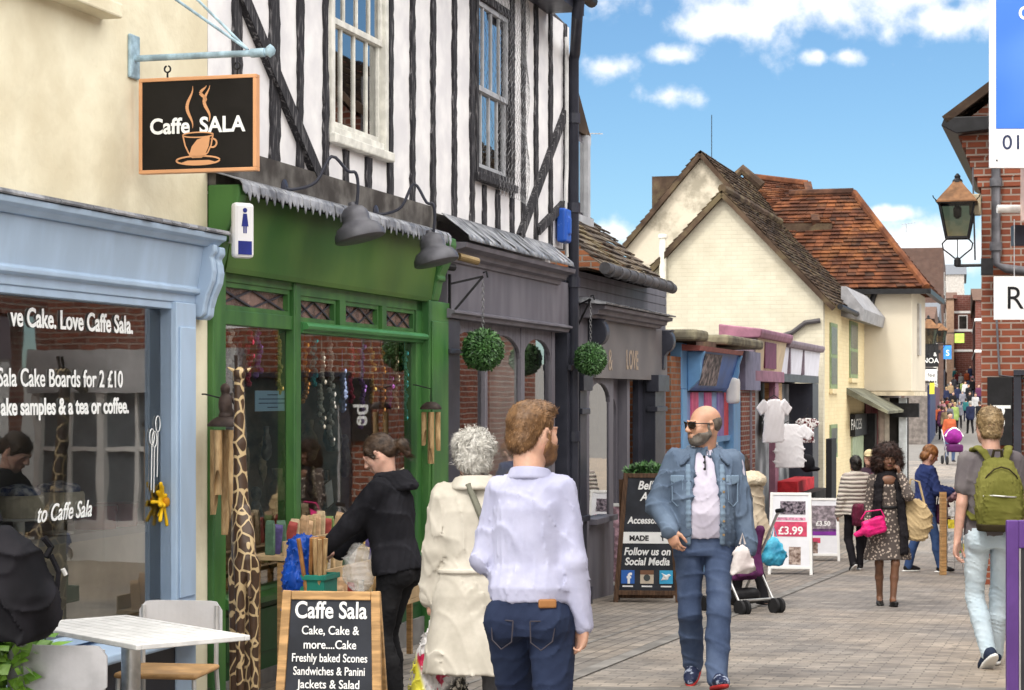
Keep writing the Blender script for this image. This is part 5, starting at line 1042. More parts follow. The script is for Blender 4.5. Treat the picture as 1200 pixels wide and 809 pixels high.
# swan neck lamps
lampm = mat('dull_lamp_metal', (.10, .10, .115), .45, metal=.3, var=.2)
def swan(px0, py0, px1, py1, label):
    o1 = .42; ta = FT(px0, .05); za = FZ(px0, py0, .05); tb = FT(px1, o1); zb = FZ(px1, py1, o1)
    r = thing('swan_neck_lamp', label, 'lamp', T_(ta, za, .05), 'swan neck lamps over the green fascia')
    m = MB(FAC); pts = [(ta, -.04, za), (ta + .06, -.10, za + .0), (ta + (tb - ta) * .35, -.22, za + .05), (ta + (tb - ta) * .55, -.30, za + .22), (ta + (tb - ta) * .80, -.38, zb + .34), (tb - .02, -o1, zb + .33), (tb, -o1 - .01, zb + .24), (tb, -o1, zb + .12)]
    P = []
    for i in range(len(pts) - 1):
        for k in range(4):
            t = k / 4; p = [Vector(pts[max(0, i - 1)]), Vector(pts[i]), Vector(pts[i + 1]), Vector(pts[min(len(pts) - 1, i + 2)])]
            P.append(.5 * ((2 * p[1]) + (p[2] - p[0]) * t + (2 * p[0] - 5 * p[1] + 4 * p[2] - p[3]) * t * t + (3 * p[1] - p[0] - 3 * p[2] + p[3]) * t ** 3))
    m.tube(P + [Vector(pts[-1])], .011, 10); m.build('arm', dgrey, r, smooth=60)
    m = MB(FAC); m.lathe([(.06, 0), (.06, .02), (.02, .03)], (ta, -.03, za), 14, Matrix.Rotation(R(90), 3, 'X')); m.build('wall_rose', dgrey, r)
    tilt = Matrix.Rotation(R(-14), 3, 'X')
    m = MB(FAC); m.lathe([(r_ * 1.18, z_ * 1.1) for r_, z_ in [(.135, -.10), (.142, -.095), (.143, -.085), (.14, -.06), (.118, -.02), (.085, .0), (.078, .015), (.080, .04), (.074, .07), (.055, .095), (.025, .11), (.02, .13)]], (tb, -o1, zb), 28, tilt); m.build('shade', lampm, r, smooth=40)
    m = MB(FAC); m.lathe([(.001, -.104), (.045, -.11), (.05, -.09)], (tb, -o1, zb), 16, tilt); m.build('bulb', mat('pale_bulb', (.6, .6, .55), .3), r)
swan(334, 221, 418, 262, 'domed grey swan neck lamp nearest the hanging cafe sign'); swan(441, 250, 508, 292, 'domed grey swan neck lamp at the right end of the green fascia')
# security camera
tt = FT(540, .15); z = FZ(540, 306, .15); sc_ = thing('security_camera', 'small bronze security camera under the grey cornice', 'camera', T_(tt, z, .06))
m = MB(FAC); m.tube([(tt - .25, -.06, z - .05), (tt - .10, -.12, z - .06)], .03, 10); m.build('mount', black, sc_); m = MB(FAC); m.tube([(tt - .10, -.16, z + .03), (tt + .10, -.26, z - .0)], .032, 12); m.build('housing', mat('bronze_metal', (.28, .20, .10), .4, metal=.5), sc_)
# clipped ball plants on brackets
leafm = t_ = NT('box_leaf'); g = t_.n('ShaderNodeNewGeometry'); r_ = t_.n('ShaderNodeValToRGB'); t_.t.links.new(g.outputs['Random Per Island'], r_.inputs[0]); r_.color_ramp.elements[0].color = (.015, .055, .015, 1); r_.color_ramp.elements[1].color = (.09, .22, .06, 1); t_.t.links.new(r_.outputs[0], t_.b.inputs['Base Color']); t_.b.inputs['Roughness'].default_value = .5; leafm = t_.m
def leaves(m, pts, nrms, size, seed=0, asp=.55):
    r = random.Random(seed)
    for p, n in zip(pts, nrms):
        n = Vector(n).normalized(); a = n.cross(Vector((r.uniform(-1, 1), r.uniform(-1, 1), r.uniform(-1, 1))))
        if a.length < .01: continue
        a.normalize(); d = (a * .8 + n * r.uniform(.2, .9)).normalized(); w_ = d.cross(n).normalized(); s = size * r.uniform(.6, 1.3); p = Vector(p)
        m.add([tuple(p), tuple(p + d * s * .5 + w_ * s * asp * .5), tuple(p + d * s + n * s * .1), tuple(p + d * s * .5 - w_ * s * asp * .5)], [(0, 1, 2, 3)])
def topiary(px, pyc, rad, o, label, brk_t, brk_z, chain_top):
    t = FT(px, o); z = FZ(px, pyc, o); r = thing('topiary_ball', label, 'topiary ball', T_(t, z, o), 'clipped balls hung outside the grey shops')
    m = MB(FAC); n = 2600; pts = []; ns = []
    for i in range(n):
        y = 1 - 2 * (i + .5) / n; rr = math.sqrt(1 - y * y); a = i * 2.399963; nn = Vector((rr * math.cos(a), rr * math.sin(a), y)); k = rad * random.uniform(.86, .985) * (1.08 if random.random() < .05 else 1); pts.append((t + nn.x * k, -o + nn.y * k, z + nn.z * k)); ns.append(nn)
    leaves(m, pts, ns, .030, 3); m.build('foliage', leafm, r)
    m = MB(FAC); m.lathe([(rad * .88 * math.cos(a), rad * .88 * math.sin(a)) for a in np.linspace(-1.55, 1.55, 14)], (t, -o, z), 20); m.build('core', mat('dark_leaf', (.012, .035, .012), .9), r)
    m = MB(FAC); k = int((chain_top - z - rad) / .03)
    for i in range(k):
        q = z + rad - .01 + i * .03; a = .012; pts = [(t + (a * math.cos(x) if i % 2 else 0), -o + (0 if i % 2 else a * math.cos(x)), q + .02 * math.sin(x)) for x in np.linspace(0, 6.28, 9)]; m.tube(pts, .0028, 4, False)
    m.build('chain', mat('dull_chain', (.22, .22, .23), .4, metal=.6), r)
    b = thing('hanging_bracket', 'black iron wall bracket holding ' + ('the nearer clipped ball' if px < 600 else 'the farther clipped ball'), 'bracket', T_(brk_t, brk_z, .05))
    m = MB(FAC); m.fb(brk_t - .012, brk_t + .012, .05, .07, brk_z - .28, brk_z + .08); m.bar((brk_t, -.06, brk_z), (t, -o, chain_top + .01), .012, .018); m.bar((brk_t, -.06, brk_z - .26), (t, -o, chain_top + .01), .012, .018); m.tube([(t, -o, chain_top + .04), (t, -o - .03, chain_top + .05), (t, -o - .04, chain_top)], .008, 6); m.build('frame', black, b)
topiary(566, 410, .165, .30, 'nearer clipped green ball hung before the arched windows', FT(527, .06), FZ(527, 333, .06), FZ(568, 326, .30))
topiary(692, 421, .155, .30, 'farther clipped green ball hung before the faded lettering', FT(680, .12), FZ(680, 360, .12), FZ(692, 352, .30))
# bamboo chimes
bam = mat('bamboo', (.42, .26, .12), .5, var=.25, vscale=4, stretch=(8, 8, 2), col2=(.55, .38, .20)); coco = mat('coconut_shell', (.045, .03, .025), .6, var=.4, vscale=14, bump=.3)
def chime(px, pyt, o, lens, label, rad=.10, s=1., cap_h=.06):
    t = FT(px, o); z = FZ(px, pyt, o); r = thing('wind_chime', label, 'wind chime', T_(t, z, o), 'bamboo wind chimes outside the green shop')
    m = MB(FAC); m.lathe([(rad * 1.1, -.0), (rad * 1.12, .012), (rad * .9, cap_h * .6), (rad * .5, cap_h * .95), (.01, cap_h)], (t, -o, z), 20); m.build('coconut_cap', coco, r, smooth=60)
    for i, ln in enumerate(lens):
        a = 2 * math.pi * i / len(lens) + .4; x = t + rad * .72 * math.cos(a); y = -o + rad * .72 * math.sin(a); m = MB(FAC); rr = .021 * s; seg = 12; b = len(m.v)
        top = z - .02; zb = top - ln
        for k in range(seg):      # tube with a slanting cut at its foot
            q = 2 * math.pi * k / seg; m.v.append((x + rr * math.cos(q), y + rr * math.sin(q), top))
        for k in range(seg):
            q = 2 * math.pi * k / seg; cut = max(0, math.cos(q + a)) * .13 * s; m.v.append((x + rr * math.cos(q), y + rr * math.sin(q), zb + cut))
        for k in range(seg): m.f.append((k, (k + 1) % seg, seg + (k + 1) % seg, seg + k))
        m.f.append(tuple(range(seg)))
        m.build('bamboo_tube', bam, r, smooth=40); 
    m = MB(FAC); m.tube([(t, -o, z + cap_h), (t, -o, z + cap_h + .10), (t - .02, -o + .12, z + cap_h + .13), (t - .02, -.02, z + cap_h + .13)], .005, 6); m.build('cord', black, r); return r, t, z
ch, ct, cz = chime(264, 500, .16, [.62, .50, .38, .55, .44], 'large dark topped bamboo wind chime left of the giraffe', .095, 1.15)
f_ = SDF(.008, .012); f_.ell((0, 0, .13), (.045, .04, .07)); f_.ell((0, 0, .22), (.03, .03, .035)); f_.cap((.03, 0, .19), (.09, -.03, .13), .014, .012); f_.cap((.09, -.03, .13), (.16, -.02, .08), .012, .008); f_.cap((-.02, 0, .10), (.06, -.05, .07), .022, .018); f_.ell((0, 0, .06), (.05, .04, .03))
o = f_.build('carved_figure', coco, None, M=T_(ct, cz, .16)); prop(o, 'dark carved seated figure perched on the large wind chime', 'carving')
chime(505, 480, .16, [.40, .26, .40, .30], 'smaller brown topped bamboo wind chime on the right green pilaster', .075, 1.0)
# ---------------------------------------------------------------- tall carved giraffe
gx, gy = (286 - 600) / 212., 11.3; gir = thing('wooden_giraffe', 'tall thin carved wooden giraffe standing outside the green shop', 'giraffe carving', at(gx, gy, gz(gy), 20))
def girmat():
    t = NT('giraffe_paint'); v = t.n('ShaderNodeTexVoronoi', {'Scale': 17.}, feature='DISTANCE_TO_EDGE'); mp = t.scalev((1., 1., .62)); ns = t.n('ShaderNodeTexNoise', {'Scale': 6.}); t.t.links.new(mp, ns.inputs['Vector'])
    vm = t.n('ShaderNodeVectorMath', operation='MULTIPLY_ADD'); t.t.links.new(ns.outputs[1], vm.inputs[0]); vm.inputs[1].default_value = (.05, .05, .05); t.t.links.new(mp, vm.inputs[2]); t.t.links.new(vm.outputs[0], v.inputs['Vector'])
    f = t.ramp(v.outputs[0], .05, .08); t.set(t.b.inputs['Base Color'], t.mix(f, (.50, .37, .20), t.mix(t.noise(20, 3), (.03, .016, .009), (.075, .036, .016)))); t.b.inputs['Roughness'].default_value = .5; return t.m
gm = girmat()
g = SDF(.008, .02)
g.loft([(.80, .0, -.02, .05, .09), (.92, 0, -.01, .062, .125), (1.06, 0, .02, .060, .105), (1.20, 0, .07, .045, .06)])
g.cap((0, .06, 1.12), (0, .10, 1.55), .048, .034); g.cap((0, .10, 1.55), (0, .12, 1.93), .034, .028)
for x, y in ((-.035, .07), (.035, .07), (-.035, -.08), (.035, -.08)):
    g.cap((x, y, .90), (x * 1.1, y * 1.15, .45), .036, .024, k=.012); g.cap((x * 1.1, y * 1.15, .45), (x * 1.15, y * 1.2, .03), .024, .022, k=.012); g.cap((x * 1.15, y * 1.2, .03), (x * 1.15, y * 1.2 + .03, .02), .026, .022)
g.cap((0, -.10, 1.0), (0, -.15, .72), .012, .014, k=.01)
g.build('body', gm, gir)
hd_ = SDF(.006, .012); hd_.cap((0, .11, 1.94), (.015, .24, 1.85), .038, .024); hd_.ell((.015, .24, 1.85), (.024, .03, .022)); hd_.build('head', gm, gir)
m = MB(WM[gir.name])
for q in (-1, 1): m = MB(WM[gir.name]); m.tube([(q * .02, .10, 1.96), (q * .025, .085, 2.04)], [.008, .011], 6); m.build('horn', coco, gir); m = MB(WM[gir.name]); m.lathe([(.001, 0), (.011, .012), (.008, .03), (.001, .048)], (q * .03, .09, 1.95), 8, Matrix.Rotation(R(q * 60), 3, 'Y')); m.build('ear', gm, gir)
# ---------------------------------------------------------------- stall of incense and bamboo under the window
stl = thing('display_stall', 'stepped wooden display stall under the green shop window', 'stall', T_(-7.2, -.2, .3)); s0, s1 = FT(352, .4), FT(470, .4)
zg = -.2
bx = mat('pale_cardboard', (.42, .30, .17), .85, var=.2, vscale=5)
for k, (oa, ob_, zt_) in enumerate(((.06, .30, .62), (.30, .52, .44), (.52, .74, .26))):
    m = MB(FAC); m.fb(s0, s1, oa, ob_ - .004, zt_ - .03, zt_); m.fb(s0, s1, ob_ - .02, ob_ - .004, zt_, zt_ + .09); m.build('tray', bx, stl, bevel=.004)
m = MB(FAC); [(m.__init__(FAC), m.fb(a, a + .035, o_, o_ + .035, zg, z_), m.build('leg', wood, stl)) for a in (s0 + .02, s1 - .06) for o_, z_ in ((.08, .58), (.24, .58), (.46, .40), (.68, .22))]
pk = [mat('packet_%d' % i, c, .5, var=.2, vscale=20) for i, c in enumerate([(.50, .36, .20), (.56, .44, .28), (.42, .26, .12), (.10, .18, .12), (.36, .07, .06), (.55, .50, .42), (.10, .08, .22), (.45, .30, .08), (.20, .28, .10), (.60, .40, .24)])]
pme = [MB().box(-.032, .032, -.012, .012, 0, .26) for _ in (0,)][0]
base = None; kinds = ['tan', 'buff', 'brown', 'dark green', 'red', 'cream', 'indigo', 'mustard', 'olive', 'peach']
for row, (oo, zt_) in enumerate(((.18, .62), (.40, .44), (.62, .26))):
    n = 20
    for i in range(n):
        t = s0 + .05 + (s1 - s0 - .1) * i / (n - 1) + random.uniform(-.01, .01); ki = random.choice([0, 0, 1, 1, 2, 5, 9, 3, 4, 6, 7, 8]); hh = random.uniform(.6, .85)
        b = MB(); b.box(-.030, .030, -.012, .012, 0, .24 * hh); b.prism([(-.012, .24 * hh), (.012, .24 * hh), (.0, .275 * hh)], 'x', -.028, .028)
        o = b.build('incense_packet', pk[ki], None, bevel=.003, M=T_(t, zt_ + .002, oo) @ Matrix.Rotation(R(90 + random.uniform(-14, 14)), 4, 'Z') @ Matrix.Rotation(R(random.uniform(-14, 4)), 4, 'Y'))
        prop(o, '%s packet standing in the %s tray of the display stall' % (kinds[ki], ('back', 'middle', 'front')[row]), 'packet', 'incense packets on the display stall')
teal = mat('teal_plastic', (.02, .20, .15), .45, var=.15, vscale=6)
def crate(px, py0, py1, o, w_, d_, label):
    t = FT(px, o); zb = FZ(px, py1, o); h_ = FZ(px, py0, o) - zb; r = thing('plastic_tub', label, 'tub', T_(t, zb, o), 'teal tubs at the stall'); m = MB(FAC)
    m.fb(t - w_, t + w_, o - d_, o + d_, zb, zb + .015)
    for a in ((t - w_, t - w_ + .012, o - d_, o + d_), (t + w_ - .012, t + w_, o - d_, o + d_), (t - w_ + .012, t + w_ - .012, o - d_, o - d_ + .012), (t - w_ + .012, t + w_ - .012, o + d_ - .012, o + d_)): m.fb(*a, zb + .015, zb + h_)
    for a in ((t - w_ - .012, t + w_ + .012, o + d_, o + d_ + .014), (t - w_ - .014, t - w_, o - d_, o + d_)): m.fb(*a, zb + h_ - .03, zb + h_)
    m.build('tub', teal, r, bevel=.004); return t, zb, h_
ct_ = crate(368, 672, 712, .80, .11, .10, 'taller teal tub holding bamboo rods beside the stall'); crate(392, 697, 716, .84, .13, .09, 'shallow teal tub in front of the bamboo rods')
rodm = mat('orange_brown_bamboo', (.36, .17, .06), .5, var=.3, vscale=8)
for i in range(14):
    t, zb, h_ = ct_; b = MB(); a = random.uniform(-.09, .08); c = random.uniform(-.08, .08); b.tube([(0, 0, .02), (random.uniform(-.10, .02), random.uniform(-.06, .06), .40)], .013, 7)
    o = b.build('bamboo_rod', rodm if i % 3 else bam, None, M=T_(t + a, zb, .80 + c)); prop(o, 'brown bamboo rod standing in the taller teal tub', 'rod', 'bamboo rods in the teal tub')
b = SDF(.010, .04); t = FT(352, .72); z = FZ(352, 660, .72); b.cap((0, 0, .10), (.12, -.02, .10), .06, .05); b.cap((0, 0, .10), (-.06, 0, -.10), .06, .07); b.cap((-.06, 0, -.10), (-.08, .02, -.26), .07, .06)
o = b.build('blue_plastic_sheet', mat('royal_blue_plastic', (.01, .07, .40), .35, var=.3, vscale=9), None, wr=(.024, 13, 3), M=T_(t, z, .72)); prop(o, 'crumpled blue plastic sheet draped beside the bamboo rods', 'plastic sheet')
b = SDF(.008, .02); b.loft([(-.18, 0, 0, .04, .03), (-.10, 0, 0, .10, .06), (.02, 0, 0, .09, .05), (.10, 0, 0, .03, .03)])
plast = NT('clear_plastic'); plast.b.inputs['Base Color'].default_value = (.75, .74, .74, 1); plast.b.inputs['Roughness'].default_value = .22; plast.b.inputs['Alpha'].default_value = .32; plast.b.inputs['Specular IOR Level'].default_value = .8
hx, hy = (424 - 600) / 204.3 + .0, 11.75
pz = PW(421, 657, 11.75); o = b.build('clear_bag', plast.m, None, wr=(.010, 10, 4), M=at(pz.x, pz.y, pz.z)); prop(o, 'crinkled clear plastic bag held by the woman in black hoodie', 'bag')
# in the green window
sm_ = [mat('shell_%d' % i, c, .5, var=.15) for i, c in enumerate([(.60, .50, .32), (.70, .66, .55), (.30, .38, .60), (.34, .10, .36)])]
def garland(px, py0, py1, o, mt, label, s=.018):
    t = FT(px, o); z1 = FZ(px, py0, o); z0 = FZ(px, py1, o); m = MB(FAC); n = int((z1 - z0) / .028); r = random.Random(px)
    for i in range(n):
        z = z0 + (z1 - z0) * i / n; m.lathe([(.001, -s), (s * .8, -s * .4), (s, 0), (s * .7, s * .6), (.001, s)], (t + r.uniform(-.016, .016), -o + r.uniform(-.015, .015), z), 7, rotm(r.uniform(0, 90), r.uniform(0, 90), 0))
    m.tube([(t, -o, z0), (t, -o, z1 + .12)], .003, 4)
    o_ = m.build('shell_garland', mt, None, M=T_(t, z1, o)); prop(o_, label, 'garland', 'shell garlands in the green shop window')
garland(377, 410, 500, -.07, sm_[1], 'cream shell garland hung leftmost in the wide green window', .022); garland(401, 430, 480, -.07, sm_[2], 'blue and white garland in the middle of the wide window', .028); garland(464, 415, 482, -.07, sm_[0], 'golden shell garland hung rightmost in the wide window', .020); garland(457, 440, 475, -.07, sm_[3], 'purple garland beside the golden shell garland', .026); garland(281, 390, 470, -.13, mat('dark_red_bead', (.12, .02, .035), .5), 'dark red bead garland in the narrow green window', .030); garland(262, 385, 470, -.13, mat('dark_red_bead', (.12, .02, .035), .5), 'second dark red bead garland close to the left pilaster', .030)
for i, (px, y0, y1) in enumerate([(357, 400, 470), (368, 395, 450), (388, 400, 520), (412, 400, 470), (424, 402, 500), (436, 405, 470), (447, 405, 520), (474, 410, 490), (271, 380, 440), (292, 385, 450), (303, 385, 440), (326, 385, 460)]):
    cn, cc_ = [('orange', (.62, .28, .06)), ('turquoise', (.06, .42, .45)), ('white', (.72, .70, .64)), ('crimson', (.55, .05, .10)), ('violet', (.32, .16, .50)), ('golden', (.65, .46, .12))][i % 6]
    garland(px, y0, y1, -.075, mat('bead_' + cn, cc_, .45, var=.2), '%s bead string hung %s in the %s green window' % (cn, ['high', 'low', 'near the top'][i // 4], 'wide' if px > 345 else 'narrow'), .024)
nt_ = thing('paper_notice', 'pale blue paper notice in the narrow green window', 'notice', T_(FT(316, -.06), FZ(316, 470, -.06), -.06)); m = MB(FAC); a, b_ = FT(297, -.07), FT(337, -.07); za, zb = FZ(316, 482, -.07), FZ(316, 458, -.07); m.fb(a, b_, -.062, -.058, za, zb); m.build('paper', mat('pale_blue_paper', (.42, .62, .78), .8, var=.03), nt_)
m = MB(FAC)
for k in range(4): w_ = (b_ - a) * (.3 if k in (0, 3) else .8); m.fb((a + b_) / 2 - w_ / 2, (a + b_) / 2 + w_ / 2, -.058, -.057, zb - .03 - k * .027, zb - .024 - k * .027)
m.build('printed_lines', mat('print_ink', (.05, .06, .12), .8), nt_)
def carving(px, py, o, h_, kind, mt, label):
    t = FT(px, o); z = FZ(px, py, o); b = SDF(.011, .02); s = h_
    if kind == 'leaf': b.loft([(0, 0, 0, .03 * s, .03 * s), (.3 * s, 0, 0, .16 * s, .05 * s), (.6 * s, .02 * s, 0, .18 * s, .05 * s), (.9 * s, 0, 0, .08 * s, .03 * s), (s, 0, 0, .01, .01)])
    elif kind == 'vase': b.loft([(0, 0, 0, .16 * s, .16 * s), (.3 * s, 0, 0, .26 * s, .26 * s), (.6 * s, 0, 0, .20 * s, .20 * s), (.75 * s, 0, 0, .10 * s, .10 * s), (s, 0, 0, .14 * s, .14 * s)], pw=2)
    else:
        b.ell((0, 0, .22 * s), (.16 * s, .14 * s, .22 * s)); b.ell((0, 0, .55 * s), (.12 * s, .10 * s, .18 * s)); b.ell((0, 0, .82 * s), (.09 * s, .09 * s, .12 * s)); b.cap((.1 * s, 0, .62 * s), (.16 * s, -.08 * s, .35 * s), .04 * s); b.cap((-.1 * s, 0, .62 * s), (-.16 * s, -.08 * s, .35 * s), .04 * s)
    o_ = b.build('carved_' + ('leaf' if kind == 'leaf' else 'vase' if kind == 'vase' else 'figure'), mt, None, wr=(.006, 24, int(px)), M=T_(t, z, o)); prop(o_, label, 'carving')
lw = mat('pale_carved_wood', (.36, .28, .17), .6, var=.3, vscale=12); mw = mat('mid_carved_wood', (.16, .09, .05), .55, var=.4, vscale=10); gw = mat('grey_carved_wood', (.22, .20, .18), .6, var=.4, vscale=12)
zw = 700
for a in [(308, 570, -.3, .34, 'leaf', lw, 'tall pale carved leaf in the narrow green window'), (325, 600, -.35, .30, 'vase', lw, 'round pale carved vase behind the paper notice'), (300, 640, -.25, .42, 'fig', gw, 'grey carved figure low in the narrow green window'), (322, 690, -.25, .55, 'leaf', mw, 'dark carved panel standing low in the narrow window'), (334, 560, -.5, .3, 'fig', mw, 'dark carved figure against the upright in the narrow window'), (362, 540, -.35, .30, 'vase', lw, 'pale wicker vase at the left of the wide window'), (382, 600, -.4, .34, 'fig', mw, 'brown carved figure standing in the wide window'), (404, 560, -.5, .36, 'fig', gw, 'grey carved figure behind the blue garland'), (360, 625, -.25, .16, 'vase', gw, 'small grey pot on the window bed'), (376, 625, -.3, .15, 'vase', mat('pink_glaze', (.55, .12, .20), .4), 'pink glazed pot on the window bed'), (398, 622, -.25, .15, 'vase', mat('pale_pink_glaze', (.66, .34, .36), .4), 'pale pink pot beside the price card'), (420, 618, -.3, .2, 'vase', lw, 'sandy pot at the right of the window bed')] + [(px, py, -.14, .20 + .05 * (i % 3), ['leaf', 'fig', 'vase'][i % 3], [lw, gw, mw, lw][i % 4], lab) for i, (px, py, lab) in enumerate([(290, 560, 'small pale leaf carving by the left pilaster'), (312, 540, 'little grey figure under the paper notice'), (328, 640, 'brown pot beside the narrow window post'), (296, 690, 'pale carved leaf standing on the narrow window bed'), (366, 585, 'pale leaf carving near the post of the wide window'), (390, 530, 'grey figure high in the wide window'), (412, 590, 'brown pot on the middle shelf of the wide window'), (430, 545, 'pale carved leaf behind the hoodie woman'), (446, 600, 'grey figure near the golden garland'), (470, 560, 'brown pot right of the hoodie woman in the window')])]: carving(*a)
m = MB(FAC); t = FT(387, -.2); z = FZ(387, 592, -.2); m.box(-.05, .05, -.004, .004, 0, .15); 
b = MB(); b.box(-.065, .065, -.004, .004, 0, .17); b.box(-.04, .04, -.006, -.004, .05, .13); o = b.build('price_card', white, None, M=T_(t, z, -.2) @ Matrix.Rotation(R(-15), 4, 'Y')); prop(o, 'white price card leaning among the pots in the wide window', 'price card')

# ---------------------------------------------------------------- cafe window display
def cake(px, py, o, rad, label, topm):
    t = FT(px, o); z = .872; r = thing('cake', label, 'cake', T_(t, z, o), 'cakes on the cafe window shelf'); m = MB(FAC); m.lathe([(.02, 0), (rad * .6, 0), (rad * .6, .01), (.03, .02), (.03, .09), (rad * 1.1, .10), (rad * 1.1, .11)], (t, -o, z), 20); m.build('cake_stand', white, r, smooth=40)
    m = MB(FAC); m.lathe([(rad, .112), (rad, .21), (rad * .95, .225), (.001, .225)], (t, -o, z), 22); m.build('sponge', mat('cream_icing', (.66, .60, .48), .7, var=.15, vscale=14), r)
    b = SDF(.012, .02)
    for k in range(9): a = k * .7; b.ell((rad * .6 * math.cos(a), rad * .6 * math.sin(a), .24), (.04, .04, .03))
    b.ell((0, 0, .25), (.06, .06, .035)); me = b.mesh('topping'); me.transform(WM[r.name].inverted() @ FAC @ Matrix.Translation((t, -o, z))); link('topping', me, topm, r)
cake(22, 0, -.22, .13, 'cake with blue and white topping at the left of the cafe shelf', mat('blue_white_icing', (.10, .16, .40), .6, var=.5, vscale=22, col2=(.7, .72, .78))); cake(68, 0, -.22, .14, 'cake with blue speckled topping in the middle of the cafe shelf', mat('blue_white_icing', (.10, .16, .40)))
for px, c in ((112, 'left of the flower'), (137, 'nearest the yellow flower')):
    t = FT(px, -.22); b = MB(); b.lathe([(.11, 0), (.115, .01), (.115, .10), (.12, .10), (.12, .13), (.01, .135)], (0, 0, 0), 22); o = b.build('cake_tin', mat('dark_red_tin', (.18, .02, .025), .35, var=.2), None, smooth=40, M=T_(t, .873, -.22)); prop(o, 'dark red round tin on the cafe shelf ' + c, 'tin', 'red tins on the cafe shelf')
fl = thing('yellow_flower', 'yellow artificial flower stuck inside the cafe window', 'flower', T_(FT(178, -.1), FZ(177, 590, -.03), -.03)); t = FT(177, -.03); z = FZ(177, 590, -.03)
b = SDF(.007, .008)
for k in range(22): a = k * 2.4; L_ = .04 + .045 * (k % 3); b.cap((0, 0, 0), (L_ * math.cos(a), -.02 + .025 * (k % 2), L_ * math.sin(a)), .006, .013, k=.003)
me = b.mesh('petals'); link('petals', me, mat('yellow_petal', (.72, .44, .01), .6, var=.15), fl); b = SDF(.007, .01); b.ell((0, -.02, 0), (.03, .02, .03)); link('centre', b.mesh('centre'), mat('orange_centre', (.5, .22, .01), .8), fl)

# ================================================================ pavement boards
def board_frame(r, W_, H_, top_w, fm, pm, fw=.05, tilt=10, legs=True, y=0):
    """one leaning face of an A board, hinged at its top"""
    B = WM[r.name] @ Matrix.Rotation(R(-tilt), 4, 'X'); m = MB(B); a, b = W_ / 2, top_w / 2
    P = [(-a, 0), (a, 0), (b, H_), (-b, H_)]
    m = MB(B); m.bar((-a + fw / 2, 0, 0), (-b + fw / 2, 0, H_), fw, .03, (0, -1, 0)); m.bar((a - fw / 2, 0, 0), (b - fw / 2, 0, H_), fw, .03, (0, -1, 0)); m.box(-b + fw, b - fw, -.0152, .0152, H_ - fw, H_ - .002); z_ = .08; m.box(-a + fw, a - fw, -.0152, .0152, z_, z_ + fw); m.build('frame', fm, r, bevel=.004)
    m = MB(B); m.add([(-a + fw * .8, -.004, z_ + .02), (a - fw * .8, -.004, z_ + .02), (b - fw * .8, -.004, H_ - .02), (-b + fw * .8, -.004, H_ - .02), (-a + fw * .8, .006, z_ + .02), (a - fw * .8, .006, z_ + .02), (b - fw * .8, .006, H_ - .02), (-b + fw * .8, .006, H_ - .02)], [(0, 1, 2, 3), (7, 6, 5, 4), (0, 4, 5, 1), (1, 5, 6, 2), (2, 6, 7, 3), (3, 7, 4, 0)]); m.build('panel', pm, r)
    B2 = WM[r.name] @ Matrix.Translation((0, 2 * H_ * math.sin(R(tilt)), 0)) @ Matrix.Rotation(R(tilt), 4, 'X'); m = MB(B2); m.bar((-a + fw / 2, 0, 0), (-b + fw / 2, 0, H_ * .985), fw, .028, (0, -1, 0)); m.bar((a - fw / 2, 0, 0), (b - fw / 2, 0, H_ * .985), fw, .028, (0, -1, 0)); m.box(-a + fw, a - fw, -.01, .01, .1, H_ * .95); m.build('back_face', fm, r); return B
by, bxp = 9.3, 383; bxx = (bxp - 600) / FPX * by
ab_ = thing('pavement_board', 'oak framed chalkboard A board headed Caffe Sala', 'A board', at(bxx - .005, by, gz(by), -7)); s_ = FPX / by
B = board_frame(ab_, .53, .925, .455, wood, chalk, .042, 8)
for s, z, sz, bo in (('Caffe Sala', .800, .108, .002), ('Cake, Cake &', .725, .056, .0005), ('more....Cake', .660, .056, .0005), ('Freshly baked Scones', .600, .054, .0005), ('Sandwiches & Panini', .540, .054, .0005), ('Jackets & Salad', .480, .056, .0005), ('Soup of the Day', .420, .056, .0005)):
    text(s, sz, chalkw, ab_, (0, -.006, z), (1, 0, 0), (0, 0, 1), B, 'CENTER', bold=bo, sx=(.80 if z > .79 else .76 if 'baked' in s or 'Sand' in s else .86))
by = 21.4; bxx = (758 - 600) / FPX * by; bb = thing('pavement_board', 'tall dark wood chalkboard A board headed Belle Art with social media icons', 'A board', at(bxx, by, gz(by), -6)); s_ = FPX / by
B = board_frame(bb, .70, 1.36, .50, dwood, chalk, .05, 7)
for s, z, sz, sh in (('Belle', 1.19, .125, .3), ('Art', 1.07, .125, .3), ('Accessories', .83, .10, .2), ('Follow us on', .50, .11, .2), ('Social Media', .395, .11, .2)): text(s, sz, chalkw, bb, (-.0, -.006, z), (1, 0, 0), (0, 0, 1), B, 'CENTER', bold=.003, shear=sh, sx=.85)
m = MB(B); m.box(-.26, .26, -.010, -.005, .62, .74); st_ = m.build('white_strip', chalkw, bb); text('MADE      Y', .075, black, bb, (0, -.012, .65), (1, 0, 0), (0, 0, 1), B, 'CENTER', bold=.003)
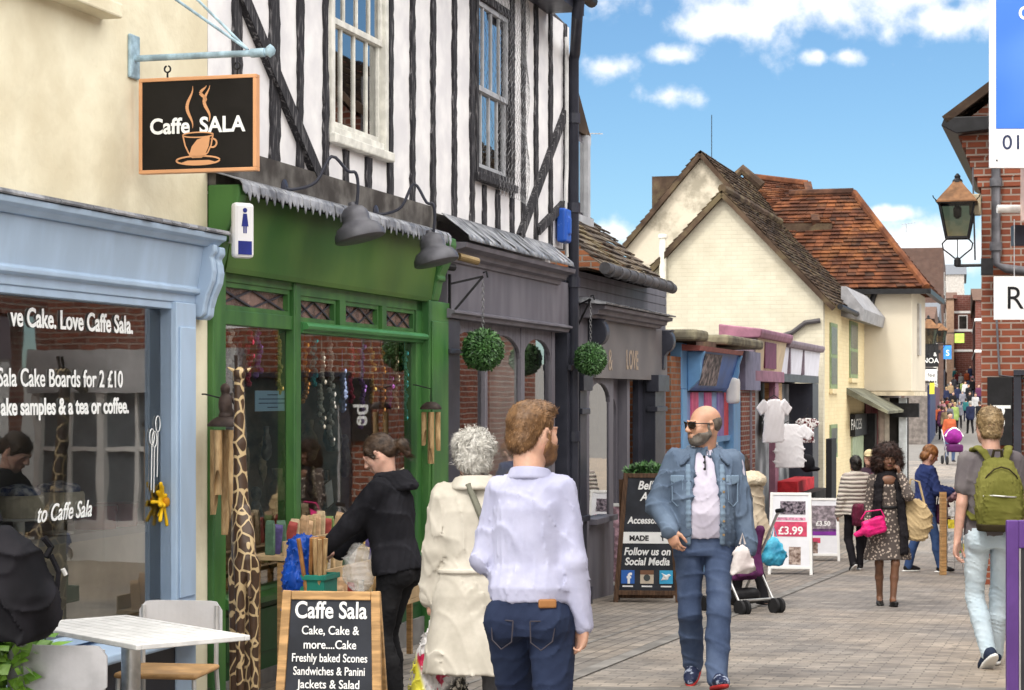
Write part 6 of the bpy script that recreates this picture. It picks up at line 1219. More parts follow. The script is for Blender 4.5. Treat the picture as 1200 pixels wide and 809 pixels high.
for x, c, nm in ((-.20, (.03, .12, .42), 'f'), (.0, (.55, .47, .38), 'cam'), (.20, (.05, .36, .62), 'bird')):
    m = MB(B); m.box(x - .07, x + .07, -.010, -.005, .20, .34); ic = m.build('icon_panel', mat('icon_' + nm, c, .6, var=.03), bb, bevel=.004)
    if nm == 'f': text('f', .15, chalkw, bb, (x + .012, -.012, .205), (1, 0, 0), (0, 0, 1), B, 'CENTER', bold=.006)
    elif nm == 'cam':
        m = MB(B); m.box(x - .07, x + .07, -.013, -.010, .295, .34); m.build('icon_band', mat('icon_brown', (.20, .10, .06), .6), ic)
        m = MB(B); m.lathe([(.035, 0), (.035, .004), (.001, .004)], (x, -.010, .262), 18, Matrix.Rotation(R(90), 3, 'X')); m.build('lens_mark', mat('icon_lens', (.06, .07, .07), .4), ic)
    else:
        b = SDF(.004, .012); b.ell((x - .005, -.011, .265), (.034, .006, .024), rotm(0, 25, 0)); b.ell((x + .026, -.011, .288), (.017, .006, .016)); b.cap((x + .038, -.011, .29), (x + .054, -.011, .288), .005, .002); b.cap((x - .03, -.011, .25), (x - .052, -.011, .238), .012, .004); b.cap((x - .005, -.011, .275), (x - .045, -.011, .31), .014, .004)
        me = b.mesh('bird_mark'); me.transform(WM[ic.name].inverted() @ B); link('bird_mark', me, chalkw, ic)
    m = MB(B); m.box(x - .055, x + .055, -.008, -.005, .165, .18); m.build('caption', chalkw, bb)
pt = thing('planter', 'dark trough of green box plants behind the tall chalkboard', 'planter', at((757 - 600) / FPX * 22.3, 22.3, gz(22.3), -6)); B = WM[pt.name]
m = MB(B); m.box(-.30, .30, -.14, .14, 0, .06); zt_ = CZ + (465 - 562) / FPX * 22.3 - gz(22.3); m.box(-.28, .28, -.13, .13, .06, zt_); m.build('trough', dwood, pt, bevel=.01)
m = MB(B); pts = []; ns = []
for i in range(900):
    a = random.uniform(-.22, .22); b_ = random.uniform(-.13, .13); h_ = .17 * math.cos(a * 4.5) * random.random() ** .5; pts.append((a, b_, zt_ - .01 + h_)); ns.append((a * 2 + random.uniform(-.5, .5), random.uniform(-1, .3), 1))
leaves(m, pts, ns, .055, 5); m.build('foliage', leafm, pt)
sb2 = thing('pavement_board', 'small white and pink board tucked behind the dark chalkboard', 'A board', at((722 - 600) / FPX * 23.4, 23.4, gz(23.4), -20)); board_frame(sb2, .40, 1.02, .36, white, mat('pink_print', (.50, .32, .38), .7, var=.5, vscale=14), .04, 7)
# two printed boards outside the pink shop
def printed(px, Y, W_, H_, rz, label, bands, txts, fm):
    r = thing('pavement_board', label, 'A board', at((px - 600) / FPX * Y, Y, gz(Y), rz)); B = board_frame(r, W_, H_, W_ * .92, fm, mat('poster_white', (.72, .73, .78), .6, var=.05), .04, 10)
    for i, (z0, z1, x0, x1, c) in enumerate(bands): m = MB(B); m.box(x0, x1, -.008, -.004, z0, z1); m.build('print_block', c, r)
    for s, z, sz, c, x in txts: text(s, sz, c, r, (x, -.0105, z), (1, 0, 0), (0, 0, 1), B, 'CENTER', bold=.003)
    return r
pr_red = mat('print_red', (.55, .06, .13), .6, var=.2, vscale=12); pr_dk = mat('print_dark', (.05, .04, .07), .6, var=.7, vscale=30, col2=(.3, .25, .3)); pr_pur = mat('print_purple', (.20, .03, .30), .6, var=.2); pr_pink = mat('print_pink', (.62, .28, .40), .6, var=.5, vscale=24); pr_face = mat('print_portrait', (.30, .18, .14), .6, var=.6, vscale=16, col2=(.55, .45, .4)); pr_gr = mat('print_grey', (.26, .22, .25), .6, var=.5, vscale=18); pr_lime = mat('print_lime', (.55, .62, .08), .6)
printed(926, 27.6, .60, 1.12, -10, 'larger white A board with red price band beside the pushchair', [(.82, 1.0, -.14, .20, pr_dk), (.52, .72, -.22, .22, pr_red), (.14, .38, -.02, .14, pr_face), (.74, .78, -.2, .2, pr_pink)], [('£3.99', .55, .15, chalkw, 0)], white)
printed(963, 31.5, .56, .98, -8, 'smaller A board printed in grey and purple next to the black board', [(.46, .86, -.22, .22, pr_gr), (.40, .50, -.22, .22, pr_pur), (.12, .30, -.18, -.06, pr_face), (.28, .36, -.20, -.02, pr_red)], [('£3.50', .55, .10, chalkw, 0.02)], white)
# ================================================================ cafe furniture
wm_ = mat('white_slat_paint', (.62, .62, .62), .45, var=.10, vscale=10, bump=.1); alu = mat('brushed_aluminium', (.55, .55, .55), .35, metal=.85, var=.2, vscale=14)
ct2 = thing('cafe_table', 'white slatted cafe table on an aluminium column', 'table', at(-1.76, 9.46, gz(9.46), -50)); B = WM[ct2.name]; TL, TW, TZ = 1.12, .58, .735
m = MB(B); n = 9
for i in range(n): w_ = (TW - .06) / n; y0 = -TW / 2 + .03 + i * w_; m.box(-TL / 2 + .03, TL / 2 - .03, y0, y0 + w_ - .005, TZ - .018, TZ)
m.build('slats', wm_, ct2, bevel=.003)
m = MB(B); m.box(-TL / 2, TL / 2, -TW / 2, -TW / 2 + .028, TZ - .022, TZ + .002); m.box(-TL / 2, TL / 2, TW / 2 - .028, TW / 2, TZ - .022, TZ + .002); m.box(-TL / 2, -TL / 2 + .028, -TW / 2 + .028, TW / 2 - .028, TZ - .022, TZ + .002); m.box(TL / 2 - .028, TL / 2, -TW / 2 + .028, TW / 2 - .028, TZ - .022, TZ + .002); m.build('table_edge', wm_, ct2, bevel=.004)
m = MB(B); m.tube([(0, 0, .03), (0, 0, TZ - .05)], .045, 16); m.box(-.15, .15, -.15, .15, TZ - .04, TZ - .022); m.build('column', alu, ct2, smooth=40)
for a in range(4): m = MB(B); c, s = math.cos(a * math.pi / 2 + .78), math.sin(a * math.pi / 2 + .78); m.bar((0, 0, .05), (c * .34, s * .34, .02), .05, .03); m.build('foot', alu, ct2, bevel=.006)
def chair(x, y, rz, bm, sm, label, top=.78):
    r = thing('cafe_chair', label, 'chair', at(x, y, gz(y), rz), 'chairs at the cafe table'); B = WM[r.name]      # faces -y: back at +y
    lm = mat('chair_tube', (.55, .55, .55), .4, metal=.5)
    for q in (-1, 1):
        m = MB(B); m.tube([(q * .19, -.19, .44), (q * .205, -.215, .0)], .012, 8); m.build('leg', lm, r); m = MB(B); m.tube([(q * .19, .20, top - .02), (q * .19, .19, .45), (q * .205, .25, .0)], .012, 8); m.build('leg', lm, r)
    m = MB(B); nseg = 14
    pts = [(-.215 + .43 * i / nseg, .205 + .03 * (1 - (2 * i / nseg - 1) ** 2), 0) for i in range(nseg + 1)]
    vs = []; rr = .045
    for (x_, y_, _) in pts:
        e = min(1, (.215 - abs(x_)) / .05); dz = rr * (1 - math.sqrt(max(0, 1 - (1 - e) ** 2))) if e < 1 else 0
        vs.append((x_, y_, top - .20 + dz * .6, top - dz))
    for (a, b_) in zip(vs, vs[1:]): m.add([(a[0], a[1], a[2]), (b_[0], b_[1], b_[2]), (b_[0], b_[1], b_[3]), (a[0], a[1], a[3]), (a[0], a[1] + .012, a[2]), (b_[0], b_[1] + .012, b_[2]), (b_[0], b_[1] + .012, b_[3]), (a[0], a[1] + .012, a[3])], [(0, 1, 2, 3), (7, 6, 5, 4), (0, 4, 5, 1), (3, 2, 6, 7), (0, 3, 7, 4), (1, 5, 6, 2)])
    m.build('backrest', bm, r, smooth=50)
    b = SDF(.009, .01); b.box((0, -.01, .455), (.21, .21, .014), None, .012); b.build('seat', sm, r); return r
chair(-1.70, 10.12, -8, mat('white_chair_shell', (.60, .60, .62), .4, var=.06), wood, 'white backed chair with pale wood seat on the far side of the cafe table')
chair(-1.86, 8.72, 172, mat('grey_chair_shell', (.42, .42, .44), .38, metal=.35, var=.15), mat('grey_chair_seat', (.36, .36, .37), .5), 'grey metallic chair on the near side of the cafe table')
gp_ = thing('potted_plant', 'bright green leafy plant in the bottom left corner by the cafe', 'plant', at((10 - 600) / 279., 8.6, gz(8.6)))
brl = NT('bright_leaf'); g = brl.n('ShaderNodeNewGeometry'); r_ = brl.n('ShaderNodeValToRGB'); brl.t.links.new(g.outputs['Random Per Island'], r_.inputs[0]); r_.color_ramp.elements[0].color = (.05, .15, .015, 1); r_.color_ramp.elements[1].color = (.22, .42, .05, 1); brl.t.links.new(r_.outputs[0], brl.b.inputs['Base Color']); brl.b.inputs['Roughness'].default_value = .4; brl.b.inputs['Transmission Weight'].default_value = .0
B = WM[gp_.name]; m = MB(B); pts = []; ns = []
for i in range(420):
    v = Vector((random.gauss(0, 1), random.gauss(0, 1), random.gauss(0, 1))).normalized(); k = random.random() ** .4; pts.append((v.x * .17 * k, v.y * .17 * k, .70 + v.z * .26 * k)); ns.append(v + Vector((0, 0, .6)))
leaves(m, pts, ns, .085, 8, .6); m.build('foliage', brl.m, gp_)
m = MB(B); 
for k in range(7): a = k * .9; m.tube([(0, 0, .30), (.10 * math.cos(a), .10 * math.sin(a), .75)], .006, 5)
m.build('stem', mat('green_stem', (.08, .16, .03), .6), gp_); m = MB(B); m.lathe([(.12, 0), (.17, .36), (.18, .36), (.18, .40), (.16, .40), (.15, .36), (.01, .35)], (0, 0, 0), 20); m.build('pot', mat('dark_pot', (.05, .045, .045), .6), gp_, smooth=40)

# ================================================================ pushchair, pram, rack, carrier bag
wheelm = mat('black_rubber', (.02, .02, .022), .8); steel = mat('silver_tube', (.50, .50, .50), .35, metal=.7)
def wheel(B, parent, c, r_, w_=.03, ax='x'):
    Rm = Matrix.Rotation(R(90), 3, 'Y'); m = MB(B); m.lathe([(r_ * .72, -w_ / 2), (r_, -w_ / 2), (r_, w_ / 2), (r_ * .72, w_ / 2)], c, 20, Rm); wl = m.build('wheel', wheelm, parent, smooth=40)
    m = MB(B); m.lathe([(.001, -w_ * .42), (r_ * .70, -w_ * .42), (r_ * .70, w_ * .42), (.001, w_ * .42)], c, 16, Rm); m.build('rim', mat('grey_rim', (.36, .36, .37), .4, metal=.4), wl)
Y = 19.9; px_ = (872 - 600) / FPX * Y
pc = thing('pushchair', 'folding pushchair with grey tubes partly hidden behind the man in denim', 'pushchair', at(px_, Y, gz(Y), 32)); B = WM[pc.name]
for q in (-1, 1):
    m = MB(B); m.tube([(q * .21, -.30, 1.0), (q * .21, -.24, .95), (q * .21, .30, .10)], .014, 8); m.build('push_frame', steel, pc); m = MB(B); m.tube([(q * .21, .12, .55), (q * .21, -.22, .08)], .013, 8); m.build('rear_leg', steel, pc)
    m = MB(B); m.tube([(q * .21, -.33, 1.0), (q * .21, -.24, .99)], .022, 8); m.build('handle_grip', black, pc)
    for s in (-.035, .035):
        wheel(B, pc, (q * .21 + s, .32, .075), .075); wheel(B, pc, (q * .21 + s, -.24, .075), .075)
m = MB(B); m.tube([(-.21, .1, .40), (.21, .1, .40)], .012, 8); m.build('cross_bar', steel, pc); m = MB(B); m.tube([(-.21, -.2, .14), (.21, -.2, .14)], .012, 8); m.build('cross_bar', steel, pc)
b = SDF(.014, .03); b.cap((-.12, -.10, .80), (-.10, .02, .38), .05); b.cap((.12, -.10, .80), (.10, .02, .38), .05); b.box((0, -.04, .58), (.16, .03, .24), rotm(-16, 0, 0), .03); b.box((0, .14, .36), (.16, .16, .03), rotm(10, 0, 0), .03); b.build('seat', mat('plum_fabric', (.09, .02, .08), .9, var=.4), pc, wr=(.008, 14, 3))
b = SDF(.014, .03); b.cap((-.1, .0, .16), (.1, .0, .16), .08); b.build('basket', black, pc)
def sbag(name, label, x, y, z, mt, s=1., grp=None, wr=(.012, 6, 5)):
    r = thing(name, label, 'bag', at(x, y, z)); b = SDF(.010, .04); b.loft([(-.36 * s, 0, 0, .12 * s, .05 * s), (-.26 * s, 0, 0, .16 * s, .08 * s), (-.10 * s, 0, 0, .12 * s, .06 * s), (0, 0, 0, .03 * s, .02 * s)]); b.build('sack', mt, r, wr=wr)
    m = MB(WM[r.name]); m.tube([(-.03 * s, 0, -.01), (0, 0, .10 * s), (.03 * s, 0, -.01)], .007, 6); m.build('handle', mt, r); return r
p = PW(907, 628, 20.2); sbag('carrier_bag', 'bright turquoise carrier bag hanging from the pushchair', p.x, p.y, p.z, mat('turquoise_plastic', (.03, .30, .52), .3, var=.4, vscale=8, col2=(.10, .50, .70)), .85)
p = PW(870, 636, 12.55); sbag('carrier_bag', 'pale crumpled carrier bag in the hand of the man in denim', p.x, p.y, p.z, mat('pale_bag_plastic', (.55, .48, .48), .35, var=.3, vscale=9, col2=(.66, .62, .62)), .55)
hp = WHF_P = None
Y = 63.; pr2 = thing('pram', 'purple hooded pram pushed down the middle of the far street', 'pram', at((1117 - 600) / FPX * Y, Y, gz(Y), 180)); B = WM[pr2.name]
for q in (-1, 1):
    for y_ in (-.35, .35): wheel(B, pr2, (q * .26, y_, .13), .13, .05)
    m = MB(B); m.tube([(q * .24, .35, .13), (q * .22, -.1, .55), (q * .22, -.65, 1.05)], .02, 6); m.tube([(q * .24, -.35, .13), (q * .22, .1, .55)], .02, 6); m.build('frame', steel, pr2)
b = SDF(.025, .05); b.ell((0, .0, .86), (.28, .36, .26)); b.box((0, .2, .74), (.5, .5, .10), None, .01, sub=True) if False else None; b.build('hood', mat('purple_fabric', (.22, .012, .20), .7, var=.3, vscale=6), pr2)
b = SDF(.025, .05); b.box((0, .08, .50), (.22, .40, .12), None, .06); b.build('carrycot', mat('dark_purple_fabric', (.07, .01, .07), .8), pr2)
m = MB(B); m.tube([(-.27 + .54 * i / 10, .15 - .02 * i * 0, .86 + .26 * math.sin(math.pi * i / 10)) for i in range(11)], .03, 6); m.build('hood_rim', white, pr2)
Y = 27.6; rk = thing('card_rack', 'wire rack of cards and flowers with a wooden post', 'rack', at((1118 - 600) / FPX * Y, Y, gz(Y), 10)); B = WM[rk.name]
m = MB(B); m.box(-.20, -.13, -.06, .02, 0, 1.12); m.box(.33, .38, .2, .26, 0, 1.0); m.build('post', wood, rk)
m = MB(B)
for k in range(7): m.tube([(-.12, 0, .18 + k * .12), (.5, 0, .18 + k * .12)], .006, 5)
for k in range(6): m.tube([(-.10 + k * .11, 0, .08), (-.10 + k * .11, 0, 1.0)], .006, 5)
m.tube([(.4, 0, .1), (.1, -.3, .0)], .012, 5); m.build('wire_grid', steel, rk)
cc = [(.5, .5, .52), (.08, .25, .10), (.6, .5, .05), (.05, .12, .14), (.5, .06, .08), (.35, .38, .40), (.10, .22, .32), (.55, .55, .55)]
for i in range(20):
    b = MB(); b.box(-.045, .045, -.008, .008, 0, .12); o = b.build('greeting_card', mat('card_%d' % (i % 8), cc[i % 8], .6, var=.4, vscale=25), None, M=B @ Matrix.Translation((-.05 + (i % 5) * .11, -.03, .30 + (i // 5) * .165)) @ Matrix.Rotation(R(-10), 4, 'X')); prop(o, '%s card slotted in the wire rack' % ['white', 'green', 'yellow', 'dark teal', 'red', 'grey', 'blue', 'off white'][i % 8], 'card', 'cards in the wire rack')
b = SDF(.02, .03)
for i in range(7): b.ell((-.05 + i * .06, .0, 1.02 + .05 * (i % 2)), (.05, .05, .05))
o = b.build('flower_bunch', mat('dull_flowers', (.14, .06, .08), .8, var=.7, vscale=22, col2=(.35, .2, .22)), None, M=B); prop(o, 'dusky bunch of flowers on top of the card rack', 'flowers')
# ================================================================ PEOPLE
V3 = lambda *a: np.array(a, float)
def nrm(v): v = np.array(v, float); return v / (np.linalg.norm(v) + 1e-9)
def ik(A, T, l1, l2, pole):
    A = np.array(A, float); T = np.array(T, float); d = T - A; L_ = np.linalg.norm(d); u = d / L_
    L2 = min(L_, (l1 + l2) * .998); T = A + u * L2; a = (l1 * l1 - l2 * l2 + L2 * L2) / (2 * L2); h = math.sqrt(max(l1 * l1 - a * a, 0))
    p = np.array(pole, float); p = p - u * (p @ u); return A + u * a + nrm(p) * h, T
def hand(b, wr, d, n, side, curl=.5, s=1., k=.006, grip=False):
    d = nrm(d); n = nrm(np.array(n) - d * (np.array(n) @ d)); w_ = np.cross(d, n); t = side
    A = np.stack([w_, d, n], 1)
    b.ell(wr + d * .048 * s, (.041 * s, .055 * s, .017 * s), A, k=.015, pw=2.6); b.ell(wr + d * .035 * s + w_ * t * .02 * s + n * .008 * s, (.02 * s, .035 * s, .015 * s), A, k=.012)
    for i, (ln, rr) in enumerate(((.072, .0092), (.082, .0094), (.076, .0088), (.060, .0080))):
        f = (1.5 - i) * t; p = wr + d * (.090 - .006 * abs(i - 1)) * s + w_ * f * .0205 * s; a = 0.12
        dv = d + w_ * f * .05
        p0 = p - d * .02 * s
        for j, fr in enumerate((.46, .30, .24)):
            a += curl * (.75 if j == 0 else 1.) * (1 + .12 * i); q = p + nrm(dv * math.cos(a) + n * math.sin(a)) * ln * fr * s
            b.cap(p0 if j == 0 else p, q, (rr - .0008 * j) * s, (rr - .0008 * (j + 1)) * s, k=.003 if j else .008); p = q
    p = wr + d * .022 * s + w_ * t * .028 * s + n * .004 * s; q = p + nrm(d * .75 + w_ * t * .62 + n * .35) * .042 * s; r_ = q + nrm(d * .9 + w_ * t * .15 + n * (.3 + curl * .4)) * .032 * s; e = r_ + nrm(d * .9 - w_ * t * .05 + n * (.35 + curl * .5)) * .024 * s
    b.cap(p, q, .0135 * s, .0105 * s, k=.012); b.cap(q, r_, .0105 * s, .0095 * s, k=.003); b.cap(r_, e, .0095 * s, .0078 * s, k=.003)
def head_prims(b, M, s=1., fem=False, beard=0, full=1.):
    Rm = np.array(M)[:3, :3]; P = lambda x, y, z: np.array(M @ Vector((x * s, y * s, z * s)))
    E = lambda c, r, k=.02, sub=False, Rx=None: b.ell(P(*c), np.array(r) * s, Rm if Rx is None else Rm @ np.array(Rx), k=k * s, sub=sub)
    C = lambda p, q, a, c=None, k=.015: b.cap(P(*p), P(*q), a * s, None if c is None else c * s, k=k * s)
    E((0, -.014, .022), (.076, .094, .087), .02); E((0, .028, -.035), (.060, .066, .082), .03)
    E((0, .042, -.083), ((.044 if fem else .050) * full, .044, .034), .03); E((0, .074, -.100), (.022 if fem else .026, .018, .018), .02)
    for q in (-1, 1):
        E((q * .042, .058, -.030), (.026, .026, .028), .025); C((q * .058, .0, -.05), (q * .040, .055, -.088), .022, .018, .03)
        E((q * .031, .100, .004), (.018, .013, .010), .010, True); E((q * .031, .084, .004), (.0135, .0135, .0125), .003)
        C((q * .014, .100, .022), (q * .045, .086, .024), .007, .006, .012)
        E((q * .078, -.006, -.012), (.010, .020, .033), .006, False, rotm(-12, 0, -q * 22)); E((q * .084, .001, -.010), (.006, .010, .017), .004, True)
        E((q * .013, .106, -.036), (.010, .011, .009), .008)
    C((0, .093, .010), (0, .117, -.030), .0085, .0125, .012)
    C((-.018, .096, -.060), (.018, .096, -.060), .0065, None, .008); C((0, .101, -.058), (0, .101, -.060), .006, None, .008); C((-.014, .096, -.071), (.014, .096, -.071), .0075, None, .008)
    b.ell(P(0, .108, -.0655), np.array((.019, .006, .0022)) * s, Rm, k=.003 * s, sub=True)
def hairmat(name, c, c2=None, rough=.5): return mat(name, c, rough, var=.22, vscale=26, bump=.5, bscale=110, bdist=.003, col2=c2, island=.45, spec=.35)
def strands(name, me, mat_, parent, M, n, ln, wid, flow, lift=.012, curl=0., seed=1, mask=None):
    """many fine locks rooted on the hair surface"""
    r = np.random.default_rng(seed); vs = np.empty(len(me.vertices) * 3); me.vertices.foreach_get('co', vs); vs = vs.reshape(-1, 3)
    no = np.empty(len(me.vertices) * 3); me.vertices.foreach_get('normal', no); no = no.reshape(-1, 3)
    Mi = np.array(M.inverted()); q = vs @ Mi[:3, :3].T + Mi[:3, 3]
    idx = np.arange(len(vs)) if mask is None else np.nonzero(mask(q))[0]
    idx = r.choice(idx, n); p = q[idx]; nn_ = no[idx] @ Mi[:3, :3].T; f = flow(p) + r.normal(size=p.shape) * .28
    f = f - nn_ * (f * nn_).sum(-1, keepdims=True); f /= np.linalg.norm(f, axis=1, keepdims=True) + 1e-9; sd_ = np.cross(nn_, f)
    L_ = ln * r.uniform(.6, 1.3, (n, 1)); K = 5; ph = r.uniform(0, 6.3, (n, 1)); pts = []
    lf = lift * r.uniform(.2, 1.2, (n, 1))
    for k in range(K):
        t = k / (K - 1); pos = p - nn_ * .004 + f * L_ * t + nn_ * (lf * math.sin(math.pi * min(1, t * 1.1)) * 1.0 - L_ * t * t * .25)
        if curl: pos = pos + (sd_ * np.sin(ph + t * 9) + nn_ * np.cos(ph + t * 9)) * curl * min(1, t * 2)
        w_ = wid * (1 - .75 * t); pts += [pos - sd_ * w_, pos + sd_ * w_]
    A = np.stack(pts, 1); Mm = np.array(M); A = A.reshape(-1, 3) @ Mm[:3, :3].T + Mm[:3, 3]
    b = (np.arange(n) * 2 * K)[:, None]; F = np.concatenate([np.stack([b[:, 0] + 2 * k, b[:, 0] + 2 * k + 1, b[:, 0] + 2 * k + 3, b[:, 0] + 2 * k + 2], -1) for k in range(K - 1)])
    m2 = bpy.data.meshes.new(name); m2.from_pydata(A.tolist(), [], F.tolist()); m2.shade_smooth(); return m2
def join_mesh(a, b):
    bm = bmesh.new(); bm.from_mesh(a); bm.from_mesh(b); bm.to_mesh(a); bm.free(); a.shade_smooth(); return a
def skinmat(name, c, blush=(.5, .2, .16)):
    if name in MATS: return MATS[name]
    t = NT(name); f = t.ramp(t.noise(9, 4), .35, .7); b = t.mix(f, sc(c, .82), sc(c, 1.12)); b = t.mix(t.math('MULTIPLY', t.ramp(t.noise(14, 3), .5, .7), .35), b, blush)
    t.set(t.b.inputs['Base Color'], b); t.b.inputs['Roughness'].default_value = .5; t.b.inputs['Subsurface Weight'].default_value = .12; t.b.inputs['Subsurface Radius'].default_value = (.02, .008, .004); t.b.inputs['Subsurface Scale'].default_value = .5
    t.bump(t.noise(120, 3), .08, .002); MATS[name] = t.m; return t.m
skin_f = skinmat('fair_skin', (.55, .32, .23)); skin_p = skinmat('pink_skin', (.58, .34, .26)); skin_d = skinmat('brown_skin', (.16, .075, .042), (.14, .05, .03)); skin_t = skinmat('tanned_skin', (.48, .26, .17))
def cloth(name, c, c2=None, **k):
    k.setdefault('rough', .85); k.setdefault('var', .14); k.setdefault('vscale', 5); k.setdefault('bump', .35); k.setdefault('bscale', 260); k.setdefault('bdist', .0015); k.setdefault('spec', .08)
    return mat(name, c, col2=c2, **k)
def denim(name, c, fade):
    if name in MATS: return MATS[name]
    t = NT(name); f = t.ramp(t.noise(3.2, 6, rough=.6), .38, .68); v = t.scalev((1, 1, .35)); g = t.ramp(t.noise(11, 5, v), .35, .75)
    b = t.mix(t.math('MULTIPLY', f, .8), c, fade); b = t.mix(t.math('MULTIPLY', g, .35), b, fade); b = t.mix(.25, b, t.mix(t.noise(420, 2), sc(c, .5), sc(fade, 1.2)))
    t.set(t.b.inputs['Base Color'], b); t.b.inputs['Roughness'].default_value = .85; t.b.inputs['Specular IOR Level'].default_value = .2; t.bump(t.noise(240, 3), .4, .002); MATS[name] = t.m; return t.m

class Fig:
    """the joints of one posed figure, in its own frame: x to its right, y the way it faces, z up"""
    def __init__(s, label, x, y, rz, H=1.75, fem=False, lean=0, yaw=0, pitch=0, ank=None, wri=None, poleA=None, hd=None, hn=None, curl=(.5, .5), build=1., belly=0., group=None, gzv=None, sh_drop=0, roll=0, foot_pitch=(0, 0), foot_yaw=(8, -8), twist=0, pel=0):
        s.t = thing('person', label, 'person', at(x, y, gz(y) if gzv is None else gzv, rz), group); s.H = H; s.S = S = H / 1.75; s.fem = fem; s.bd = build; s.belly = belly
        s.pz = (.925 - pel) * S; s.LM = Matrix.Translation((0, 0, s.pz)) @ Matrix.Rotation(R(-lean), 4, 'X') @ Matrix.Rotation(R(twist), 4, 'Z') @ Matrix.Translation((0, 0, -s.pz))
        L3 = lambda a, b, c: np.array(s.LM @ Vector((a, b, c)))
        s.L3 = L3; sw = (.142 if fem else .162) * S * build
        s.sh = [L3(-sw, -.01, 1.408 * S - sh_drop), L3(sw, -.01, 1.408 * S - sh_drop)]
        s.nb = L3(0, -.02 * S, 1.45 * S); hc = s.LM @ Vector((0, .015 * S, 1.636 * S)); s.hs = S * (1.06 if not fem else 1.03)
        s.HM = Matrix.Translation(hc) @ Matrix.Rotation(R(yaw), 4, 'Z') @ Matrix.Rotation(R(-pitch), 4, 'X') @ Matrix.Rotation(R(roll), 4, 'Y')
        s.hip = [V3(-.09 * S, 0, .90 * S - pel), V3(.09 * S, 0, .90 * S - pel)]
        ank = ank or [(-.09, 0, .08), (.09, 0, .08)]; s.kn = []; s.an = []
        for i in (0, 1):
            k, a = ik(s.hip[i], np.array(ank[i]) * S, .43 * S, .41 * S, (.15 * (-1, 1)[i], 1, 0)); s.kn.append(k); s.an.append(a)
        wri = wri or [(-.23, .03, .86), (.23, .03, .86)]; poleA = poleA or [(-.2, -1, 0), (.2, -1, 0)]; s.el = []; s.wr = []
        for i in (0, 1):
            k, a = ik(s.sh[i], np.array(wri[i]) * S, .295 * S, .26 * S, poleA[i]); s.el.append(k); s.wr.append(a)
        s.hd = hd or [None, None]; s.hn = hn or [None, None]; s.curl = curl; s.fp = foot_pitch; s.fy = foot_yaw
    def body(s, skin, h=.007, hands=True, legs=True, slim=.0, headk=None):
        b = SDF(h, .025); S = s.S; bd = s.bd
        head_prims(b, s.HM, s.hs, s.fem, **(headk or {}))
        hc = np.array(s.HM.translation); nr = (.050 if s.fem else .060) * S
        b.cap(s.nb - V3(0, 0, .03), hc + np.array(s.HM.to_3x3() @ Vector((0, -.03, -.045))) * S, nr * 1.1, nr * .95, k=.03)
        b.loft([(z * S, 0, cy * S, rx * S * bd - .014, ry * S - .014) for z, cy, rx, ry in ((.86, -.005, .155, .105), (1.05, .0, .13, .095), (1.3, -.005, .155, .105), (1.40, -.012, .120, .072), (1.46, -.015, .07, .055))], s.LM)
        for i in (0, 1):
            b.cap(s.sh[i], s.el[i], .045 * S * bd, .036 * S * bd, k=.03); b.cap(s.el[i], s.wr[i], .038 * S * bd, .025 * S, k=.015)
            if hands:
                d = s.hd[i] if s.hd[i] is not None else s.wr[i] - s.el[i]; n_ = s.hn[i] if s.hn[i] is not None else ((1, .2, 0), (-1, .2, 0))[i]
                hand(b, s.wr[i], d, n_, (-1, 1)[i], s.curl[i], S * (.94 if s.fem else 1.02))
            b.cap(s.hip[i], s.kn[i], .070 * S, .046 * S, k=.03); b.cap(s.kn[i], s.kn[i] * .6 + s.an[i] * .4 + V3(0, -.02, 0), .046 * S, .046 * S, k=.02); b.cap(s.kn[i] * .6 + s.an[i] * .4 + V3(0, -.015, 0), s.an[i], .044 * S, .032 * S, k=.02)
            FM = s.footM(i); b.cap(s.an[i], np.array(FM @ Vector((0, .10 * S, -.05 * S))), .034 * S, .025 * S, k=.02); b.ell(np.array(FM @ Vector((0, -.02 * S, -.05 * S))), (.03 * S, .04 * S, .026 * S), k=.02)
        return b.build('body', skin, s.t)
    def footM(s, i): return Matrix.Translation(Vector(s.an[i])) @ Matrix.Rotation(R(s.fy[i]), 4, 'Z') @ Matrix.Rotation(R(s.fp[i]), 4, 'X')
    def shoes(s, up, sole, h=.007, flat=False, lace=None):
        S = s.S * (.92 if s.fem else 1.)
        for i in (0, 1):
            FM = s.footM(i); Rm = np.array(FM.to_3x3()); P = lambda x, y, z: np.array(FM @ Vector((x * S, y * S, z * S))); q = (-1, 1)[i]
            b = SDF(h, .02); b.ell(P(0, .085, -.045), np.array((.046, .105, .030)) * S, Rm, pw=2.3); b.ell(P(0, -.015, -.035), np.array((.038, .055, .045)) * S, Rm)
            if not flat: b.cap(P(0, -.01, -.02), P(0, .0, .012), .044 * S, .042 * S); b.cap(P(0, .03, -.01), P(0, .11, -.035), .036 * S, .03 * S, k=.03)
            b.box(P(0, .05, -.10), np.array((.1, .3, .032)) * S, Rm, .002, k=.004, sub=True)
            sh = b.build('shoe', up, s.t)
            b = SDF(h, .01); b.loft([(-.080 * S, q * -.004, .05 * S, .044 * S, .145 * S), (-.058 * S, q * -.004, .05 * S, .047 * S, .148 * S)], FM, pw=2.2); b.build('sole', sole, sh)
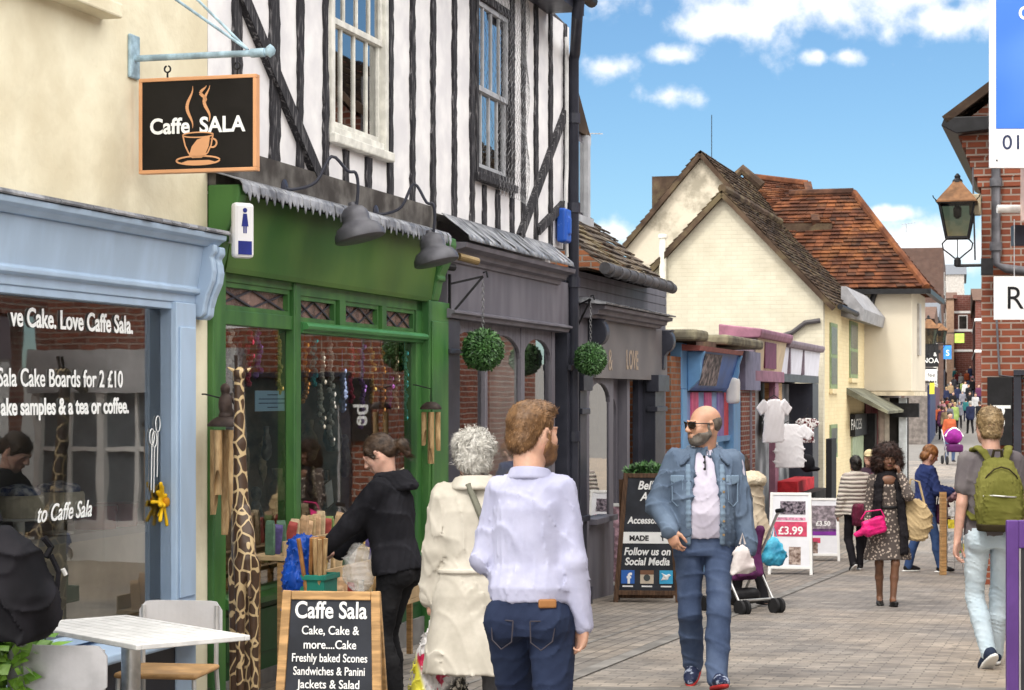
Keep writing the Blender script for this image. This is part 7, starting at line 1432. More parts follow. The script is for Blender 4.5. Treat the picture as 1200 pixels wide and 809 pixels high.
    def torso(s, mat_, name='shirt', inf=0., z0=.86, sleeve=1., h=.008, wr=(.006, 16, 1), collar=0, hemr=None, front_cut=None, pw=2.4, upr=.055, lor=.046, wrr=.040, flare=0., extra=None, shz=0):
        S = s.S; bd = s.bd; f = s.fem; b = SDF(h, .03); bl = s.belly
        st = [(1.485, -.018, .062, .055), (1.45, -.016, .105, .066), (1.41, -.012, .145 if f else .158, .086), (1.33, -.004 + (.012 if f else 0), .152 if f else .168, .118 + (.012 if f else 0)), (1.22, .004 + bl * .3, .150 if f else .170, .118 + bl * .4), (1.08, .006 + bl * .6, .132 if f else .156, .106 + bl * .7), (.97, .0 + bl * .4, .158 if f else .162, .112 + bl * .4), (.88, -.008, .178 if f else .168, .122), (.80, -.008, .178 if f else .168, .122)]
        L_ = [(z * S, 0, cy * S, rx * S * bd + inf, ry * S + inf) for z, cy, rx, ry in st if z > z0 + .01]
        zz = [q[0] for q in st][::-1]; fi = lambda k: float(np.interp(z0, zz, [q[k] for q in st][::-1])); L_.append((z0 * S, 0, fi(1) * S, fi(2) * S * bd + inf + flare, fi(3) * S + inf + flare))
        b.loft(L_, s.LM, pw=pw)
        for i in (0, 1):
            sho = s.sh[i]
            if sleeve >= 1:
                b.cap(sho, s.el[i], upr * S * bd + inf * .7, lor * S * bd + inf * .7, k=.035); e = s.wr[i] - nrm(s.wr[i] - s.el[i]) * .0; b.cap(s.el[i], e, lor * S * bd + inf * .7, wrr * S + inf * .4, k=.02)
            else: b.cap(sho, sho + (s.el[i] - sho) * sleeve, upr * S * bd + inf * .7, (upr - .004) * S * bd + inf, k=.035)
        if extra: extra(b)
        if front_cut:
            w0, w1, zt, yc = front_cut; b.loft([(.6, 0, .26 + yc, w1, .26), (1.15 * S, 0, .26 + yc, w1, .26), (1.34 * S, 0, .26 + yc, (w0 + w1) / 2, .26), (zt * S, 0, .20 + yc, w0, .24)], s.LM, k=.008, sub=True, pw=6)
        return b.build(name, mat_, s.t, wr=wr)
    def trousers(s, mat_, name='trousers', inf=0., ztop=.99, hip=.092, knee=.066, hem=.056, cut=.0, h=.008, wr=(.006, 14, 3), glute=1.):
        S = s.S; b = SDF(h, .025); f = s.fem; bd = s.bd
        b.loft([(ztop * S, 0, .002, (.150 if f else .158) * S * bd + inf, .112 * S + inf), (.90 * S, 0, -.006, (.178 if f else .168) * S * bd + inf, .122 * S + inf), (.82 * S, 0, -.006, (.172 if f else .165) * S * bd + inf, .115 * S + inf)], s.LM if False else None)
        for i in (0, 1):
            b.ell(s.hip[i] + V3(0, -.055 * S, -.02 * S), np.array((.085, .085, .10)) * S * glute, k=.03)
            b.cap(s.hip[i] - V3(0, 0, .02), s.kn[i], hip * S, knee * S, k=.018); a = s.kn[i] + (s.an[i] - s.kn[i]) * (1 - cut)
            mid = s.kn[i] * .6 + s.an[i] * .4 + V3(0, -.014, 0); b.cap(s.kn[i], mid, knee * S, (knee * .55 + hem * .5) * S, k=.02); b.cap(mid, a - V3(0, 0, .015), (knee * .55 + hem * .5) * S, hem * S, k=.02)
        return b.build(name, mat_, s.t, wr=wr)
    def hair(s, mat_, prims, n=2200, ln=.05, wid=.0016, flow=None, lift=.010, curl=0., h=.006, disp=None, mask=None, name='hair', seed=3):
        b = SDF(h, .015); Rm = np.array(s.HM.to_3x3()); hs = s.hs
        for p in prims:
            P = lambda c: np.array(s.HM @ Vector([x * hs for x in c]))
            if p[0] == 'e': b.ell(P(p[1]), np.array(p[2]) * hs, Rm, k=p[3] if len(p) > 3 else .015)
            elif p[0] == 's': b.ell(P(p[1]), np.array(p[2]) * hs, Rm, k=.006, sub=True)
            elif p[0] == 'b': b.box(P(p[1]), np.array(p[2]) * hs, Rm @ np.array(rotm(*(p[3] if len(p) > 3 else (0, 0, 0)))), .002, k=.006, sub=True)
            elif p[0] == 'c': b.cap(P(p[1]), P(p[2]), p[3] * hs, p[4] * hs)
        me = b.mesh(name, disp=disp); Mh = s.HM @ Matrix.Scale(hs, 4)
        if n: me = join_mesh(me, strands(name, me, mat_, s.t, Mh, n, ln, wid, flow or (lambda p: np.stack([p[:, 0] * .2, -np.ones(len(p)) * .4, -np.ones(len(p))], -1)), lift, curl, seed, mask))
        return link(name, me, mat_, s.t)
    def sdf(s, name, mat_, fn, h=.006, parent=None, wr=None, k=.01, disp=None):
        b = SDF(h, k); fn(b); return b.build(name, mat_, parent or s.t, wr=wr, disp=disp)
    def H3(s, x, y, z): return np.array(s.HM @ Vector((x * s.hs, y * s.hs, z * s.hs)))
def beard(s, mat_, e=.0035, n=900, ln=.010, seed=4):
    b = SDF(.005, .012); HM = s.HM; hs = s.hs; Rm = np.array(HM.to_3x3()); P = lambda x, y, z: np.array(HM @ Vector((x * hs, y * hs, z * hs)))
    def E(c, r, k=.032, sub=False): b.ell(P(*c), np.array(r) * hs, Rm, k=k, sub=sub)
    E((0, .028, -.035), (.060 + e, .066 + e, .082 + e)); E((0, .042, -.083), (.052 + e, .044 + e, .034 + e)); E((0, .074, -.100), (.026 + e, .018 + e, .018 + e))
    for q in (-1, 1):
        E((q * .042, .058, -.030), (.026 + e, .026 + e, .028 + e)); b.cap(P(q * .058, .0, -.05), P(q * .040, .055, -.088), (.022 + e) * hs, (.018 + e) * hs, k=.03); b.cap(P(q * .068, .012, .0), P(q * .062, .012, -.05), (.010 + e) * hs, (.016 + e) * hs)
        b.box(P(q * .036, .12, .0), np.array((.030, .10, .052)) * hs, Rm @ np.array(rotm(0, -q * 24, 0)), .004, k=.008, sub=True)
    b.box(P(0, .14, .005), np.array((.03, .10, .048)) * hs, Rm, .004, k=.006, sub=True); b.box(P(0, -.10, -.05), np.array((.2, .092, .2)) * hs, Rm, .004, k=.01, sub=True)
    b.ell(P(0, .112, -.066), np.array((.021, .022, .0085)) * hs, Rm, k=.004, sub=True)
    me = b.mesh('beard', disp=grit(.0016, 170, 2)); me = join_mesh(me, strands('beard', me, mat_, s.t, HM @ Matrix.Scale(hs, 4), n, ln, .0009, lambda p: np.stack([p[:, 0] * 0, p[:, 0] * 0 + .3, p[:, 0] * 0 - 1], -1), .003, 0, seed)); return link('beard', me, mat_, s.t)
Fig.beard = beard
def grit(a, f, seed=0):
    r = np.random.default_rng(seed); K = r.normal(size=(5, 3)) * f; ph = r.uniform(0, 6, 5)
    return lambda P: a * sum(np.sin(P @ K[i] * (1 + .3 * i) + ph[i] + 1.5 * np.sin(P @ K[(i + 1) % 5] * .6)) for i in range(5)) / 3
near = .007
# ---------------------------------------------------------------- man in pale blue shirt, walking away in the foreground
f = Fig('man in pale blue shirt and dark jeans seen from behind', .075, 8.4, -14, 1.78, yaw=-32, pitch=4, lean=2, ank=[(-.08, .22, .10), (.09, -.20, .10)], wri=[(-.17, .24, 1.02), (.215, .02, .865)], poleA=[(-.2, -1, 0), (.3, -1, 0)], curl=(.5, .62), hd=[None, (-.18, .10, -1)], hn=[None, (-.75, -.65, 0)], build=.82)
blue_shirt = cloth('pale_blue_shirting', (.37, .38, .53), (.43, .44, .59), bump=.2)
f.body(skin_f)
f.torso(blue_shirt, 'shirt', .016, .965, wr=(.008, 8, 11, (1.5, 1.5, .55)), upr=.054, lor=.050, wrr=.036, flare=-.004, extra=lambda b: (b.loft([(1.10, 0, .01, .150, .128), (1.03, 0, -.005, .166, .138), (.985, 0, 0, .156, .122)], f.LM, k=.04)))
jean_dk = denim('dark_indigo_denim', (.010, .016, .042), (.022, .034, .075))
tr = f.trousers(jean_dk, 'jeans', .004, 1.0, hip=.098, knee=.075, hem=.066, wr=(.005, 8, 5, (1, 1, 1.5)))
S = f.S
def collar(b):
    nb = f.L3(0, -.02, 1.50)
    for a in np.linspace(-2.6, 2.6, 48):
        p = f.L3(.075 * math.sin(a), -.022 - .07 * math.cos(a), 1.505 + .012 * math.cos(a) - (.02 if abs(a) > 2 else 0)); b.cap(p, p - V3(-.012 * math.sin(a), .012 * math.cos(a), .034), .007, .009)
f.sdf('collar', blue_shirt, collar, .005, k=.01)
for i in (0, 1):
    u = nrm(f.wr[i] - f.el[i]); f.sdf('cuff', blue_shirt, lambda b: b.cap(f.wr[i] - u * .06, f.wr[i] + u * .004, .043, .041), .005)
m = MB(WM[f.t.name])
def seam(pts, r=.0025): m.tube([tuple(p) for p in pts], r, 5)
f.t_seam = None
lea = mat('tan_leather', (.24, .11, .04), .55, var=.2, vscale=12)
def back_pt(x, z, e=.0): return (x, -(.128 + e) + 1.6 * x * x * .9, z)
stitch = mat('orange_thread', (.045, .04, .05), .8)
f.sdf('leather_patch', lea, lambda b: b.box((.098, -.115, .975), (.036, .016, .018), rotm(0, 0, 22), .003), .004)
for q in (-1, 1):
    m = MB(WM[f.t.name]); pts = [(q * .035, -.150, .905), (q * .04, -.158, .82), (q * .082, -.158, .79), (q * .125, -.140, .825), (q * .135, -.118, .905), (q * .035, -.150, .905)]
    m.tube(pts, .003, 5); m.build('back_pocket_seam', stitch, f.t)
hm = hairmat('reddish_brown_hair', (.17, .085, .035), (.30, .16, .07))
f.hair(hm, [('e', (0, -.018, .032), (.083, .099, .092)), ('e', (0, .03, .085), (.062, .07, .04)), ('e', (0, -.06, -.03), (.066, .055, .06)), ('b', (0, .155, -.03), (.12, .09, .09), (-18, 0, 0)), ('b', (0, .04, -.12), (.12, .10, .055)), ('b', (0, -.08, -.175), (.12, .12, .09)), ('s', (.088, 0, -.028), (.02, .024, .034)), ('s', (-.088, 0, -.028), (.02, .024, .034))],
       3600, .030, .0013, flow=lambda p: np.stack([p[:, 0] * .5, np.where(p[:, 2] > .06, 1., -.1), np.where(p[:, 2] > .06, .1, -1.)], -1), lift=.009, disp=grit(.003, 110))
f.beard(hairmat('ginger_beard', (.14, .065, .03), (.24, .12, .05)), .007, 1400, .016)
f.shoes(mat('brown_shoe', (.08, .045, .025), .5), black)
# ---------------------------------------------------------------- white haired woman in the long pale coat
f = Fig('white haired woman in long stone coat carrying a carrier bag', (556 - 600) / 235.3, 10.2, 8, 1.63, True, yaw=0, pitch=6, lean=3, ank=[(-.09, .15, .09), (.09, -.12, .09)], wri=[(-.235, .08, .84), (.22, .05, .86)], curl=(1.0, .5), hd=[(.0, .1, -1), None], hn=[(1, -.2, 0), None], build=1.10, poleA=[(-.3, -1, 0), (.2, -1, 0)])
WHF = f
f.body(skin_p)
coat = cloth('stone_cotton', (.48, .45, .39), (.56, .53, .47), bump=.25)
S = f.S
f.torso(coat, 'coat', .030, .47, wr=(.008, 7, 21, (1.5, 1.5, .4)), upr=.056, lor=.052, wrr=.046, flare=.055, extra=lambda b: b.loft([(1.52 * S, 0, -.03, .085, .072), (1.46 * S, 0, -.03, .092, .08)], f.LM, k=.02))
f.sdf('coat_collar', coat, lambda b: [b.cap(f.L3(.092 * math.sin(a), -.035 - .078 * math.cos(a), 1.50 * S + .01 * math.cos(a)), f.L3(.115 * math.sin(a), -.04 - .10 * math.cos(a), 1.455 * S), .009, .011) for a in np.linspace(-2.4, 2.4, 44)], .006)
f.sdf('coat_belt', coat, lambda b: b.loft([(1.00 * S, 0, .0, .187 * 1.02, .147), (1.025 * S, 0, 0, .187 * 1.02, .147)], f.LM), .006)
grey_strap = cloth('grey_webbing', (.16, .16, .13))
m = MB(WM[f.t.name]); m.tube([tuple(f.L3(-.045 + .30 * t_ * .55, -.115 - .035 * math.sin(math.pi * min(1, t_ + .15)), (1.475 - .46 * t_) * S)) for t_ in np.linspace(0, 1, 9)], [.017] * 9, 6); m.build('bag_strap', grey_strap, f.t)
for i in (0, 1):
    u = nrm(f.wr[i] - f.el[i]); f.sdf('cuff', coat, lambda b: b.cap(f.wr[i] - u * .04, f.wr[i] - u * .01, .054, .056), .006)
f.sdf('wristwatch', black, lambda b: b.cap(f.wr[0] + nrm(f.wr[0] - f.el[0]) * .004, f.wr[0] + nrm(f.wr[0] - f.el[0]) * .018, .030, .030), .005)
f.trousers(cloth('grey_wool', (.10, .10, .11)), hip=.085, knee=.06, hem=.055, h=.01)
f.shoes(mat('tan_shoe', (.20, .13, .08), .5), black)
wh = hairmat('white_hair', (.66, .64, .59), (.80, .78, .74), .6)
f.hair(wh, [('e', (0, -.012, .03), (.105, .112, .098)), ('e', (0, -.06, -.035), (.085, .062, .075)), ('b', (0, .17, -.04), (.12, .10, .10), (-20, 0, 0)), ('b', (0, -.03, -.185), (.2, .2, .09))], 3400, .05, .0019, flow=lambda p: np.stack([p[:, 0] * 2 + np.sin(p[:, 2] * 60), -p[:, 1] * 4, -np.ones(len(p)) + np.sin(p[:, 0] * 70) * .8], -1), lift=.020, curl=.006, disp=grit(.007, 55, 3))
# ---------------------------------------------------------------- woman in black hoodie at the stall
f = Fig('woman in black hoodie with ponytail sorting packets at the stall', (466 - 600) / 204.3, 11.75, 70, 1.60, True, yaw=8, pitch=32, lean=9, ank=[(-.09, -.04, .08), (.09, .05, .08)], wri=[(-.16, .50, .955), (.02, .46, .93)], poleA=[(-.3, -.3, -1), (.6, -.3, -1)], curl=(.55, .6), hd=[(.2, 1, -.05), (-.1, 1, -.2)], hn=[(.2, 0, -1), (-.3, 0, -1)])
f.body(skin_p)
S = f.S
hood_c = cloth('black_jersey', (.010, .010, .013), (.02, .02, .025))
f.torso(hood_c, 'hoodie', .026, .88, wr=(.007, 8, 31, (1.4, 1.4, .6)), upr=.054, lor=.050, wrr=.038)
f.sdf('hood', hood_c, lambda b: [b.cap(f.L3(.085 * math.sin(a), -.035 - .085 * math.cos(a), 1.475 * S), f.L3(.10 * math.sin(a), -.05 - .12 * max(-.2, math.cos(a)), 1.40 * S), .026, .022) for a in np.linspace(-2.3, 2.3, 16)], .007, k=.03, wr=(.004, 24, 4))
f.trousers(cloth('black_leggings', (.011, .011, .013), (.02, .02, .022)), hip=.094, knee=.064, hem=.048, wr=(.005, 16, 6))
f.shoes(mat('black_shoe', (.015, .015, .015), .5), black)
br_h = hairmat('dark_brown_hair', (.045, .025, .015), (.085, .05, .03))
f.hair(br_h, [('e', (0, -.014, .030), (.082, .100, .090)), ('e', (0, -.06, -.02), (.068, .05, .06)), ('b', (0, .165, -.05), (.12, .09, .10), (-24, 0, 0)), ('b', (0, .03, -.115), (.12, .11, .05)), ('c', (0, -.105, .0), (0, -.150, -.03), .022, .036), ('c', (0, -.150, -.03), (0, -.150, -.10), .036, .022), ('c', (.062, .05, .05), (.075, .03, -.02), .014, .008), ('c', (-.062, .05, .05), (-.075, .03, -.02), .014, .008)], 2200, .055, .0014, flow=lambda p: np.stack([-p[:, 0] * 2, -np.ones(len(p)), np.where(p[:, 1] < -.11, -2., -.35)], -1), lift=.006, disp=grit(.0022, 140, 5))
# ---------------------------------------------------------------- man in denim jacket walking towards the camera
f = Fig('bald man in denim jacket and sunglasses walking towards the camera', (825 - 600) / 187.5, 12.8, 178, 1.755, yaw=-62, pitch=2, lean=-1, ank=[(-.065, .24, .09), (.055, -.22, .13)], wri=[(-.275, .06, .855), (.215, .19, .99)], poleA=[(-.3, -1, 0), (.55, -1, 0)], curl=(.42, .5), hd=[(.0, .15, -1), (-.25, .35, -1)], hn=[(.9, -.45, 0), (-.7, -.7, 0)], build=1.10, belly=.045, foot_pitch=(12, -24), foot_yaw=(12, -14))
MAN = f; S = f.S
f.body(skin_t, .006, headk=dict(full=1.1))
tsh = cloth('lilac_grey_jersey', (.50, .47, .58), (.56, .53, .63), bump=.2)
f.torso(tsh, 't_shirt', .010, .93, sleeve=.3, wr=(.005, 10, 41, (1.2, 1.2, .8)), upr=.055)
dj = denim('faded_blue_denim', (.065, .095, .150), (.14, .19, .27))
dj2 = denim('pale_denim_edge', (.13, .19, .27), (.20, .27, .36))
f.torso(dj, 'denim_jacket', .030, .875, wr=(.012, 8, 43, (1.3, 1.3, .9)), upr=.049, lor=.050, wrr=.043, front_cut=(.050, .088, 1.56, .045), flare=-.012)
for q in (-1, 1):
    f.sdf('jacket_collar', dj, lambda b: [b.cap(f.L3(q * (.080 + .020 * t_), -.06 + .17 * t_, (1.505 - .075 * t_) * S), f.L3(q * (.125 + .02 * t_), -.055 + .16 * t_, (1.462 - .075 * t_) * S), .009, .012) for t_ in np.linspace(0, 1, 9)], .006, k=.02, wr=(.003, 20, 2))
    zz = np.linspace(.90, 1.38, 14)
    def yfront(x, z): return float(np.interp(z / S, [.88, .97, 1.08, 1.22, 1.33, 1.41], [.150, .172, .205, .190, .160, .120])) * S - x * x * 2.2
    f.sdf('button_placket', dj2, lambda b: [b.cap(f.L3(q * x_, yfront(x_, z * S) - .002, z * S), f.L3(q * x_, yfront(x_, z2 * S) - .002, z2 * S), .010, .010) for x_ in (.098, .112) for z, z2 in zip(zz, zz[1:])], .006, k=.01)
    def flap(b):
        for x in np.linspace(.135, .205, 6): b.cap(f.L3(q * x, yfront(x, 1.30 * S) + .004, 1.315 * S), f.L3(q * x, yfront(x, 1.27 * S) + .004, (1.285 - .02 * (1 - abs(x - .17) / .04)) * S), .009, .008)
    f.sdf('pocket_flap', dj2, flap, .005)
    m = MB(WM[f.t.name]); pts = [tuple(f.L3(q * x, yfront(x, z * S) + .010, z * S)) for x, z in ((.138, 1.28), (.142, 1.16), (.172, 1.13), (.200, 1.16), (.204, 1.28))]; m.tube(pts, .0035, 5); m.build('pocket_seam', dj2, f.t)
m = MB(WM[f.t.name]); 
for z in (.955, 1.04, 1.13, 1.22, 1.30): m.lathe([(.008, 0), (.008, .006)], f.L3(-.112, yfront(.11, z * S) + .010, z * S), 8, Matrix.Rotation(R(-90), 3, 'X'))
m.build('jacket_buttons', mat('brass_button', (.35, .25, .14), .4, metal=.8), f.t)
m = MB(WM[f.t.name]); m.tube([tuple(f.L3(0, yy, z * S)) for yy, z in ((.098, 1.435), (.118, 1.40), (.135, 1.36))], .005, 5)
m.build('henley_placket', cloth('dark_rib', (.03, .03, .04)), f.t)
m = MB(WM[f.t.name])
for yy, z in ((.100, 1.435), (.121, 1.40), (.138, 1.36)): m.lathe([(.009, 0), (.009, .006)], f.L3(.004, yy + .004, z * S), 8, Matrix.Rotation(R(-90), 3, 'X'))
m.build('henley_buttons', black, f.t)
f.trousers(denim('mid_blue_denim', (.028, .046, .10), (.10, .14, .24)), 'jeans', .008, 1.0, hip=.096, knee=.074, hem=.066, wr=(.006, 7, 45, (1, 1, 1.4)))
f.shoes(mat('navy_trainer', (.03, .045, .13), .6, var=.6, vscale=30, col2=(.30, .34, .45), lo=.5, hi=.6), mat('red_sole', (.42, .03, .03), .6))
f.beard(hairmat('grey_stubble', (.15, .12, .10), (.22, .20, .18), .8), .0028, 1200, .008)
f.hair(hairmat('cropped_grey_hair', (.10, .08, .07), (.16, .13, .11), .8), [('e', (0, -.022, .008), (.079, .092, .076)), ('s', (0, .12, .05), (.2, .12, .12)), ('s', (0, .03, .12), (.10, .14, .075)), ('s', (.088, .008, -.02), (.016, .024, .032)), ('s', (-.088, .008, -.02), (.016, .024, .032))], 700, .008, .0008, lift=.002, disp=grit(.001, 200))
gl = mat('dark_lens', (.02, .012, .008), .08, spec=.9)
m = MB(WM[f.t.name] @ f.HM @ Matrix.Scale(f.hs, 4))
sg_ = None
for q in (-1, 1):
    mm = MB(WM[f.t.name] @ f.HM @ Matrix.Scale(f.hs, 4)); pts = [(q * .010, .116, .012), (q * .034, .113, .017), (q * .060, .096, .014), (q * .060, .096, -.010), (q * .046, .105, -.022), (q * .022, .113, -.020), (q * .010, .116, -.008)]
    mm.add(pts + [(x * .98, y - .005, z) for x, y, z in pts], [tuple(range(7)), tuple(range(13, 6, -1))] + [(i, (i + 1) % 7, 7 + (i + 1) % 7, 7 + i) for i in range(7)]); mm.build('sunglass_lens', gl, f.t)
    mm = MB(WM[f.t.name] @ f.HM @ Matrix.Scale(f.hs, 4)); mm.tube([(q * .058, .098, .010), (q * .079, .05, .008), (q * .083, -.01, .004)], .0035, 6); mm.build('sunglass_arm', black, f.t)
m.tube([(-.060, .098, .015), (-.034, .1145, .0185), (0, .1165, .013), (.034, .1145, .0185), (.060, .098, .015)], .0035, 6); m.build('sunglass_frame', black, f.t)
# ---------------------------------------------------------------- young man with green rucksack
f = Fig('fair haired young man in grey t-shirt wearing an olive rucksack', (1161 - 600) / 170.2, 14.1, 2, 1.775, yaw=-6, lean=1, ank=[(-.055, -.15, .13), (.085, .20, .085)], wri=[(-.235, -.02, .86), (.23, .12, .90)], curl=(.5, .5), hn=[(.8, -.5, 0), None], foot_pitch=(-32, 5), foot_yaw=(6, -8), build=1.02)
f.body(skin_p); S = f.S
tee_g = cloth('grey_brown_jersey', (.12, .105, .115), (.15, .135, .14)); f.torso(tee_g, 't_shirt', .014, .90, sleeve=.62, wr=(.006, 10, 51), upr=.056)
f.trousers(denim('bleached_denim', (.40, .50, .58), (.58, .66, .72)), 'jeans', .0, .99, hip=.088, knee=.064, hem=.056, wr=(.006, 13, 53, (1, 1, 1.6)))
f.shoes(mat('navy_canvas', (.02, .03, .06), .8), white)
bl = hairmat('sandy_hair', (.26, .17, .08), (.42, .30, .16))
f.hair(bl, [('e', (0, -.014, .036), (.084, .098, .092)), ('e', (0, .02, .09), (.06, .07, .035)), ('e', (0, -.06, -.03), (.064, .05, .055)), ('b', (0, .155, -.03), (.12, .09, .09), (-18, 0, 0)), ('b', (0, .03, -.115), (.12, .10, .05)), ('b', (0, -.08, -.165), (.12, .12, .09)), ('s', (.088, 0, -.028), (.02, .024, .034)), ('s', (-.088, 0, -.028), (.02, .024, .034))], 1800, .034, .0020, flow=lambda p: np.stack([np.sin(p[:, 1] * 50), np.where(p[:, 2] > .06, np.cos(p[:, 0] * 50), -.1), np.where(p[:, 2] > .06, .3, -1.)], -1), lift=.014, disp=grit(.004, 90, 8))
rs = thing('rucksack', 'olive green rucksack with dark base on the back of the young man', 'rucksack', WM[f.t.name] @ Matrix.Translation((0, -.2, .90 * S)))
oliv = cloth('olive_canvas', (.125, .125, .028), (.17, .165, .045)); dko = cloth('dark_brown_canvas', (.035, .028, .015))
def rloc(fn, name, mt, wr=None, h=.008, par=None):
    b = SDF(h, .02); fn(b); me = b.mesh(name, wr); me.transform(Matrix.Translation((0, .2, -.90 * S))); return link(name, me, mt, par or rs)
bag = rloc(lambda b: (b.loft([(.99, 0, -.215, .155, .085), (1.12, 0, -.225, .165, .095), (1.30, 0, -.205, .145, .085), (1.42, 0, -.175, .105, .06), (1.455, 0, -.16, .06, .03)], pw=3.)), 'main_pocket', oliv, (.007, 12, 3))
rloc(lambda b: b.loft([(.995, 0, -.275, .13, .065), (1.10, 0, -.285, .14, .07), (1.205, 0, -.275, .13, .055)], pw=3.2), 'front_pocket', oliv, (.005, 14, 4))
rloc(lambda b: b.loft([(.955, 0, -.235, .150, .098), (1.005, 0, -.24, .160, .108)], pw=3.2), 'base', dko)
m = MB(WM[f.t.name]); m.tube([(-.128, -.285, 1.195), (-.07, -.332, 1.20), (0, -.343, 1.195), (.07, -.332, 1.19), (.128, -.285, 1.185)], .006, 6); m.build('zip', mat('zip_metal', (.5, .5, .48), .4, metal=.7), rs)
m = MB(WM[f.t.name]); m.tube([(-.13, -.25, 1.27), (-.10, -.275, 1.33), (-.05, -.275, 1.375), (.0, -.265, 1.39), (.05, -.275, 1.375), (.10, -.275, 1.33), (.13, -.25, 1.27)], .005, 6); m.build('zip', dko, rs)
m = MB(WM[f.t.name]); m.tube([(-.035, -.16, 1.44), (-.025, -.175, 1.50), (.025, -.175, 1.50), (.035, -.16, 1.44)], .011, 8); m.build('handle', dko, rs)
for q in (-1, 1):
    def st(b):
        P = [(q * .05, -.165, 1.42), (q * .085, -.125, 1.49), (q * .105, -.06, 1.515), (q * .115, .02, 1.50), (q * .125, .10, 1.42), (q * .14, .13, 1.28), (q * .17, .08, 1.12), (q * .15, -.12, 1.03)]
        for a, c in zip(P, P[1:]):
            for o_ in (-.018, 0, .018): b.cap((a[0] + o_, a[1], a[2]), (c[0] + o_, c[1], c[2]), .010, .010)
    rloc(st, 'shoulder_strap', oliv, None, .008)
# ---------------------------------------------------------------- curly haired woman on the phone
f = Fig('curly haired woman in patterned dress talking on a phone', (1040 - 600) / 114.8, 20.9, 176, 1.61, True, yaw=8, pitch=4, ank=[(-.045, .12, .075), (.075, -.10, .085)], wri=[(-.115, .16, 1.47), (.225, .10, .88)], poleA=[(-.35, .5, -1), (.3, -1, 0)], curl=(.9, .9), hd=[(.25, -.05, 1), (-.4, .5, -1)], hn=[(.9, -.4, 0), (-.9, .2, 0)], build=1.05, foot_pitch=(8, -12), foot_yaw=(5, -5))
f.body(skin_d, .008); S = f.S
def pattern(name, a, b_, scale):
    t = NT(name); v = t.n('ShaderNodeTexVoronoi', {'Scale': scale}); t.t.links.new(t.tc.outputs['Object'], v.inputs['Vector']); n = t.noise(scale * .8, 3)
    fq = t.ramp(t.math('ADD', v.outputs[0], t.math('MULTIPLY', n, .5)), .55, .66); t.set(t.b.inputs['Base Color'], t.mix(fq, a, b_)); t.b.inputs['Roughness'].default_value = .9; return t.m
dr = pattern('leopard_print', (.40, .33, .28), (.07, .055, .05), 34)
f.torso(dr, 'dress', .012, .52, wr=(.008, 10, 61, (1.2, 1.2, .5)), upr=.050, lor=.044, wrr=.036, flare=.055, h=.009, front_cut=None)
f.sdf('neckline', skin_d, lambda b: b.ell(f.L3(0, .105, 1.40 * S), (.085, .03, .05)), .007)
f.sdf('belt', black, lambda b: b.loft([(1.085 * S, 0, .006, .152, .124), (1.115 * S, 0, .006, .152, .124)], f.LM), .007)
blk_knit = cloth('black_knit', (.010, .009, .011), (.022, .02, .023))
def scarf(b):
    for a in np.linspace(-2.6, 2.6, 18): b.cap(f.L3(.075 * math.sin(a), -.01 + .07 * math.cos(a), 1.47 * S), f.L3(.095 * math.sin(a), -.01 + .09 * math.cos(a), 1.43 * S), .024, .026)
    for q, zl in ((1, .98), (-1, .60)):
        P = [(q * .07, .08, 1.45), (q * .105, .135, 1.34), (q * .115, .150, 1.18), (q * .13, .145, 1.0), (q * .15, .16, .80), (q * .15, .165, .60)]
        P = [p for p in P if p[2] >= zl]
        for a, c in zip(P, P[1:]):
            for o_ in (-.022, .022): b.cap(f.L3(a[0] + o_, a[1], a[2] * S), f.L3(c[0] + o_, c[1], c[2] * S), .022, .024)
f.sdf('scarf', blk_knit, scarf, .009, k=.02, wr=(.008, 22, 7))
f.shoes(mat('black_pump', (.012, .012, .012), .4), black, flat=True)
cu = hairmat('dark_curly_hair', (.022, .010, .008), (.06, .025, .018), .6)
f.hair(cu, [('e', (0, -.03, .05), (.145, .125, .115)), ('e', (-.085, -.01, -.04), (.075, .085, .12)), ('e', (.085, -.01, -.04), (.075, .085, .12)), ('e', (0, -.07, -.06), (.13, .075, .12)), ('s', (0, .13, -.03), (.062, .10, .095))], 2600, .06, .0030, flow=lambda p: np.stack([p[:, 0] * 6, p[:, 1] * 2, -np.ones(len(p)) * .8], -1), lift=.03, curl=.014, h=.008, disp=grit(.012, 60, 9))
f.sdf('lips', mat('dark_lip', (.16, .03, .03), .4), lambda b: b.cap(f.H3(-.018, .101, -.066), f.H3(.018, .101, -.066), .006), .004)
f.sdf('phone', black, lambda b: b.box(f.H3(-.094, .03, -.035), (.006, .035, .07), rotm(20, 0, 0), .004), .005)
cb = thing('clutch_bag', 'bright pink bag carried under the arm of the woman in patterned dress', 'bag', WM[f.t.name] @ Matrix.Translation((.19, .2, .84 * S)))
b = SDF(.009, .03); b.box((-.03, .02, .05), (.12, .045, .085), rotm(0, 18, 10), .03); b.cap((.05, .05, .02), (.15, .05, -.03), .045, .03)
b.build('pouch', mat('fuchsia_leather', (.62, .015, .16), .45, var=.25, vscale=14), cb, wr=(.006, 9, 4)); m = MB(WM[cb.name]); m.tube([(-.14, .0, .14), (-.10, .0, .22), (.05, .0, .20), (.1, .0, .12)], .008, 6); m.build('handle', mat('fuchsia_leather', (.62, .015, .16)), cb)
tb = thing('tote_bag', 'beige slouchy tote bag hung on the arm beside the black scarf', 'bag', WM[f.t.name] @ Matrix.Translation((-.27, .06, .72)))
b = SDF(.010, .03); b.loft([(-.05, 0, 0, .10, .08), (.10, 0, 0, .165, .10), (.26, 0, .0, .15, .08), (.38, .03, 0, .07, .05)]); b.build('pouch', cloth('beige_canvas', (.42, .31, .17), (.50, .38, .22)), tb, wr=(.014, 12, 5))
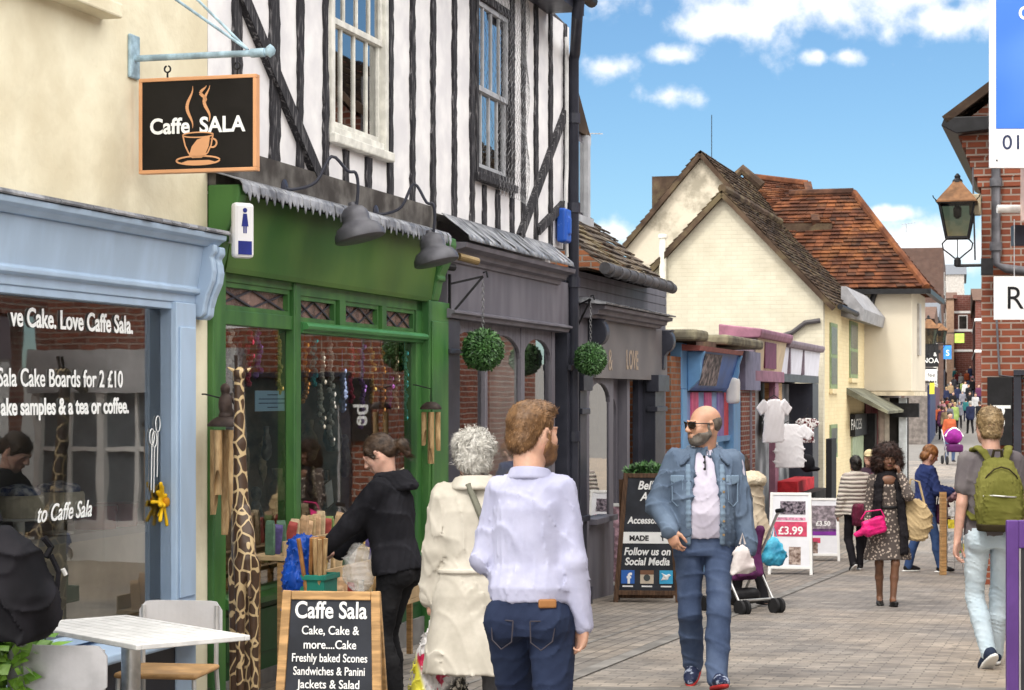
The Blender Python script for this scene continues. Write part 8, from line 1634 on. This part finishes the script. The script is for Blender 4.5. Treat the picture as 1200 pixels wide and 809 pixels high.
m = MB(WM[tb.name]); m.tube([(-.10, 0, .30), (-.04, 0, .55), (.04, -.02, .58), (.10, 0, .34)], .012, 6); m.build('handle', cloth('beige_canvas', (.42, .31, .17)), tb)
# ---------------------------------------------------------------- woman with striped jacket
f = Fig('dark haired woman in pale striped padded jacket seen from behind', (1003 - 600) / 82.8, 29., 5, 1.62, True, ank=[(-.07, -.14, .12), (.09, .10, .08)], foot_pitch=(-30, 0), wri=[(-.28, .0, .82), (.22, .05, .85)])
f.body(skin_t, .012); S = f.S
def stripes(name, a, b_, fr):
    t = NT(name); p = t.n('ShaderNodeSeparateXYZ'); t.t.links.new(t.tc.outputs['Object'], p.inputs[0]); sN = t.math('SINE', t.math('MULTIPLY', t.math('ADD', p.outputs[2], t.math('MULTIPLY', t.noise(3), .05)), fr)); t.set(t.b.inputs['Base Color'], t.mix(t.ramp(sN, -.2, .5), a, b_)); t.b.inputs['Roughness'].default_value = .7; t.bump(sN, .6, .02); return t.m
f.torso(stripes('pale_striped_padding', (.50, .46, .40), (.30, .25, .23), 110), 'padded_jacket', .045, .86, h=.013, wr=(.006, 20, 71, (.3, .3, 2)), upr=.056, lor=.05, wrr=.042, extra=lambda b: b.loft([(1.52 * S, 0, -.02, .08, .075), (1.45 * S, 0, -.02, .09, .08)], f.LM))
f.trousers(cloth('black_trousers', (.014, .013, .016)), h=.013, knee=.064, hem=.056); f.shoes(mat('black_trainer', (.02, .02, .022), .6), white, .012)
f.hair(hairmat('black_hair', (.012, .009, .008), (.03, .022, .018)), [('e', (0, -.014, .03), (.088, .104, .095)), ('e', (0, -.06, -.03), (.085, .06, .085)), ('e', (0, -.11, .03), (.05, .05, .05)), ('b', (0, .165, -.05), (.12, .09, .10), (-20, 0, 0))], 700, .05, .003, h=.012, disp=grit(.005, 60))
mb2 = thing('shoulder_bag', 'maroon shoulder bag at the hip of the woman in striped jacket', 'bag', WM[f.t.name] @ Matrix.Translation((.06, -.20, .70)))
b = SDF(.012, .03); b.box((0, 0, .10), (.16, .06, .16), None, .05); b.build('pouch', mat('maroon_leather', (.11, .012, .035), .5, var=.3, vscale=9), mb2, wr=(.012, 10, 3)); m = MB(WM[mb2.name]); m.tube([(.10, -.01, .24), (.18, .02, .45), (.14, .10, .68)], .012, 6); m.build('strap', mat('maroon_leather', (.11, .012, .035)), mb2)
# ---------------------------------------------------------------- person in navy jacket at the card rack
f = Fig('auburn haired person in navy jacket standing at the card rack', (1083 - 600) / 84.5, 28.4, -82, 1.76, ank=[(-.10, -.20, .08), (.12, .20, .08)], yaw=0, pitch=28, lean=6, wri=[(-.05, .42, 1.12), (.14, .34, 1.06)], poleA=[(-.3, -.4, -1), (.6, -.4, -1)], build=.98)
f.body(skin_p, .012); f.torso(cloth('navy_wool', (.022, .035, .115), (.035, .05, .15)), 'jacket', .030, .80, h=.013, wr=(.012, 9, 81), upr=.056, lor=.05, wrr=.042)
f.trousers(jean_dk2 := denim('blue_denim', (.02, .045, .13), (.06, .11, .24)), 'jeans', h=.013); f.shoes(black, white, .012)
f.hair(hairmat('auburn_hair', (.20, .075, .022), (.34, .15, .05)), [('e', (0, -.014, .032), (.090, .104, .094)), ('e', (0, -.05, -.045), (.080, .07, .075)), ('c', (.07, .03, .03), (.078, .03, -.06), .024, .018), ('c', (-.07, .03, .03), (-.078, .03, -.06), .024, .018), ('b', (0, .165, -.05), (.055, .09, .10), (-20, 0, 0)), ('b', (0, .0, -.19), (.2, .2, .07))], 800, .06, .003, h=.011, disp=grit(.004, 70))
pb2 = thing('handbag', 'dark purple handbag at the front of the navy jacket', 'bag', WM[f.t.name] @ Matrix.Translation((.02, .26, .72)))
b = SDF(.012, .03); b.box((0, 0, .09), (.05, .11, .14), None, .04); b.build('pouch', mat('aubergine_leather', (.06, .012, .05), .5), pb2, wr=(.01, 12, 3)); m = MB(WM[pb2.name]); m.tube([(0, -.08, .22), (.02, -.06, .40), (.02, .06, .40), (0, .08, .22)], .010, 6); m.build('handle', mat('aubergine_leather', (.06, .012, .05)), pb2)
# ---------------------------------------------------------------- person with cap behind them, and the fur hooded pushchair pusher
f = Fig('person in pale cap half hidden behind the curly haired woman', (1019 - 600) / 75., 32., 170, 1.70, pitch=0)
f.body(skin_f, .014); f.torso(cloth('dark_plum_coat', (.05, .03, .045)), 'coat', .03, .7, h=.014); f.trousers(cloth('black_trousers', (.014, .013, .016)), h=.014); f.shoes(black, black, .014)
f.hair(cloth('straw_cap', (.48, .40, .24)), [('e', (0, -.012, .045), (.088, .104, .085)), ('e', (0, .08, .03), (.07, .08, .016)), ('b', (0, 0, -.06), (.2, .2, .075))], 0, name='cap', h=.01)
f = Fig('person in beige coat with fur hood pushing the pushchair', (879 - 600) / 115.4, 20.8, 30, 1.55, True, lean=14, pitch=18, ank=[(-.08, .15, .08), (.09, -.15, .10)], wri=[(-.15, .40, 1.0), (.17, .40, .98)], poleA=[(-.8, -.3, -1), (1, -.3, -.6)], curl=(1., 1.))
PUSH = f; f.body(skin_p, .010); S = f.S
bc = cloth('beige_padding', (.38, .31, .23), (.46, .39, .30)); f.torso(bc, 'coat', .055, .66, h=.011, wr=(.014, 9, 91), upr=.058, lor=.052, wrr=.045)
f.sdf('fur_hood', cloth('cream_fur', (.56, .47, .34), (.68, .60, .47), bump=.8, bscale=60, bdist=.02), lambda b: [b.cap(f.L3(.12 * math.sin(a), -.05 - .11 * math.cos(a), 1.47 * S), f.L3(.15 * math.sin(a), -.07 - .13 * math.cos(a), 1.42 * S), .05, .05) for a in np.linspace(-2.2, 2.2, 14)], .010, k=.03, disp=grit(.008, 90))
f.trousers(cloth('black_trousers', (.014, .013, .016)), h=.012); f.shoes(black, black, .012)
f.hair(br_h, [('e', (0, -.014, .03), (.085, .102, .092)), ('e', (0, -.06, -.04), (.075, .055, .09)), ('b', (0, .165, -.05), (.12, .09, .10), (-20, 0, 0))], 500, .06, .003, h=.01)
# ---------------------------------------------------------------- dark clothed person at the left edge
f = Fig('person in black jacket cropped by the left edge beside the cafe window', (-58 - 600) / 293., 8.2, 84, 1.80, ank=[(-.1, 0, .08), (.1, .05, .08)], wri=[(-.27, .20, .98), (.27, .12, .90)], lean=3)
f.body(skin_f); bj = cloth('black_shell', (.008, .008, .010), (.016, .015, .019), rough=.7)
f.torso(bj, 'jacket', .045, .84, wr=(.012, 8, 95), upr=.058, lor=.054, wrr=.045); f.trousers(cloth('black_trousers', (.014, .013, .016))); f.shoes(black, black)
f.hair(hairmat('black_hair', (.012, .009, .008), (.03, .022, .018)), [('e', (0, -.014, .03), (.085, .1, .092)), ('b', (0, .165, -.05), (.12, .09, .10), (-20, 0, 0)), ('b', (0, 0, -.14), (.2, .2, .07))], 600, .03, .002)
rs2 = thing('rucksack', 'slouching black rucksack with loose straps at the left edge', 'rucksack', WM[f.t.name] @ Matrix.Translation((.0, -.2, .84)))
b = SDF(.009, .03); b.loft([(.0, 0, -.04, .17, .13), (.18, 0, -.06, .18, .15), (.36, 0, -.02, .16, .12), (.46, 0, .03, .10, .06)], pw=2.8); b.ell((.03, -.17, .12), (.13, .06, .11)); b.build('main_pocket', bj, rs2, wr=(.016, 4, 6))
m = MB(WM[rs2.name]); m.tube([(.12, -.17, .33), (.13, -.20, .26), (.125, -.19, .16)], .012, 6); m.tube([(.12, -.14, .40), (.14, -.165, .36), (.12, -.15, .32)], .014, 6); m.build('side_strap', bj, rs2)
m = MB(WM[rs2.name]); m.tube([(.165, -.205, .27), (.172, -.215, .245)], .010, 6); m.build('buckle', mat('pale_plastic', (.6, .6, .6), .5), rs2)
for q in (-1, 1):
    m = MB(WM[rs2.name]); m.tube([(q * .09, .04, .46), (q * .13, .10, .62), (q * .14, .22, .66), (q * .14, .36, .56), (q * .15, .40, .36), (q * .15, .12, .10)], .022, 8); m.build('shoulder_strap', bj, rs2)

# ---------------------------------------------------------------- the crowd further up the street
CROWD = []
def passer(label, px, foot, Y, H, rz, top, bot, hairc, skin=skin_f, fem=False, dress=False, stride=.2, coat_z=.82, h=.03):
    f = Fig(label, (px - 600) / FPX * Y, Y, rz, H, fem, ank=[(-.08, stride, .08), (.08, -stride, .1)], group='people further up the street', wri=[(-.25, -.5 * stride, .86), (.25, .5 * stride + .03, .88)])
    f.body(skin, h * .8, hands=False); f.torso(top, 'coat' if coat_z < .8 else 'top', .03, coat_z, h=h, wr=None, flare=.03 if dress else 0)
    if not dress: f.trousers(bot, h=h, wr=None)
    f.shoes(black, black, h)
    f.hair(hairc, [('e', (0, -.014, .03), (.09, .105, .095)), ('e', (0, -.05, -.03), (.08, .06, .07)), ('b', (0, .165, -.05), (.12, .09, .10), (-20, 0, 0))], 0, h=h * .8)
    return f
c_ = lambda n, a: cloth(n, a)
bh = hairmat('black_hair', (.012, .009, .008)); wh2 = hairmat('far_grey_hair', (.35, .33, .30)); bn = hairmat('far_brown_hair', (.07, .04, .025)); blh = hairmat('far_fair_hair', (.30, .2, .1))
navyc = c_('far_navy', (.018, .022, .05)); blk = c_('far_black', (.012, .012, .014)); gry = c_('far_grey', (.16, .16, .19)); org = c_('far_orange', (.38, .09, .04)); lim = c_('far_lime', (.22, .29, .09)); wht = c_('far_white', (.42, .42, .43)); jn = c_('far_denim', (.06, .09, .17)); plm = c_('far_plum', (.09, .03, .07)); rd = c_('far_red', (.22, .04, .04)); tn = c_('far_tan', (.24, .17, .10))
passer('person in orange top pushing the purple pram', 1113, 0, 65, 1.62, 190, org, jn, bh, fem=True, stride=.1)
passer('broad man in dark navy coat walking up the middle of the street', 1137, 0, 112, 1.80, 8, navyc, blk, wh2, coat_z=.74)
passer('woman in short black dress with bare legs far up the street', 1136.5, 0, 150, 1.66, 185, blk, blk, bn, fem=True, dress=True, coat_z=.55)
passer('person in grey top beside the woman in black dress', 1128, 0, 152, 1.72, 0, gry, jn, wh2)
passer('person in lime green coat in the middle of the far crowd', 1119, 0, 116, 1.70, 5, lim, blk, blh, fem=True, coat_z=.7)
passer('dark clothed person left of the lime green coat', 1113.5, 0, 118, 1.72, 180, blk, blk, bh)
passer('tall person in black near the top of the street', 1139.5, 0, 172, 1.82, 0, blk, navyc, bh)
passer('person in tan jacket in front of the black shop post', 1108, 0, 96, 1.62, 180, tn, blk, blh, fem=True)
passer('person in plum coat close to the far shopfronts', 1104, 0, 98, 1.66, 0, plm, blk, bn, fem=True, coat_z=.7)
passer('person cut by the brick corner in black at the right of the street', 1148, 0, 120, 1.74, 10, blk, blk, bn)
passer('person in white shirt high up the far street', 1131, 0, 168, 1.72, 180, wht, jn, bn)
passer('person in dark coat beneath the dark awning', 1122, 0, 160, 1.75, 0, navyc, blk, bh, coat_z=.7)
passer('person in black in the thick of the far crowd', 1117, 0, 148, 1.74, 180, blk, jn, bn)
passer('person in red top among the far crowd', 1110, 0, 138, 1.66, 0, rd, blk, bn, fem=True)
passer('person in pale top near the climbing end of the street', 1144, 0, 180, 1.70, 180, gry, blk, blh)
passer('person in black beside the blue hanging sign', 1106, 0, 128, 1.76, 0, blk, blk, bh)
passer('person in white walking close to the end of the street', 1126, 0, 184, 1.74, 0, wht, blk, wh2)
passer('person in grey coat beneath the yellow green sign', 1118, 0, 178, 1.72, 180, gry, navyc, bn, coat_z=.7)

tops = [blk, navyc, gry, org, lim, wht, plm, rd, tn, c_('far_teal', (.03, .14, .15)), c_('far_pink', (.33, .16, .19))]; tn_ = ['black', 'navy', 'grey', 'orange', 'lime', 'white', 'plum', 'red', 'tan', 'teal', 'pink']
where = ['by the left shopfronts', 'in mid street', 'on the right']
used_ = set()
for i, (px, Y) in enumerate([(1100, 112), (1104, 124), (1116, 132), (1124, 126), (1132, 138), (1143, 142), (1109, 158), (1114, 166), (1128, 172), (1135, 160), (1121, 190), (1133, 192), (1140, 188), (1147, 160), (1112, 108), (1119, 200), (1126, 205), (1137, 204)]):
    k = (i * 7 + 3) % 11; q = 0 if px < 1113 else 1 if px < 1132 else 2; a = ['short', 'tall', 'slim', 'stout'][i % 4]; j = (i * 5) % 3
    passer('%s distant person in %s top and %s trousers %s' % (a, tn_[k], ['black', 'blue', 'dark navy'][j], where[q]), px, 0, Y, [1.58, 1.82, 1.7, 1.72][i % 4], 180 * (i % 2), tops[k], [blk, jn, navyc][j], [bh, bn, blh, wh2][i % 4], fem=i % 3 == 0, h=.038)
# ================================================================ the carrier bag in the white haired woman's hand
W_ = WM[WHF.t.name]; wv = W_ @ Vector(WHF.wr[0] + np.array((.0, .01, -.10)))
cbag = thing('carrier_bag', 'white carrier bag with red print and patterned cloth hung from the hand', 'bag', at(wv.x + .05, wv.y - .03, wv.z))
def bagmat():
    t = NT('printed_white_plastic'); sp_ = t.n('ShaderNodeSeparateXYZ'); t.t.links.new(t.tc.outputs['Object'], sp_.inputs[0])
    n1 = t.ramp(t.noise(16, 2), .52, .56); dx = t.math('ABSOLUTE', t.math('ADD', sp_.outputs[0], .01)); dz = t.math('ABSOLUTE', t.math('ADD', sp_.outputs[2], .20)); near_ = t.ramp(t.math('ADD', dx, t.math('MULTIPLY', dz, .7)), .13, .10)
    b = t.mix(t.math('MULTIPLY', n1, near_), (.56, .55, .56), (.40, .01, .06)); dots = t.ramp(t.noise(60, 1), .5, .54); low = t.ramp(t.math('ADD', sp_.outputs[2], t.math('MULTIPLY', sp_.outputs[0], -1.)), -.34, -.40)
    b = t.mix(low, b, t.mix(dots, (.02, .018, .016), (.55, .52, .46))); yel = t.ramp(t.math('ADD', sp_.outputs[0], t.math('MULTIPLY', sp_.outputs[2], .3)), -.16, -.185); b = t.mix(yel, b, (.62, .58, .06))
    t.set(t.b.inputs['Base Color'], b); t.b.inputs['Roughness'].default_value = .35; return t.m
b = SDF(.007, .04); b.loft([(-.50, .02, 0, .12, .06), (-.36, .0, 0, .135, .085), (-.16, 0, 0, .10, .06), (-.04, 0, 0, .045, .03), (.02, 0, 0, .02, .015)]); b.build('sack', bagmat(), cbag, wr=(.016, 13, 8, (1.3, 1.3, .7)))
m = MB(WM[cbag.name]); m.tube([(-.02, 0, -.02), (-.05, .02, .06), (-.05, .03, .10)], .006, 6); m.build('handle', mat('white_bag_handle', (.6, .6, .6), .4), cbag)
